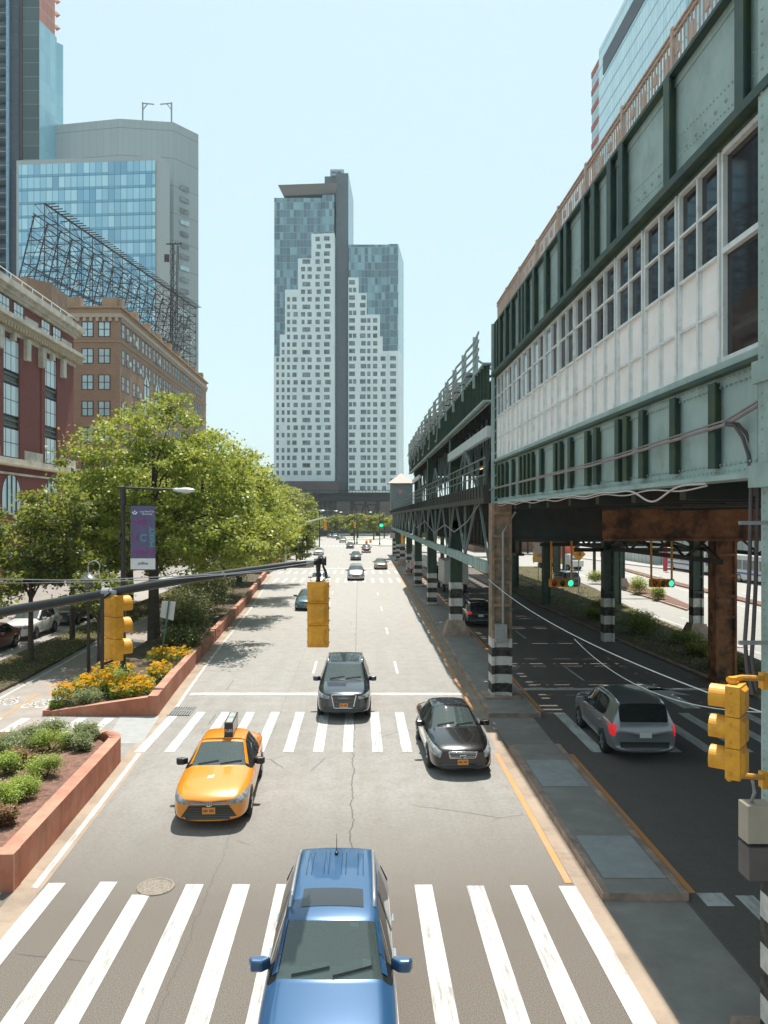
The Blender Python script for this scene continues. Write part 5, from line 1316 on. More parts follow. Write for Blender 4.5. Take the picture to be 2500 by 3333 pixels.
    h = bvh.ray_cast(Vector((0,-4,pz)), Vector((0,1,0)))
    if h[0] is not None:
        yy = h[0].y-.025; mb = MB(); mb.box(-.15,.15,yy-.008,yy,pz-.075,pz+.075); [mb.box(x_-.012, x_+.012, yy-.0095, yy-.008, pz-.03, pz+.03, 1) for x_ in (-.11,-.075,-.04,.03,.065,.10)]; o = mb.build('licence_plate', [plate, plate_t], None); o.parent = t
    # tail
    zt_ = st_[-3][2]*sz
    if tails is None: tails = ((.62,zt_-.04),(.97,zt_+.0),(.97,zt_-.20),(.66,zt_-.20))
    for sd in (1, -1): patch(bvh, [(sd*a*Wd, b) for a, b in tails], 'y', t, 'tail_light', M['red_on'] if brake else M['redlens'], .012, (6,5), sgn=1)
    h = bvh.ray_cast(Vector((0,4,zt_-.28)), Vector((0,-1,0)))
    if h[0] is not None:
        mb = MB(); mb.box(-.17,.17,h[0].y+.01,h[0].y+.03,zt_-.36,zt_-.2); mb.build('rear_plate', plate_w, None).parent = t
    # mirrors
    zm = zs+.06
    for sd in (1, -1):
        y_ = y0+.46; mb = MB(); mb.prism([(sd*(Wd-.10),y_+.04),(sd*(Wd+.02),y_-.08),(sd*(Wd+.18),y_-.07),(sd*(Wd+.22),y_+.04),(sd*(Wd+.03),y_+.08)], zm-.06, zm+.11)
        mb.build('wing_mirror', mirror or pm, None, smooth=False, bevel=.035).parent = t
    if lod:      # wipers, handles, cowl
        hb = bvh.ray_cast(Vector((0,y0-.02,3)), Vector((0,0,-1)))
        mb = MB()
        for a, b in ((-.55,.0),(.05,.62)):
            pts = []
            for k in range(5):
                x = Wd*(a+(b-a)*k/4); y = y0+.05+.10*k/4+.16*(x/Wd)**2; hh = bvh.ray_cast(Vector((x,y,3)), Vector((0,0,-1)))
                if hh[0] is not None: pts.append(hh[0]+hh[1]*.02)
            if len(pts) > 1: mb.tube(pts, .012, 5)
        if mb.f: mb.build('wiper', trim_m, None).parent = t
        for sd in (1, -1):
            for yy in (.15, 1.15):
                hh = bvh.ray_cast(Vector((sd*3, yy*sy, zs-.14)), Vector((-sd,0,0)))
                if hh[0] is not None: MB().box(hh[0].x-.01*sd, hh[0].x+.035*sd, yy*sy-.1, yy*sy+.1, zs-.155, zs-.125).build('door_handle', chrome if lod > 1 else pm, None).parent = t
    for sd in (1, -1):        # pillars
        a, b = st_[5], st_[6]; w0, w1 = a[3]*sx, b[3]*sx
        patch(bvh, ((sd*w0*.985,a[0]*sy+.17),(sd*w0*1.10,a[0]*sy+.19),(sd*w1*1.05,b[0]*sy+.10),(sd*w1*.93,b[0]*sy+.10)), 'z', t, 'windscreen_pillar', pm, .012, (3,8))
        z1 = st_[7][4]*sz-.03
        if lod: patch(bvh, ((.44*sy,zs+.0),(.53*sy,zs+.0),(.60*sy,z1),(.52*sy,z1)), 'x', t, 'door_pillar', trim_m, .008, (2,6), sgn=sd)
    if rails:
        for sd in (1, -1):
            i0, i1 = p['roof']; pts = []
            for yy in np.linspace(st_[i0][0]*sy+.35, st_[i1][0]*sy-.1, 9):
                hh = bvh.ray_cast(Vector((sd*st_[7][3]*sx*.93, yy, 3)), Vector((0,0,-1)))
                if hh[0] is not None: pts.append(hh[0]+Vector((0,0,.05)))
            pts[0].z -= .05; pts[-1].z -= .05
            MB().tube(pts, .030, 8).build('roof_rail', rails, None, smooth=True).parent = t
    if emblem: emblem(t, bvh, zh)
    t.location = loc; t.rotation_euler = (0,0,rot)
    return t, bvh
def torus(mb, c, r, th, sx=1, sz=1, n=20):
    pts = [(c[0]+r*sx*math.cos(a), c[1], c[2]+r*sz*math.sin(a)) for a in np.linspace(0, 2*math.pi, n+1)]; mb.tube(pts, th, 5)
def em_ellipses(t, bvh, zh):
    z = zh-.06; y = bvh.ray_cast(Vector((0,-4,z)), Vector((0,1,0)))[0].y-.03; mb = MB(); torus(mb, (0,y,z), .085, .011, 1, .68); torus(mb, (0,y,z), .03, .008, 1, 1.6); torus(mb, (0,y,z+.03), .055, .008, 1, .4); mb.build('badge', chrome, None).parent = t
def em_rings(t, bvh, zh):
    z = zh+.0; y = bvh.ray_cast(Vector((0,-4,z)), Vector((0,1,0)))[0].y-.03; mb = MB()
    for k in range(4): torus(mb, (-.12+.08*k,y,z), .055, .008)
    mb.build('badge', chrome, None).parent = t
def em_bar(t, bvh, zh):
    z = zh-.06; y = bvh.ray_cast(Vector((0,-4,z)), Vector((0,1,0)))[0].y-.03; mb = MB(); torus(mb, (0,y,z), .075, .010); mb.box(-.09,.09,y-.01,y+.01,z-.014,z+.014); mb.build('badge', chrome, None).parent = t
P_ = paint
# --- taxi
taxi, bv = car('sedan', (-3.54,20.0,0), R(2.2), P_('taxi_yellow', (.74,.245,.008), .0, .32), 'yellow taxi saloon with a dark advertising box along its roof, left lane', 'taxi', lod=2,
   hl=((.46,.665),(.95,.80),(.93,.63),(.50,.57)), gq=(((-.46,.675),(.46,.675),(.42,.59),(-.42,.59)),), grille=grille_mat('taxi_chrome_grille', 22, (.25,.27,.29), (.5,.52,.54)), lower=((-.50,.565),(.50,.565),(.74,.25),(-.74,.25)), plate_z=.45, mirror=trim_m, emblem=em_ellipses, name='taxi')
mb = MB()
for sd in (1,-1):
    h_ = [bv.ray_cast(Vector((sd*x, -.12, 3)), Vector((0,0,-1)))[0] for x in (0,.15,.3,.45)]
mb.tube([(x, -.02+.2*(abs(x)/.9)**2+.03, bv.ray_cast(Vector((x,.02,3)), Vector((0,0,-1)))[0].z+.02) for x in np.linspace(-.56,.56,9)], .02, 6)
mb.build('roof_bar', P_('taxi_yellow', None), None).parent = taxi
mb = MB(); mb.box(.14-.11,.14+.11,.05,1.2,1.44,1.82,0); mb.box(.14-.08,.14+.08,.12,.6,1.82,1.828,1); mb.box(.14-.08,.14+.08,.65,1.13,1.82,1.828,1); mb.box(.14+.11,.14+.114,.1,1.15,1.5,1.78,1)
tp = mb.build('roof_advert_box', [mat('topper_casing', (.035,.03,.03), .4, var=0), mat('topper_panel', (.38,.40,.40), .3, var=.2, scale=8)], None); tp.parent = taxi
tt = text_obj('1L83', 'roof_number', mat('number_white', (.75,.75,.75), .6, var=0), None, (0,0,0), .11); tt.parent = taxi; tt.location = (.14,.045,1.62)
mb = MB(); mb.box(-.16,.02,-1.55,-1.42,0,.004); o = patch(bv, ((-.16,-1.6),(-.02,-1.55),(.0,-1.40),(-.14,-1.45)), 'z', taxi, 'bonnet_sticker', mat('sticker', (.7,.7,.72), .5, var=.3, scale=30), .006, (3,3))
# --- dark SUV with rings
car('suv', (-.53,29.5,0), 0, P_('dark_navy_paint', (.028,.034,.045), .5, .25), 'dark metallic SUV with a big chrome framed grille on the far crosswalk', 'suv', scale=(1.06,1.06,1.02), lod=2,
   hl=((.50,.89),(.93,.97),(.92,.83),(.53,.78)), gq=((-.44,.93),(.44,.93),(.34,.46),(-.34,.46)), grille=grille_mat('wide_slat_grille', 20, (.012,.012,.014), (.22,.23,.24)), lower=((-.85,.44),(.85,.44),(.8,.34),(-.8,.34)), rails=chrome, gframe=True, emblem=em_rings, plate_z=.56, name='suv', sunroof=(.55,-.05,1.1))
mb = MB(); 
# --- black sedan
car('sedan', (2.82,23.6,0), R(1.5), P_('black_paint', (.012,.011,.011), .3, .22), 'black saloon with a glass roof panel and slim chrome grille beside the right kerb', 'car', lod=2, sunroof=(.48,.05,1.0),
   hl=((.62,.70),(.95,.86),(.94,.62),(.68,.53)), gq=((-.42,.70),(.42,.70),(.38,.53),(-.38,.53)), grille=gr_chrome, lower=((-.75,.33),(.75,.33),(.7,.24),(-.7,.24)), gframe=True, emblem=em_bar, plate_z=.42, name='car')
# --- blue SUV in front
blue, bv = car('suv', (-.38,10.98,0), R(-.4), P_('light_blue_metallic', (.030,.098,.215), .25, .33), 'light blue metallic SUV with roof rails and sunroof, passing over the near crosswalk', 'suv', scale=(.975,.97,1.0), lod=2, sunroof=(.45,-.02,.46), rails=mat('satin_rail', (.5,.52,.53), .3, metal=.7, var=0), name='suv')
# finishing touches on the blue car: roof ribs, aerial, stickers, panel under the glass
mb = MB()
for x in (-.44,-.36,-.17,-.10,.10,.17,.36,.44):
    pts = [bv.ray_cast(Vector((x,y,3)), Vector((0,0,-1)))[0]+Vector((0,0,.002)) for y in np.linspace(.9,1.75,6)]; mb.tube(pts, .007, 4)
mb.build('roof_rib', P_('light_blue_metallic', None), None).parent = blue
mb = MB(); mb.tube([(0,1.68,1.66),(0,1.82,1.93)], [.008,.004], 5); mb.ell((0,1.68,1.665), .035,.05,.03); mb.build('aerial', trim_m, None).parent = blue
sp = lambda c, n_, col: patch(bv, c, 'z', blue, n_, mat(n_+'_film', col, .5, var=.1), -.012, (3,3))
sp(((.44,-.80),(.56,-.79),(.55,-.70),(.43,-.71)), 'inspection_sticker', (.55,.72,.66)); sp(((.58,-.78),(.65,-.77),(.64,-.70),(.57,-.71)), 'registration_sticker', (.6,.08,.08)); sp(((.26,-.36),(.38,-.36),(.38,-.31),(.26,-.31)), 'toll_tag', (.6,.68,.66))
mb = MB(); mb.box(-.52,.02,-.80,-.77,1.03,1.036); 
for k in range(18): mb.box(-.5+.055*k,-.47+.055*k,-.86,-.83,1.015,1.021)
mb.build('vent_slots', trim_m, None).parent = blue
for sd in (1,-1): patch(bv, ((2.0,1.02),(2.22,1.0),(2.16,1.28),(2.0,1.28)), 'x', blue, 'tail_light', M['redlens'], .015, (4,4), sgn=sd)
# --- grey SUV seen from behind on the covered road
kia, bv = car('suv', (8.45,24.9,0), math.pi+R(-2), P_('silver_grey_paint', (.24,.25,.27), .5, .3), 'grey SUV seen from behind under the viaduct, its left brake light glowing', 'suv', scale=(1.06,1.05,1.06), lod=2, rails=chrome, name='suv', brake=True, tails=((.81,1.10),(.955,1.115),(.955,.79),(.85,.79)), sg=g_side)
mb = MB(); mb.box(-.62,.62,2.44,2.50,.42,.47); mb.build('bumper_trim', chrome, None).parent = kia
patch(bv, ((-.72,.62),(.72,.62),(.70,.44),(-.70,.44)), 'y', kia, 'lower_bumper', trim_m, .01, (10,4), sgn=1)
# --- the other traffic
silver = P_('silver_paint', (.42,.44,.45), .6, .3); whitep = P_('white_paint', (.66,.66,.64), .0, .35); tealp = P_('teal_blue_paint', (.06,.15,.20), .5, .3); goldp = P_('champagne_paint', (.30,.26,.21), .6, .3); darkp = P_('charcoal_paint', (.045,.05,.055), .5, .3); browng = P_('dark_grey_paint', (.07,.065,.065), .5, .3); redp = P_('dark_red_paint', (.16,.02,.03), .3, .3)
traffic = [
 ('sedan', (-4.05,61.2,0), tealp, 'old teal blue saloon half hidden behind the hanging traffic signal', gr_chrome, {}),
 ('suv', (-4.0,78.3,0), whitep, 'pale vehicle behind the end of the signal arm, mostly hidden', gr_dark, {}),
 ('van', (-.33,89.2,0), silver, 'silver minivan between the two distant crosswalk bands', gr_dark, {}),
 ('sedan', (3.05,107.5,0), goldp, 'champagne saloon glinting in the sun in the right lane at the distant crosswalk', gr_dark, {}),
 ('sedan', (-.5,129.2,0), darkp, 'charcoal saloon directly behind the silver minivan', gr_dark, {}),
 ('suv', (1.5,156.3,0), browng, 'dark SUV with orange lamps glowing low on its front', gr_dark, dict(head=amberl, hl=((.6,.52),(.9,.56),(.9,.44),(.6,.42)))),
 ('sedan', (-2.0,177.3,0), darkp, 'dark saloon in the middle lanes, two cars back from the silver minivan', gr_dark, {}),
 ('sedan', (-7.65,146.5,0), whitep, 'white saloon alone in the left lane far down the avenue', gr_dark, {}),
 ('suv', (-4.5,216.5,0), silver, 'silver car at the front of the far bunch of traffic', gr_chrome, {}),
 ('suv', (-6.2,243,0), darkp, 'dark SUV in the far bunch, just behind the silver car', gr_dark, {}),
 ('suv', (-8.1,262,0), silver, 'bluish silver car near the far end of the bunch of traffic', gr_dark, {}),
 ('sedan', (-10.4,275,0), darkp, 'farthest dark car at the tail of the bunch of traffic', gr_dark, {}),
]
for kd, loc, pm, lb, g_, kw in traffic: car(kd, loc, 0, pm, lb, 'car', lod=0, group='cars driving towards the camera on the avenue', grille=g_, name='car', interior=loc[1] < 130, **kw)
car('suv', (7.95,52.4,0), math.pi, darkp, 'black SUV with bright red brake lights waiting behind the box truck', 'suv', lod=0, brake=True, name='suv')
car('suv', (9.3,89,0), math.pi, P_('black_paint',None), 'black vehicle in deep shade on the covered road beyond the box truck', 'suv', lod=0, name='suv')
car('suv', (21.6,80,0), math.pi, darkp, 'black SUV driving away on the sunlit road beyond the viaduct', 'suv', lod=0, name='suv')
car('suv', (-19.9,46.7,0), 0, whitep, 'white crossover parked on the side street behind the young trees', 'car', lod=0, name='car', plate=plate_w)
car('sedan', (-19.9,41.2,0), 0, redp, 'dark red car parked nearest on the side street', 'car', lod=0, name='car')
car('suv', (-19.7,52.9,0), 0, darkp, 'black car parked just beyond the white crossover', 'car', lod=0, name='car')
car('sedan', (-19.6,59.5,0), 0, browng, 'grey car parked farthest along the side street', 'car', lod=0, name='car')
# --- trucks and buses
def truck(loc, label, cabcol, boxcol, L=7.0, H=3.1, stripe=None, name='box_truck', w=2.3, cat='truck'):
    t = thing(name, (0,0,0), label, cat)
    mb = MB(); mb.box(-w/2,w/2,-L/2+1.7,L/2,.85,H); o = mb.build('cargo_box', boxcol, None, bevel=.04); o.parent = t
    mb = MB(); mb.prism([(-w/2+.15,-L/2),(w/2-.15,-L/2),(w/2-.1,-L/2+1.6),(-w/2+.1,-L/2+1.6)], .55, 1.35); mb.add([(-w/2+.15,-L/2+.5,1.35),(w/2-.15,-L/2+.5,1.35),(w/2-.1,-L/2+1.6,1.35),(-w/2+.1,-L/2+1.6,1.35),(-w/2+.25,-L/2+.85,2.2),(w/2-.25,-L/2+.85,2.2),(w/2-.15,-L/2+1.6,2.25),(-w/2+.15,-L/2+1.6,2.25)], [(4,5,6,7),(0,1,5,4),(1,2,6,5),(2,3,7,6),(3,0,4,7)]); o = mb.build('cab', cabcol, None, bevel=.04); o.parent = t
    mb = MB(); mb.add([(-w/2+.3,-L/2+.52,1.42),(w/2-.3,-L/2+.52,1.42),(w/2-.35,-L/2+.82,2.1),(-w/2+.35,-L/2+.82,2.1)], [(0,1,2,3)]); mb.build('windscreen', pane_dk, None).parent = t
    for y in (-L/2+.9, L/2-1.3):
        for sd in (1,-1): wheel(t, sd*(w/2-.02), y, .42, sd, 0)
    mb = MB(); mb.box(-w/2+.05,w/2-.05,L/2,L/2+.03,1.0,H-.12); mb.box(-.02,.02,L/2+.03,L/2+.05,1.0,H-.12,1); mb.box(-w/2+.1,-w/2+.3,L/2+.01,L/2+.05,.7,.8,2); mb.box(w/2-.3,w/2-.1,L/2+.01,L/2+.05,.7,.8,2); mb.build('rear_door', [boxcol, trim_m, M['redlens']], None).parent = t
    if stripe: mb = MB(); mb.box(-w/2-.01,w/2+.01,-L/2+1.7,L/2+.04,.95,1.6); mb.build('side_stripe', stripe, None).parent = t
    t.location = loc[:3]; t.rotation_euler = (0,0,loc[3]); return t
wt = mat('white_truck_panel', (.55,.56,.55), .5, var=.1, scale=2, world=False)
truck((9.2,76,0,math.pi), 'white box truck waiting on the covered road, seen from behind', wt, wt)
truck((8.0,128,0,0), 'small white truck far along the covered road beside the striped columns', wt, wt, 6, 2.6)
truck((27.5,106,0,R(30)), 'red and yellow box truck crossing on the sunlit road beyond the viaduct', wt, mat('red_orange_panel', (.62,.12,.07), .5, var=.2, scale=1.2, world=False, col2=(.75,.42,.08), thr=(.5,.6)), 7.5, 3.4, mat('yellow_stripe', (.7,.45,.08), .5, var=0))
def bus(loc, rot, label):
    t = thing('bus', (0,0,0), label, 'bus', 'city buses on the right'); L = 12; w = 2.55
    mb = MB(); mb.box(-w/2,w/2,-L/2,L/2,.35,3.1); o = mb.build('body', wt, None, bevel=.15); o.parent = t
    for sd in (1,-1):
        for k in range(7): mb = MB(); mb.box(sd*(w/2),sd*(w/2+.01),-L/2+.7+1.55*k,-L/2+2.1+1.55*k,1.45,2.5); mb.build('window', pane_dk, None).parent = t
        mb = MB(); mb.box(sd*w/2,sd*(w/2+.012),-L/2+.2,L/2-.2,.95,1.15); mb.build('blue_stripe', mat('bus_blue', (.04,.12,.35), .5, var=0) if 'bus_blue' not in bpy.data.materials else bpy.data.materials['bus_blue'], None).parent = t
        for y in (-L/2+2.3, L/2-3): wheel(t, sd*(w/2+.01), y, .48, sd, 0)
    mb = MB(); mb.box(-w/2+.15,w/2-.15,-L/2-.01,-L/2,1.2,2.6); mb.build('windscreen', pane_dk, None).parent = t
    mb = MB(); mb.box(-w/2+.25,w/2-.25,-L/2-.015,-L/2,2.65,2.95); mb.build('destination_board', M['black'], None).parent = t
    t.location = loc; t.rotation_euler = (0,0,rot)
bus((43.5,82,0), R(4), 'white city bus at the right edge behind the near column'); bus((43.8,101,0), R(2), 'white city bus parked farther along the pavement, front towards the camera')
# --- people
skin = mat('skin', (.42,.24,.17), .6, var=.08, world=False)
def person(loc, rot, label, shirt, trousers, hair, h=1.76, bare=False, step=.12):
    t = thing('person', (0,0,0), label, 'person'); s = h/1.76
    J = {'pel':(0,0,.95),'ch':(0,.01,1.28),'nk':(0,.01,1.50),'hd':(0,-.02,1.64),'top':(0,-.01,1.74),
         'ls':(-.19,0,1.44),'le':(-.25,.03,1.17),'lw':(-.24,-.06,.93),'lh':(-.24,-.08,.83),'rs':(.19,0,1.44),'re':(.25,.04,1.17),'rw':(.25,-.05,.93),'rh':(.25,-.07,.83),
         'lp':(-.10,0,.90),'lk':(-.11,-step,.50),'la':(-.11,-step*.7,.09),'lt':(-.12,-step*.7-.17,.04),'rp':(.10,0,.90),'rk':(.11,step*.3,.50),'ra':(.11,step*1.2,.10),'rt':(.12,step*1.2-.17,.04)}
    Rd = dict(pel=.145,ch=.15,nk=.055,hd=.095,top=.07,ls=.065,le=.045,lw=.032,lh=.04,rs=.065,re=.045,rw=.032,rh=.04,lp=.10,lk=.065,la=.042,lt=.035,rp=.10,rk=.065,ra=.042,rt=.035)
    E = [('pel','ch'),('ch','nk'),('nk','hd'),('hd','top'),('ch','ls'),('ls','le'),('le','lw'),('lw','lh'),('ch','rs'),('rs','re'),('re','rw'),('rw','rh'),('pel','lp'),('lp','lk'),('lk','la'),('la','lt'),('pel','rp'),('rp','rk'),('rk','ra'),('ra','rt')]
    def grow(keys, infl, name, m):
        ks = [k for k in J if k in keys]; me = bpy.data.meshes.new('sk'); me.from_pydata([Vector(J[k])*s for k in ks], [(ks.index(a), ks.index(b)) for a, b in E if a in ks and b in ks], [])
        o = bpy.data.objects.new('sk', me); link(o); o.modifiers.new('s','SKIN'); sv = me.skin_vertices[0].data if me.skin_vertices else None
        if sv is None:
            bm = bmesh.new(); bm.from_mesh(me); bm.verts.layers.skin.verify(); bm.to_mesh(me); bm.free(); sv = me.skin_vertices[0].data
        for i, k in enumerate(ks): r = (Rd[k]+infl)*s; sv[i].radius = (r, r*(.75 if k in ('ch','pel') else 1)); sv[i].use_root = (k == ks[0])
        o.modifiers.new('u','SUBSURF').levels = 2
        dg = bpy.context.evaluated_depsgraph_get(); dg.update(); r_ = bpy.data.meshes.new_from_object(o.evaluated_get(dg)); bpy.data.objects.remove(o)
        r_.materials.clear(); r_.materials.append(m)
        for f in r_.polygons: f.use_smooth = True
        q_ = bpy.data.objects.new(name, r_); link(q_); q_.parent = t; return q_
    grow(list(J), 0, 'body', skin)
    grow(['pel','ch','nk','ls','le','rs','re'], .022, 'shirt', shirt).scale = (1.02,1.05,.985)
    grow(['pel','lp','lk','rp','rk']+([] if bare else ['la','ra']), .02, 'trousers', trousers)
    mb = MB(); mb.ell((0,.0,1.67*s), .103*s,.115*s,.105*s, 14, 8); mb.build('hair', hair, None, smooth=True).parent = t
    mb = MB()
    for sd, k in ((-1,'lt'),(1,'rt')): x, y, z = J[k]; mb.ell((x*s,(y+.07)*s,.05), .05,.14,.05)
    mb.build('shoe', M['black'], None, smooth=True).parent = t
    mb = MB()
    for sd in (1,-1): mb.ell((sd*.035*s,-.108*s,1.645*s), .012,.008,.008, 8, 5)
    mb.ell((0,-.12*s,1.615*s), .014,.02,.022, 8, 5); mb.ell((0,-.108*s,1.575*s), .028,.008,.008, 8, 5); mb.build('face_features', mat('face_dark', (.2,.09,.07), .6, var=0) if 'face_dark' not in bpy.data.materials else bpy.data.materials['face_dark'], None, smooth=True).parent = t
    t.location = loc; t.rotation_euler = (0,0,rot)
person((6.0,92,.15), R(10), 'person in a pale blue top and pink shorts waiting beside the striped columns', mat('pale_blue_cotton', (.35,.45,.55), .9, var=.1), mat('pink_cotton', (.45,.2,.2), .9, var=.1), mat('dark_hair', (.03,.02,.015), .7, var=0), 1.8, True)
person((6.6,93.2,.15), R(-30), 'person in dark clothes standing just behind the one in pale blue', mat('navy_cotton', (.03,.04,.08), .9, var=.1), mat('black_cotton', (.02,.02,.02), .9, var=.1), bpy.data.materials['dark_hair'], 1.72)
# ================================================================ TREES, SHRUBS, FLOWERS
def leafmat(name, cols, trans=.35, rough=.5):
    m = bpy.data.materials.new(name); m.use_nodes = True; nt = m.node_tree; bs = nt.nodes['Principled BSDF']; out = nt.nodes['Material Output']
    at = N(nt, 'ShaderNodeAttribute', attribute_name='tone'); r = N(nt, 'ShaderNodeValToRGB'); e = r.color_ramp.elements
    e[0].color = (*cols[0],1); e[1].color = (*cols[-1],1)
    for i, c in enumerate(cols[1:-1]): x = e.new((i+1)/(len(cols)-1)); x.color = (*c,1)
    nt.links.new(at.outputs['Fac'], r.inputs[0]); nt.links.new(r.outputs[0], bs.inputs['Base Color'])
    bs.inputs['Roughness'].default_value = rough; bs.inputs['Specular IOR Level'].default_value = .4
    tl = N(nt, 'ShaderNodeBsdfTranslucent'); c = mixc(nt, .6, r.outputs[0], (.60,.62,.08)); nt.links.new(c, tl.inputs[0])
    ms = N(nt, 'ShaderNodeMixShader'); ms.inputs[0].default_value = trans
    nt.links.new(bs.outputs[0], ms.inputs[1]); nt.links.new(tl.outputs[0], ms.inputs[2]); nt.links.new(ms.outputs[0], out.inputs[0]); return m
L_bright = leafmat('maple_leaf', [(.075,.115,.02),(.17,.235,.035),(.29,.335,.06),(.46,.48,.11)], .34)
L_dark = leafmat('dark_leaf', [(.025,.045,.012),(.055,.085,.02),(.11,.145,.03),(.22,.25,.05)], .32)
L_deep = leafmat('shade_darkened_leaf', [(.012,.022,.008),(.025,.04,.012),(.05,.075,.02),(.09,.12,.03)], .15)  # leaf colour darkened to paint in the shade beneath the maples
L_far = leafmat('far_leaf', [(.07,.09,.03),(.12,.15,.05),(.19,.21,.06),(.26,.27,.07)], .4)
L_shrub = leafmat('juniper_needle', [(.07,.11,.02),(.14,.22,.03),(.24,.34,.05),(.34,.44,.08)], .25)
L_grey = leafmat('grey_green_leaf', [(.08,.11,.06),(.15,.19,.10),(.22,.27,.15)], .25)
L_red = leafmat('russet_leaf', [(.10,.04,.03),(.17,.07,.045),(.25,.12,.08)], .25)
bark = mat('bark', (.075,.055,.042), .95, var=.3, scale=6, bmp=.4)
def leafmesh(P, size, up=.3, tone=None, aspect=.62, seed=0, pointed=True):
    """N leaves as bent rhombs around points P (Nx3)"""
    g = np.random.default_rng(seed); n = len(P)
    nrm = g.normal(size=(n,3)); nrm[:,2] = np.abs(nrm[:,2])+up; nrm /= np.linalg.norm(nrm,axis=1)[:,None]
    t = g.normal(size=(n,3)); t -= (t*nrm).sum(1)[:,None]*nrm; t /= np.linalg.norm(t,axis=1)[:,None]
    b = np.cross(nrm, t); s = (size*g.uniform(.6,1.35,n))[:,None]
    V = np.stack([P-t*s*.5, P+b*s*aspect*.5+nrm*s*.08, P+t*s*.5-nrm*s*.05, P-b*s*aspect*.5+nrm*s*.08], 1).reshape(-1,3)
    me = bpy.data.meshes.new('leaves'); me.vertices.add(4*n); me.vertices.foreach_set('co', V.astype(np.float32).ravel())
    me.loops.add(4*n); me.loops.foreach_set('vertex_index', np.arange(4*n, dtype=np.int32)); me.polygons.add(n)
    me.polygons.foreach_set('loop_start', np.arange(0,4*n,4,dtype=np.int32))
    try: me.polygons.foreach_set('loop_total', np.full(n,4,dtype=np.int32))
    except Exception: pass
    me.update(calc_edges=True)
    a = me.attributes.new('tone', 'FLOAT', 'FACE'); a.data.foreach_set('value', np.clip(tone if tone is not None else g.uniform(0,1,n),0,1).astype(np.float32))
    return me
def crown_pts(blobs, n, clump=.5, seed=0, per=46, shell=.55):
    """leaf clumps in and over a set of ellipsoids (cx,cy,cz,rx,ry,rz); returns points, tones, clump centres"""
    g = np.random.default_rng(seed); vol = np.array([b[3]*b[4]*b[5] for b in blobs])**.67; vol /= vol.sum()
    nc = max(3, n//per); ks = g.choice(len(blobs), nc, p=vol); B = np.array(blobs)[ks]
    d = g.normal(size=(nc,3)); d /= np.linalg.norm(d,axis=1)[:,None]; r = g.uniform(shell,1.06,nc)[:,None]; r[g.random(nc) < .12] *= 1.10
    Cn = B[:,:3]+d*r*B[:,3:]
    sz = clump*g.uniform(.55,1.3,nc); tn = g.normal(.5,.26,nc)
    idx = np.repeat(np.arange(nc), per); loc = g.normal(size=(len(idx),3)); loc[:,2] *= .5
    P = Cn[idx]+loc*sz[idx][:,None]*.62
    T = tn[idx]+g.normal(0,.14,len(idx))
    return P, T, Cn
def tree(base, h, blobs, n, lm, label, leaf=.24, clump=.6, seed=0, tr=.2, group=None, name='tree', lean=(0,0), fork=.35, cat='tree', shell=.5, per=46):
    t = thing(name, base, label, cat, group); b = Vector(base); bl = [(b.x+c[0], b.y+c[1], b.z+c[2], *c[3:]) for c in blobs]
    P, T, Cn = crown_pts(bl, n, clump, seed, shell=shell, per=per)
    me = leafmesh(P-np.array(b), leaf, .3, T, seed=seed+1); me.materials.append(lm); o = bpy.data.objects.new('crown', me); link(o); o.parent = t
    mb = MB(); g = random.Random(seed); zf = b.z+h*fork
    mb.tube([b, b+Vector((lean[0]*.3,lean[1]*.3,h*fork*.5)), Vector((b.x+lean[0]*.6,b.y+lean[1]*.6,zf)), Vector((b.x+lean[0],b.y+lean[1],b.z+h*.8))], [tr*1.25,tr,tr*.85,tr*.2], 9)
    for k in range(min(len(Cn), 22)):
        c = Vector(Cn[k*len(Cn)//22 if len(Cn) > 22 else k]); a = Vector((b.x+lean[0]*.6, b.y+lean[1]*.6, zf+g.uniform(0,.25)*h)); m_ = a.lerp(c,.5)+Vector((g.uniform(-.3,.3),g.uniform(-.3,.3),.25))
        mb.tube([a, m_, c], [tr*.38,tr*.22,.02], 5)
    mb.build('trunk', bark, t); return t
big = [(0,0,8.6,5.2,4.4,3.9),(2.2,-1.0,6.2,3.6,3.4,2.4),(-2.6,.2,6.6,3.6,3.6,2.6),(.6,.4,12.0,2.7,2.6,2.4),(2.6,1.2,9.6,2.8,2.8,2.6),(-2.4,-.6,10.2,2.6,2.6,2.4),(-3.6,-.8,4.8,2.2,2.4,1.6),(3.6,-.5,4.8,2.4,2.2,1.5),(4.3,.4,7.2,2.2,2.4,2.0),(-4.2,0,8.4,2.0,2.2,1.8),(5.0,-2.8,5.9,1.9,1.5,1.0),(5.3,2.6,6.8,1.8,1.5,1.1)]
tree((-11.7,43.8,.2), 13.8, big, 38000, L_bright, 'largest bright green maple, rising behind the banner pole', .23, .60, 11, .30, per=75, shell=.45)
sc = lambda s, z=1: [(a*s,b*s,c*z,d*s,e*s,f*z) for a,b,c,d,e,f in big]
tree((-11.2,55,.2), 13.5, sc(.95,.93), 26000, L_bright, 'tall green maple directly behind the largest one', .25, .62, 12, .28, per=70, shell=.45)
tree((-12.0,68,.2), 13.2, sc(.98,.93), 20000, L_bright, 'third green maple along the planter, showing to the right of the largest', .30, .7, 13, .28)
tree((-12.8,82,.2), 14, sc(1.0,.98), 16000, L_bright, 'fourth green maple along the planter, yellowish at its right edge', .34, .75, 14, .28)
tree((-18,60,.1), 13, sc(1.0,.86), 9000, L_dark, 'green tree behind the maples over the side street', .34, .75, 19, .28)
tree((-12.3,36.3,.2), 5.2, [(0,0,3.4,1.5,1.5,1.1)], 2500, L_dark, 'small dark understorey tree beside the pedestrian lamp', .2, .4, 40, .07)
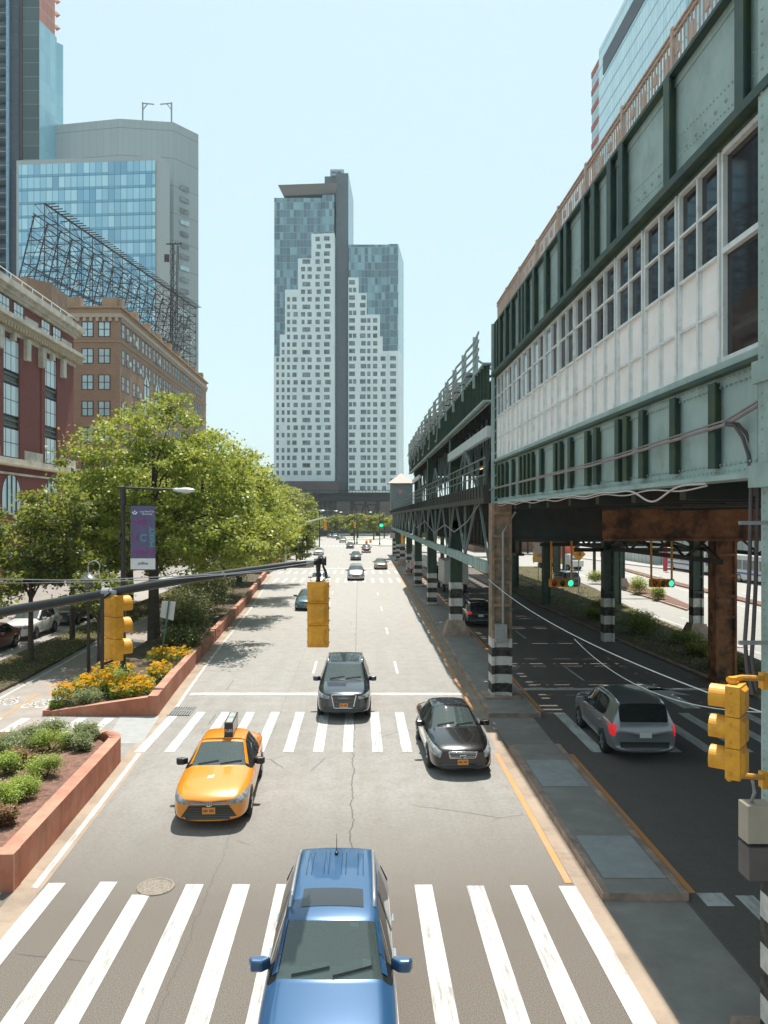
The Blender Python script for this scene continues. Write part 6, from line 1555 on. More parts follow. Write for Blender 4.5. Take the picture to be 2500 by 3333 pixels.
# dark younger trees in the strip by the side street
sm_ = [(0,0,5.7,2.6,2.6,2.1),(1.1,.4,7.4,1.9,1.9,1.4),(-1.2,-.3,4.6,2.0,2.0,1.3),(1.4,.2,4.7,1.9,1.9,1.2)]
for i, (x, y, s, lb) in enumerate(((-16.1,37.7,1.0,'dark young tree on a thin trunk, in front of the white parked crossover'),(-16.6,44.5,1.08,'second dark young tree in the strip, left of the pedestrian lamp'),(-17.1,52,1.1,'third dark young tree in the strip by the side street'),(-17.0,31.4,.86,'low leafy street tree at the very left edge'),(-19.5,66,1.3,'dense street tree behind the parked cars'))):
    tree((x,y,.1), 8*s, [(a*s,b*s,c*s,d*s,e*s,f*s) for a,b,c,d,e,f in sm_], 13000, L_dark, lb, .21, .45, 50+i, .13, group='young trees along the side street')
# columnar and far trees along the left kerb
cf = [(0,0,2.6,1.0,1.0,2.2),(.1,0,4.4,.75,.75,1.3)]
for i, (px, Y, h) in enumerate(((985,112,1.2),(965,122,1.25),(915,112,1.35),(940,132,1.4),(1000,150,1.35),(1016,170,1.5),(1025,190,1.6),(905,127,1.6))):
    x = (px-1168)*Y/F; tree((x,Y,.2), 5.5*h, [(a*h,b*h,c*h,d*h*1.15,e*h*1.15,f*h) for a,b,c,d,e,f in cf], 2600, L_bright if i % 2 else L_dark, f'slim upright tree in the far left planters, number {i}' , .34, .5, 70+i, .1, group='slim trees along the far left planters')
mid = [(0,0,6.2,3.8,3.8,3.2),(1.6,0,8.5,2.6,2.6,2.2),(-1.6,0,7.8,2.6,2.6,2.1)]
farl = [(-15.5,150,1.2),(-17,170,1.25),(-16,192,1.25),(-20,135,1.25),(-15.5,215,1.1),(-21,205,1.5),(-26,120,1.5),(-26,160,1.5)]
for i, (x, y, s) in enumerate(farl): tree((x,y,.1), 9.5*s, [(a*s,b*s,c*s,d*s,e*s,f*s) for a,b,c,d,e,f in mid], 4200, L_far, 'x', .5, .8, 90+i, .22, group='trees behind the far left planters')
for i in range(11):
    x = -22+4.3*i+rnd.uniform(-1,1); y = 262+rnd.uniform(-8,8) if i % 2 else 240+rnd.uniform(-5,5); s = .85+rnd.uniform(-.1,.1)
    if -13 < x < -4 and y < 255: x = -1.5
    tree((x,y,.1), 8.6*s, [(a*s,b*s,c*s*.92,d*s,e*s,f*s*.85) for a,b,c,d,e,f in mid], 2600, L_far, 'x', .6, .8, 120+i, .2, group='trees across the end of the avenue', fork=.4)
for i, (x, y) in enumerate(((20,112),(24,140),(33,150),(14.5,158))): tree((x,y,.1), 7, [(a*.8,b*.8,c*.7,d*.8,e*.8,f*.7) for a,b,c,d,e,f in mid], 2400, L_far, 'x', .45, .7, 150+i, .16, group='trees beyond the viaduct')
# label the far ones by how they sit among their neighbours
ordn = ['leftmost','second from left','third from left','fourth from left','fifth from left','sixth from left','seventh from left','eighth from left','ninth from left','tenth from left','rightmost']
for grp, txt in (('slim trees along the far left planters','slim upright tree in the far left planters'),('trees behind the far left planters','hazy green tree behind the far left planters'),('trees across the end of the avenue','low yellow green tree below the crossing viaduct'),('trees beyond the viaduct','tree on the sunny side beyond the viaduct')):
    os_ = sorted([o for o in C.objects if o.get('group') == grp], key=lambda o: o.location.x/o.location.y)
    for i, o in enumerate(os_): o['label'] = f"{txt}, {ordn[i] if i < len(os_)-1 else 'rightmost'} of {len(os_)}"
def shrub(loc, r, h, n, lm, label, seed, leaf=.05, name='shrub', group=None, cat='shrub', up=.9):
    g = np.random.default_rng(seed); t = thing(name, loc, label, cat, group)
    k = max(9, int(r*26)); a = g.uniform(0,2*math.pi,k); rr = r*np.sqrt(g.uniform(0,1,k))*.8
    cen = np.stack([rr*np.cos(a), rr*np.sin(a), h*(.45+.35*g.uniform(0,1,k))*(1-.45*(rr/r)**2)],1)
    idx = g.integers(0,k,n); P = cen[idx]+g.normal(size=(n,3))*np.array([r*.2,r*.2,h*.20]); P[:,2] = np.abs(P[:,2])+.02
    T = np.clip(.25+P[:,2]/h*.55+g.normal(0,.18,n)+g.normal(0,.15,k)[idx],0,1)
    me = leafmesh(P, leaf, up, T, .35, seed); me.materials.append(lm); o = bpy.data.objects.new('foliage', me); link(o); o.parent = t
    mb = MB()
    for i in range(5): c = cen[i]; mb.tube([(0,0,-.02),(c[0]*.5,c[1]*.5,c[2]*.6),(c[0],c[1],c[2])], [.02,.014,.006], 5)
    o = mb.build('stems', bark, None); o.parent = t; return t
# near planter shrubs.  (px, py) of the foot at the bed's level
def bed(px, py, z=.56): Y = (CAMZ-z)*F/(py-1683); return ((px-1168)*Y/F, Y, z)
ns = [((150,2530),.50,.50,L_shrub,'vivid green mound nearest the wall, left of the bare mulch'),((165,2440),.55,.55,L_shrub,'broad bright green mound in the middle of the planter'),((85,2590),.42,.45,L_shrub,'upright green bush at the lower middle of the planter'),((20,2620),.42,.45,L_shrub,'bright bush cut by the left edge, lowest in the planter'),((20,2520),.45,.5,L_shrub,'green bush cut by the left edge above the lowest one'),
 ((250,2440),.42,.42,L_grey,'yellowish loose shrub at the right end of the planter'),((275,2405),.42,.45,L_grey,'grey green shrub at the far rounded end of the planter'),((180,2395),.55,.45,L_grey,'pale grey green shrub along the back of the planter, right one'),((90,2420),.6,.45,L_grey,'pale grey green shrub along the back of the planter, middle one'),((20,2450),.6,.45,L_grey,'pale grey green shrub along the back of the planter, left one'),
 ((75,2490),.36,.40,L_red,'russet brown shrub among the green mounds'),((0,2690),.34,.4,L_red,'russet clump at the bottom left of the planter')]
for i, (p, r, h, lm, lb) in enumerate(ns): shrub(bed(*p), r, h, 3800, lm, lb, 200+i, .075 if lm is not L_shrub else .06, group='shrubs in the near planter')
# flower planter
def flowers(loc, rx, ry, h, n, seed, label):
    g = np.random.default_rng(seed); b = Vector(loc); k = n*6; a = g.uniform(0,2*math.pi,k); r = np.sqrt(g.uniform(0,1,k))
    P = np.stack([r*rx*np.cos(a), r*ry*np.sin(a), np.abs(g.normal(.55,.22,k))*h],1)
    me = leafmesh(P, .13, .5, g.uniform(0,.8,k), .45, seed); me.materials.append(L_dark if False else L_shrub)
    t = thing('flower_clump', loc, label, 'flowers', 'orange flower clumps in the planter'); o = bpy.data.objects.new('leaves', me); link(o); o.parent = t
    a = g.uniform(0,2*math.pi,n); r = np.sqrt(g.uniform(0,1,n)); Q = np.stack([r*rx*np.cos(a), r*ry*np.sin(a), h*(.95+.22*g.normal(size=n))*(1-.3*r**2)],1)
    mb = MB()
    for i, (x, y, z) in enumerate(Q):
        s = .075*g.uniform(.8,1.3); tl = g.normal(size=2)*.35; nrm = Vector((tl[0], tl[1]-.35, 1)).normalized(); u = nrm.orthogonal().normalized(); w_ = nrm.cross(u); c = Vector((x,y,z))+b
        for q_ in range(5):
            t0 = 2*math.pi*q_/5; d = u*math.cos(t0)+w_*math.sin(t0); e = nrm.cross(d); mb.poly([c, c+d*s*.6+e*s*.32, c+d*s, c+d*s*.6-e*s*.32], 0)
        mb.poly([c+nrm*.012+u*.02, c+nrm*.012+w_*.02, c+nrm*.012-u*.02, c+nrm*.012-w_*.02], 1)
    o = mb.build('blossoms', [bpy.data.materials['orange_petal'], bpy.data.materials['flower_eye']], t); tag(o, kind='stuff'); return t
mat('orange_petal', (.56,.235,.002), .8, var=.2, scale=6, col2=(.60,.30,.004), spec=.05); mat('flower_eye', (.10,.04,.02), .8, var=0)
def bed2(px, py, z=.45): return bed(px, py, z)
for i, (x, y, rx, ry, n, lb) in enumerate(((-8.75,29.6,.85,1.1,330,'orange flowers heaped along the wall right of the banner pole foot'),(-10.35,30.2,.8,1.2,330,'widest heap of orange flowers left of the banner pole foot'),(-10.4,32.8,.8,.9,150,'shaded orange flowers behind the left heap'),(-8.45,32.6,.5,.8,120,'small orange clump near the wall below the tilted sign'),(-9.0,36.6,1.1,.9,170,'far orange flowers in shade behind the tilted sign'),(-11.0,28.6,.4,.5,60,'few orange flowers at the left tip of the planter'))):
    flowers((x,y,.3), rx, ry, .62, n, 300+i, lb)
shrub((-10.1,28.6,.28), .62, .5, 3000, L_grey, 'soft grey green bush at the front of the flower planter', 320, .08); shrub((-11.1,28.25,.2), .3, .25, 900, L_shrub, 'low green tuft at the left tip of the flower planter', 321, .07)
shrub((-9.6,30.9,.3), .5, .7, 1600, L_shrub, 'light green leafy plant between the two flower heaps', 322, .1)
for i, (x, y, r, h) in enumerate(((-9.1,39,1.2,1.2),(-9.4,42,1.4,2.0),(-10.2,46,1.7,2.8),(-10.6,51,1.8,3.0),(-11.0,57,1.8,3.0),(-12,66,1.9,2.8),(-13.2,78,2.0,2.8))):
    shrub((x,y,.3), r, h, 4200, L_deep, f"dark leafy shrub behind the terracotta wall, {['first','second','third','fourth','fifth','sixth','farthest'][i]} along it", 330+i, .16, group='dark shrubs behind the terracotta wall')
for i, (x, y) in enumerate(((-13.4,98),(-13.9,103),(-13.6,110),(-13.8,120),(-14,130),(-14,142))):
    shrub((x,y,.4), 1.3, 1.0, 1300, L_shrub if i % 2 else L_dark, f"round green bush in the far left planters, {['nearest','second','third','fourth','fifth','farthest'][i]}", 345+i, .22, group='bushes in the far left planters')
# under and beyond the viaduct
for i, (x, y, r, h) in enumerate(((17.2,35.5,.9,.7),(17.6,39,1.0,.6),(18.2,42.5,1.1,.7),(17.2,46.5,1.0,1.0),(18.3,50.5,1.1,.9),(16.4,53,1.0,.7),(18.5,58,1.1,.8),(18.6,33.2,.7,.6))):
    shrub((x,y,.14), r, h, 1500, L_dark, f"shaded ground shrub in the bed under the viaduct, {['first','second','third','fourth','fifth','sixth','seventh','eighth'][i]} planted", 360+i, .15, group='ground shrubs under the viaduct')
for i, (px, py, r, h, lb) in enumerate(((2082,1930,.9,1.5,'tall leafy bush on the sunlit mulch island, left of the right green signal'),(2143,1950,.6,1.0,'small thin bush on the mulch island under the right green signal'),(1940,1896,.9,1.2,'round bush on the island beside the black driving SUV'),(1990,1902,.7,1.2,'narrow bush behind the dark column on the island'))):
    shrub(bed(px,py,.15), r, h, 2200, L_bright, lb, 380+i, .16)
# grass and ground cover under the left trees
g = np.random.default_rng(5); n = 9000; Y = g.uniform(28.5,90,n); X = -14.6-g.uniform(0,2.8,n)-(Y-28)*.018; P = np.stack([X,Y,.13+g.uniform(0,.1,n)],1)
me = leafmesh(P, .12, .4, g.uniform(0,1,n), .5, 9); me.materials.append(L_dark); o = bpy.data.objects.new('ground_cover', me); link(o); tag(o, 'low green ground cover under the young trees by the side street', 'ground cover', kind='stuff')
n = 8000; Y = g.uniform(30,108,n); X = 15.6+g.uniform(0,1,n)*(3.2+(Y-30)*.08); P = np.stack([X,Y,.15+g.uniform(0,.12,n)],1)
me = leafmesh(P, .14, .4, g.uniform(0,1,n), .5, 10); me.materials.append(L_dark); o = bpy.data.objects.new('ground_cover', me); link(o); tag(o, 'low leafy ground cover in the shaded bed under the viaduct', 'ground cover', kind='stuff')
# ================================================================ SIGNALS, LAMPS, SIGNS
def signal(loc, rot, label, horizontal=False, lit=None, back=True, name='traffic_signal', group=None, s=1.0, lod=1):
    """three section signal head; front towards local -Y, visors forward; origin at the head's top centre"""
    t = thing(name, (0,0,0), label, 'traffic light', group); H = .355*s; w = .34*s
    for k in range(3):
        z1 = -k*H; z0 = z1-H+.006
        mb = MB(); mb.box(-w/2,w/2,-.07*s,.09*s,z0,z1)
        # domed back with ribs
        mb.add([(-w/2+.02,.09*s,z0+.02),(w/2-.02,.09*s,z0+.02),(w/2-.02,.09*s,z1-.02),(-w/2+.02,.09*s,z1-.02),(-w/2+.07,.13*s,z0+.06),(w/2-.07,.13*s,z0+.06),(w/2-.07,.13*s,z1-.06),(-w/2+.07,.13*s,z1-.06)], [(0,4,5,1),(1,5,6,2),(2,6,7,3),(3,7,4,0),(4,7,6,5)])
        for sd in (1,-1): mb.box(sd*w/2,sd*(w/2+.02),-.03,.0,z0+.06,z0+.09); mb.box(sd*w/2,sd*(w/2+.02),-.03,.0,z1-.09,z1-.06)
        o = mb.build('housing', M['sigyel'], None, bevel=.012*s if lod else 0); o.parent = t
        mb = MB(); c = ((0,-.07*s,(z0+z1)/2)); r = .15*s; n = 20
        for i in range(n):          # tunnel visor, open at the bottom
            a0, a1 = -.6+4.34*i/n, -.6+4.34*(i+1)/n
            p = lambda a, y, rr: (rr*math.cos(a), y, c[2]+rr*math.sin(a))
            L0 = -.07*s-(.185*s)
            mb.poly([p(a0,-.07*s,r),p(a1,-.07*s,r),p(a1,L0,r),p(a0,L0,r)], 0)
            mb.poly([p(a0,-.07*s,r-.012),p(a0,L0,r-.012),p(a1,L0,r-.012),p(a1,-.07*s,r-.012)], 1); mb.poly([p(a0,L0,r),p(a1,L0,r),p(a1,L0,r-.012),p(a0,L0,r-.012)],0)
        v = mb.build('visor', [M['sigyel'], M['black']], None, smooth=False); v.parent = t
        mb = MB().lathe([(0,-.095*s),(.08*s,-.09*s),(.14*s,-.075*s)], (0,0,c[2]), 16, 'y'); mb.build('lens', M['green_on'] if lit == 'green' and k == 2 else (M['redlens'] if k == 0 else M['lens']), None).parent = t
    t.location = loc; t.rotation_euler = (0, R(-90) if horizontal else 0, rot)
    return t
# ---- mast arm across the left
AY = 12.5
t = thing('signal_mast_arm', (-7.6,AY,0), 'long black signal arm reaching in from the left edge across the avenue', 'signal arm')
pts = []
for px, py in ((-330,2060),(-160,2025),(0,1993),(180,1962),(400,1921),(620,1884),(800,1858),(960,1836),(1052,1826)): pts.append(PX(px,py,AY))
rr = [.085,.083,.080,.078,.072,.066,.060,.054,.052]
mb = MB().tube(pts, rr, 12); c = PX(1052,1826,AY); mb.tube([c-Vector((.02,0,0)), c+Vector((.05,0,0))], .075, 12); mb.build('arm', M['black'], t, smooth=True)
mb = MB().tube([Vector((pts[0].x,AY,0)), Vector((pts[0].x,AY,6.2))], [.14,.10], 14); mb.lathe([(.3,0),(.3,.1),(.16,.5)], (pts[0].x,AY,0), 14); mb.build('pole', M['black'], t, smooth=True)
mb = MB(); 
mb.tube([PX(a,b,AY-.12) for a, b in ((0,1885),(200,1888),(350,1886),(600,1874),(730,1868),(850,1855),(1010,1832),(1030,1822))], .008, 5)
mb.tube([PX(a,b,AY-.14) for a, b in ((0,1898),(300,1894),(560,1885),(760,1868),(900,1856))], .007, 5)
mb.tube([PX(a,b,AY-.1) for a, b in ((720,1872),(727,1863),(733,1873),(728,1884))], .022, 5)
mb.tube([PX(a,b,AY) for a, b in ((1050,1828),(1030,1818),(1040,1812),(1048,1806))], .03, 6)
mb.build('guy_wires', M['grey'], t)
for px in (345, 372, 1010): 
    q_ = PX(px, 1930 if px < 500 else 1831, AY); mb = MB(); mb.tube([q_-Vector((.06,0,0)), q_+Vector((.06,0,0))], .085 if px < 500 else .07, 12); mb.build('clamp', M['grey'], t)
# hanger and cable of the centre signal
mb = MB(); q_ = PX(1036,1834,AY); mb.tube([q_, q_-Vector((0,0,.16))], [.045,.03], 8); mb.ell(tuple(q_-Vector((0,0,.19))), .045,.045,.05); mb.tube([q_-Vector((0,0,.2)), q_-Vector((0,0,.33))], [.025,.05], 8)
mb.tube([PX(a,b,AY-.02) for a, b in ((1052,1840),(1062,1860),(1064,1880),(1055,1890),(1042,1892))], .012, 6); mb.tube([PX(a,b,AY+.03) for a, b in ((1050,1842),(1058,1862),(1060,1880),(1050,1889))], .012, 6); mb.build('hanger', M['black'], t)
p = PX(1036,1893,AY); signal(p, R(180)+R(-3), 'yellow three section signal hanging from the arm tip, seen from behind', lit=None)
p = PX(372,1936,AY+.03); signal(p, R(138), 'yellow signal under the arm at the left, visors showing on its right side')
mb = MB(); q_ = PX(332,1925,AY-.25); mb.box(q_.x-.02,q_.x+.03,q_.y-.02,q_.y+.02,4.78,5.98); mb.bar((q_.x,q_.y,5.9),(q_.x+.1,AY,6.0),.04); mb.bar((q_.x,q_.y,4.85),(q_.x+.2,AY,4.9),.03); mb.build('signal_bracket', M['black'], t)
# ---- near right signal on the column
p = PX(2392,2226,8.8); signal(p, R(-128), 'big yellow signal on the right column, side on with round visors facing left', s=1.0)
t = thing('signal_bracket', (4.6,9.2,5.3), 'yellow bracket arms holding the big signal to the right column', 'bracket')
for py in (2212, 2534):
    a = PX(2385,py,8.8); b = PX(2484,py-4,9.7); mb = MB(); mb.tube([a+Vector((-.05,0,0)), a+Vector((.15,.1,0)), b], .035, 8); mb.tube([a+Vector((0,0,.03 if py < 2400 else -.0)), a+Vector((0,0,-.04 if py < 2400 else .04))], .05, 8); mb.box(b.x-.03,b.x+.05,b.y-.06,b.y+.06,b.z-.13,b.z+.07); mb.build('bracket_arm', M['sigyel'], t, smooth=False)
mb = MB(); mb.tube([PX(2450,2540,9.4),PX(2456,2580,9.4),PX(2446,2610,9.5),PX(2440,2650,9.6),PX(2470,2700,9.7)], .022, 6); mb.build('conduit', M['grey'], t)
t = thing('control_cabinet', (5.0,9.5,3.6), 'two metal control boxes bolted one above the other on the right column', 'cabinet')
mb = MB(); a = PX(2418,2612,9.5); b = PX(2478,2735,9.5); mb.box(a.x,b.x+.1,9.38,9.62,b.z,a.z); mb.build('upper_box', mat('cabinet_cream', (.42,.36,.29), .6, var=.1), t, bevel=.01)
mb = MB(); a = PX(2418,2745,9.5); b = PX(2478,2850,9.5); mb.box(a.x,b.x+.1,9.35,9.62,b.z,a.z); mb.build('lower_box', mat('cabinet_grey', (.13,.11,.105), .6, var=.15), t, bevel=.01)
for py in (1702, 2092): q_ = PX(2440,py,10.3); MB().bar(q_-Vector((.14,0,0)), q_+Vector((.25,0,0)), .05).build('cable_cleat', M['grey'], t)
# ---- horizontal signals hung from yellow rods under the viaduct
for px0, px1, py, lb in ((1788,1868,1897,'horizontal yellow signal with lit green lens hung on two rods, left one'),(2114,2194,1898,'horizontal yellow signal with lit green lens hung on two rods, right one')):
    Y = 33.4; a = PX(px0,py,Y); b = PX(px1,py,Y); t = signal((a.x,Y,a.z), 0, lb, horizontal=True, lit='green', lod=0, group='green signals under the viaduct')
    t2 = thing('signal_hanger', (a.x,Y,6.3), f"pair of yellow rods holding up the {'left' if px0 < 1900 else 'right'} horizontal signal", 'hanger', 'rods of the green signals')
    for x in (a.x+.08, b.x-.1): mb = MB(); mb.bar((x,Y,a.z),(x,Y,6.4),.07); mb.build('rod', M['sigyel'], t2)
# ---- banner lamp
def lamp(base, top, arm, label, banner=False, lod=1, name='street_lamp', group=None, side=1):
    t = thing(name, base, label, 'street lamp', group); b = Vector(base)
    mb = MB().tube([b, b+Vector((0,0,.6)), Vector((b.x,b.y,top))], [.17,.12,.085], 10); mb.lathe([(.24,0),(.24,.08),(.17,.6),(.13,.65)], (b.x,b.y,b.z), 12); mb.build('pole', M['black'], t)
    mb = MB().tube([(b.x-.25*side,b.y,top+.02),(b.x+arm*side,b.y,top-.08)], [.05,.04], 8)
    mb.tube([(b.x,b.y,top-.7),(b.x+.0,b.y,top+.05)], .12 if lod else .1, 8); mb.build('arm', M['black'], t)
    x = b.x+arm*side; mb = MB()
    mb.ell((x+.38*side,b.y,top-.10), .45,.17,.11, 14, 8); mb.tube([(x-.1*side,b.y,top-.08),(x+.1*side,b.y,top-.08)], .07, 8); h = mb.build('lamp_head', M['lampgrey'], t, smooth=True)
    mb = MB().ell((x+.42*side,b.y,top-.17), .24,.12,.07, 12, 6); mb.build('lens', mat('lamp_lens', (.45,.5,.5), .2, var=0) if 'lamp_lens' not in bpy.data.materials else bpy.data.materials['lamp_lens'], h)
    return t
t = lamp((-9.85,32.1,.3), 8.42, 2.2, 'black street lamp with a purple banner rising from the flower planter', True)
mb = MB()
for z in (7.75, 7.35, 5.6, 5.05): mb.lathe([(.125,z-.05),(.125,z+.05)], (-9.85,32.1,0), 12)
mb.bar((-9.8,32.1,7.7),(-8.5,32.1,7.68),.04); mb.bar((-9.8,32.1,5.0),(-8.5,32.1,4.99),.04); mb.box(-10.02,-9.92,31.95,32.1,6.35,6.5); mb.build('banner_bracket', M['black'], t)
bn = thing('street_banner', (-9.01,32.05,5), 'purple lamp post banner lettered MIX MEET MAKE with a white strip at the foot', 'banner')
x0, x1, z0, z1 = -9.52, -8.49, 5.02, 7.66
mb = MB(); mb.box(x0,x1,32.03,32.05,z0+.46,z1); mb.build('banner_cloth', mat('purple_banner', (.105,.095,.185), .8, var=.1, scale=2), bn)
mb = MB(); mb.box(x0,x1,32.03,32.05,z0,z0+.455); mb.build('white_strip', mat('banner_white', (.62,.63,.64), .8, var=.04), bn)
tw_ = mat('banner_text_white', (.75,.75,.78), .7, var=0); tm_ = mat('banner_text_magenta', (.42,.06,.30), .7, var=0); tc_ = mat('banner_text_cyan', (.16,.50,.52), .7, var=0); tk_ = mat('banner_text_dark', (.03,.04,.10), .7, var=0)
yy = 32.022
text_obj('Long Island City\nPartnership', 'lettering', tw_, bn, (-8.83,yy,7.38), .105, width=.60)
text_obj('MIX', 'lettering', tm_, bn, (-9.13,yy,6.98), .30, outline=.008, width=.58); text_obj('MAKE', 'lettering', tm_, bn, (-8.98,yy,5.74), .30, outline=.008, width=.90)
text_obj('MEET', 'lettering', tc_, bn, (-8.61,yy,6.36), .27, rot=(R(90),R(-90),0), outline=.007, width=.84); text_obj('C', 'lettering', tc_, bn, (-8.99,yy,6.32), .42, outline=.009); text_obj('LI', 'lettering', tm_, bn, (-9.34,yy,6.38), .5, outline=.006, width=.26)
text_obj('jetBlue', 'lettering', tk_, bn, (-9.0,yy,5.27), .17, width=.42)
mb = MB()
for k, (dx, dz) in enumerate(((0,0),(.08,.05),(.16,0),(.04,-.05),(.12,-.05))): mb.box(-9.45+dx,-9.45+dx+.055,yy-.002,yy,7.36+dz,7.42+dz)
mb.build('emblem', tw_, bn)
# ---- hooded pedestrian lamp
t = thing('pedestrian_lamp', (-12.25,34.8,.1), 'shorter park lamp with a bell shade and curled hook, left of the banner lamp', 'lamp')
mb = MB().tube([(-12.25,34.8,0),(-12.25,34.8,3.5)], [.08,.06], 10); mb.tube([(-12.25+.0,34.8,3.3),(-12.5,34.8,3.9)], .04,6); mb.build('pole', M['black'], t)
mb = MB().lathe([(.06,4.72),(.12,4.62),(.28,4.5),(.44,4.38),(.45,4.35),(.2,4.36),(.17,4.1),(.14,3.95),(.05,3.9)], (-12.25,34.8,0), 18); mb.build('shade', mat('verdigris_shade', (.16,.17,.15), .4, metal=.4, var=.2), t, smooth=True)
mb = MB().tube([(-12.25,34.8,4.7)]+[(-12.0+.27*math.cos(a),34.8,4.95+.27*math.sin(a)) for a in np.linspace(math.pi,-.6,12)], .022, 6); mb.tube([(-11.78,34.8,4.78),(-11.7,34.8,4.3),(-11.4,34.8,4.1)], .03, 6); mb.build('hook', M['lampgrey'], t)
# ---- tilted sign
t = thing('road_sign', (-9.5,36.7,.3), 'blank back of a white sign on a leaning green post in the planter', 'sign')
mb = MB(); a = PX(521,2173,36.7); b = PX(551,1955,36.7); mb.bar(a, b, .07); mb.build('post', mat('green_post', (.05,.12,.09), .5, var=.1), t)
mb = MB(); pl = [PX(521,2008,36.75),PX(564,2020,36.75),PX(572,1959,36.75),PX(528,1956,36.75)]; mb.add([tuple(v) for v in pl]+[(v.x,v.y+.02,v.z) for v in pl], [(0,1,2,3),(7,6,5,4),(0,4,5,1),(1,5,6,2),(2,6,7,3),(3,7,4,0)]); mb.build('plate', mat('white_plate', (.55,.55,.55), .6, var=.05), t)
# ---- distant lamps, signals and signs
fl = [(978,1660,1750,125,1,'far black lamp with purple banner above the slim trees on the left'),(1154,1666,1768,200,-1,'thin far lamp in the middle of the avenue end, left of the pair'),(1162,1666,1768,203,1,'thin far lamp in the middle of the avenue end, right of the pair'),(1236,1668,1773,196,1,'thin far lamp at the right end of the avenue plaza'),(1040,1662,1750,165,1,'far lamp with a pale head just behind the left planters')]
for px, pt, pb, Y, sd, lb in fl:
    x = (px-1168)*Y/F; top = CAMZ-(pt-1683)*Y/F; lamp((x,Y,.1), top, 3.2, lb, lod=0, group='distant street lamps', side=sd)
t = thing('street_banner', ((978-1168)*.05+.8,125,6), 'small dark purple banner on the far left lamp', 'banner'); x = (980-1168)*.05
mb = MB(); mb.box(x+.1,x+.85,124.9,124.93,6.6,8.4); mb.build('banner_cloth', bpy.data.materials['purple_banner'], t); mb = MB(); mb.box(x+.1,x+.85,124.9,124.93,6.1,6.58); mb.build('white_strip', bpy.data.materials['banner_white'], t)
t = thing('signal_mast_arm', (-9.5,106,0), 'silver signal arm above the distant crosswalk on the left', 'signal arm')
a = PX(936,1715,105); b = PX(1062,1683,105); mb = MB().tube([a,b], [.13,.08], 8); mb.tube([(a.x-.3,105,0),(a.x-.3,105,a.z+.3)], [.15,.11], 8); mb.build('arm', M['lampgrey'], t)
for px, py, lb in ((984,1692,'distant yellow signal hanging on the silver arm, left one'),(1059,1694,'distant yellow signal hanging on the silver arm, right one')):
    p = PX(px,py,105); signal(p, R(180), lb, lod=0, group='signals on the silver arm', s=1.25)
signal(PX(1311,1738,100), R(150), 'distant yellow signal hanging beside the far striped columns', lod=0, s=1.2)
t = thing('traffic_signal', PX(1241,1706,190), 'tiny far signal showing green on the thin lamp at the avenue end', 'traffic light'); p = PX(1241,1706,190)
mb = MB(); mb.box(p.x-.3,p.x+.3,189.8,190.2,p.z-.9,p.z+.9); mb.build('housing', M['black'], t); mb = MB(); mb.ell((p.x,189.75,p.z-.3), .42,.1,.42); mb.build('lens', M['green_on'], t)
signal(PX(1155,1700,188), R(170), 'tiny far yellow signal between the pair of thin lamps', lod=0, s=1.3)
def post_sign(loc, h, w, hh, col, label, txt=None, tcol=None, diamond=False, circle=False, pole=M['grey'], size=.2):
    t = thing('road_sign', loc, label, 'sign'); x, y, z = loc; mb = MB(); mb.bar((x,y,z),(x,y,z+h),.07); mb.build('post', pole, t)
    mb = MB(); c = z+h-hh/2
    if diamond: mb.add([(x,y-.05,c-hh/2),(x+w/2,y-.05,c),(x,y-.05,c+hh/2),(x-w/2,y-.05,c),(x,y-.08,c-hh/2),(x+w/2,y-.08,c),(x,y-.08,c+hh/2),(x-w/2,y-.08,c)], [(3,2,1,0),(4,5,6,7),(0,1,5,4),(1,2,6,5),(2,3,7,6),(3,0,4,7)])
    else: mb.box(x-w/2,x+w/2,y-.08,y-.05,c-hh/2,c+hh/2)
    mb.build('plate', col, t)
    if circle: mb = MB(); torus(mb, (x,y-.09,c), w*.36, .035); mb.bar((x-w*.25,y-.09,c+w*.25),(x+w*.25,y-.09,c-w*.25),.06); mb.build('prohibition_mark', mat('sign_red', (.6,.04,.04), .5, var=0) if 'sign_red' not in bpy.data.materials else bpy.data.materials['sign_red'], t)
    if txt: text_obj(txt, 'lettering', tcol, t, (x,y-.095,c), size)
    return t
whp = bpy.data.materials['white_plate']; blk = M['black']
post_sign((6.25,84,.15), 3.3, .95, 1.2, whp, 'white STOP HERE sign plate on a post between the striped columns', 'STOP\nHERE', blk, size=.26)
post_sign((5.9,83,.15), 2.3, .8, .8, whp, 'white plate with red no left turn circle below the STOP sign', None, None, circle=True)
post_sign((5.15,118,.15), 4.6, .75, .8, whp, 'far no turn sign on the first of the distant columns', None, None, circle=True)
post_sign((20.6,72,.1), 4.3, 1.3, 1.35, mat('orange_diamond', (.80,.30,.02), .5, var=0), 'orange diamond warning sign marked 8 on the dark column', '-8', blk, diamond=True, size=.55)
post_sign((20.1,86,.1), 4.2, .9, 1.2, mat('beige_plate', (.45,.42,.36), .6, var=0), 'beige rectangular sign on a thin post behind the black driving SUV')
post_sign((-8.1,99,.1) if False else (-13.1,96,.1), 4.6, 1.8, .6, mat('street_green', (.02,.14,.08), .5, var=0), 'small green street name sign above the far left planter')
post_sign((-12.6,126,.1), 3.2, .7, .7, mat('work_orange', (.75,.25,.05), .5, var=0), 'small orange sign on a post behind the far planter wall', diamond=True)
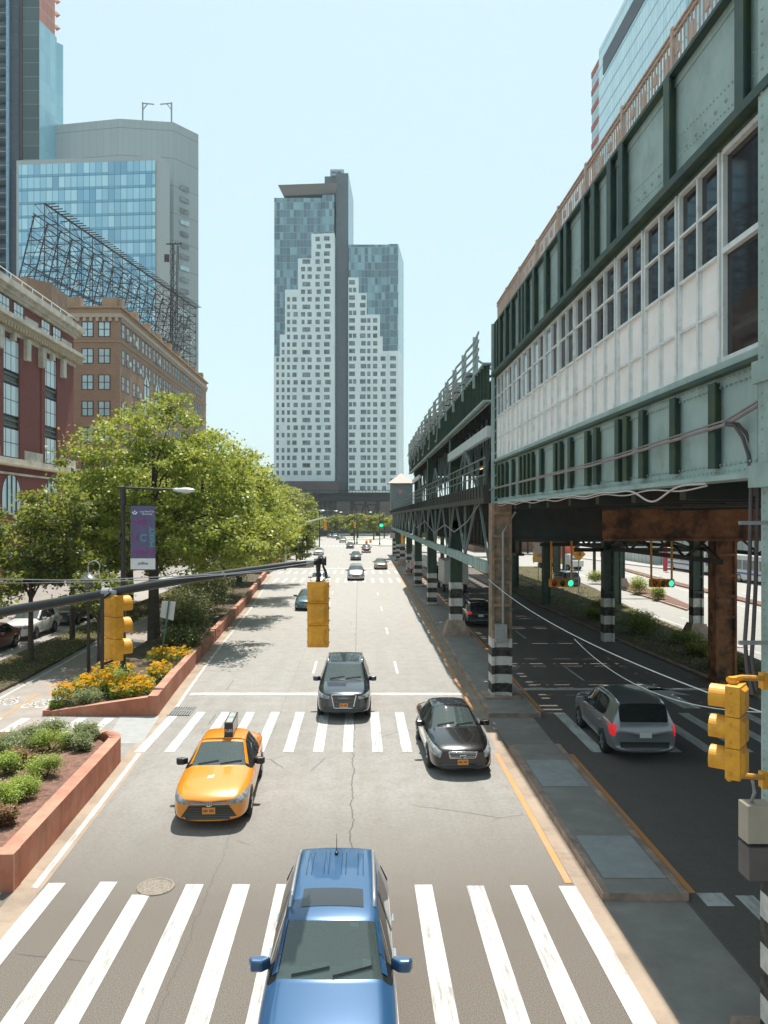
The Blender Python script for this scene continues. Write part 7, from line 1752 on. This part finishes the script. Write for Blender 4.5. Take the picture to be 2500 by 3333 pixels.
# bollard, litter bin, barriers
t = thing('bollard', (40.5,101,.1), 'tall red post on the pavement across the sunlit road', 'bollard'); mb = MB().tube([(40.3,101,.1),(40.3,101,3.3)], .28, 10); mb.ell((40.3,101,3.3),.28,.28,.2); mb.build('post', mat('red_post', (.5,.04,.05), .5, var=.1), t)
t = thing('litter_bin', (35.5,104,.1), 'dark litter bin standing left of the tall red post', 'bin'); mb = MB().lathe([(0,.1),(.45,.1),(.5,1.2),(.55,1.25),(.3,1.5),(0,1.5)], (35.5,104,0), 12); mb.build('body', blk, t)
for i, (x, y) in enumerate(((-13.5,205),(2,199),(3.2,210))):
    t = thing('traffic_barrel', (x,y,.1), ['orange barrel at the left kerb end','orange barrel on the plaza, left of two','orange barrel on the plaza, right of two'][i], 'barrel', 'orange barrels far away'); mb = MB().lathe([(0,0),(.35,0),(.3,1.0),(0,1.0)], (x,y,.1), 10); mb.build('body', bpy.data.materials['work_orange'], t)
# light poles under the viaduct on the sunny side
for i, (x, y) in enumerate(((24.4,96),(26.4,99),(27.6,90))):
    t = thing('steel_post', (x,y,.1), ['slim dark post beyond the black SUV, left of three','slim dark post beyond the black SUV, middle','slim dark post beyond the black SUV, right'][i], 'post', 'posts on the sunny side'); mb = MB(); mb.bar((x,y,.1),(x,y,6.9),.28); mb.build('shaft', M['steel_k'], t); mb = MB(); mb.box(x-.35,x+.35,y-.35,y+.35,.1,.3); mb.build('foot', M['curb'], t)
# ================================================================ HAZE
hz = MB().box(-690, 690, -85, 1090, -1.0, 200).build('haze', None if False else bpy.data.materials.new('haze_air'))
m = bpy.data.materials['haze_air']; m.use_nodes = True; m.node_tree.nodes.clear()
ho = m.node_tree.nodes.new('ShaderNodeOutputMaterial'); hv = m.node_tree.nodes.new('ShaderNodeVolumePrincipled')
hv.inputs['Density'].default_value = .00014; hv.inputs['Color'].default_value = (.72,.92,1,1); hv.inputs['Anisotropy'].default_value = .3
m.node_tree.links.new(hv.outputs[0], ho.inputs['Volume']); tag(hz, 'thin pale summer haze filling the air above the avenue', 'haze', kind='stuff')
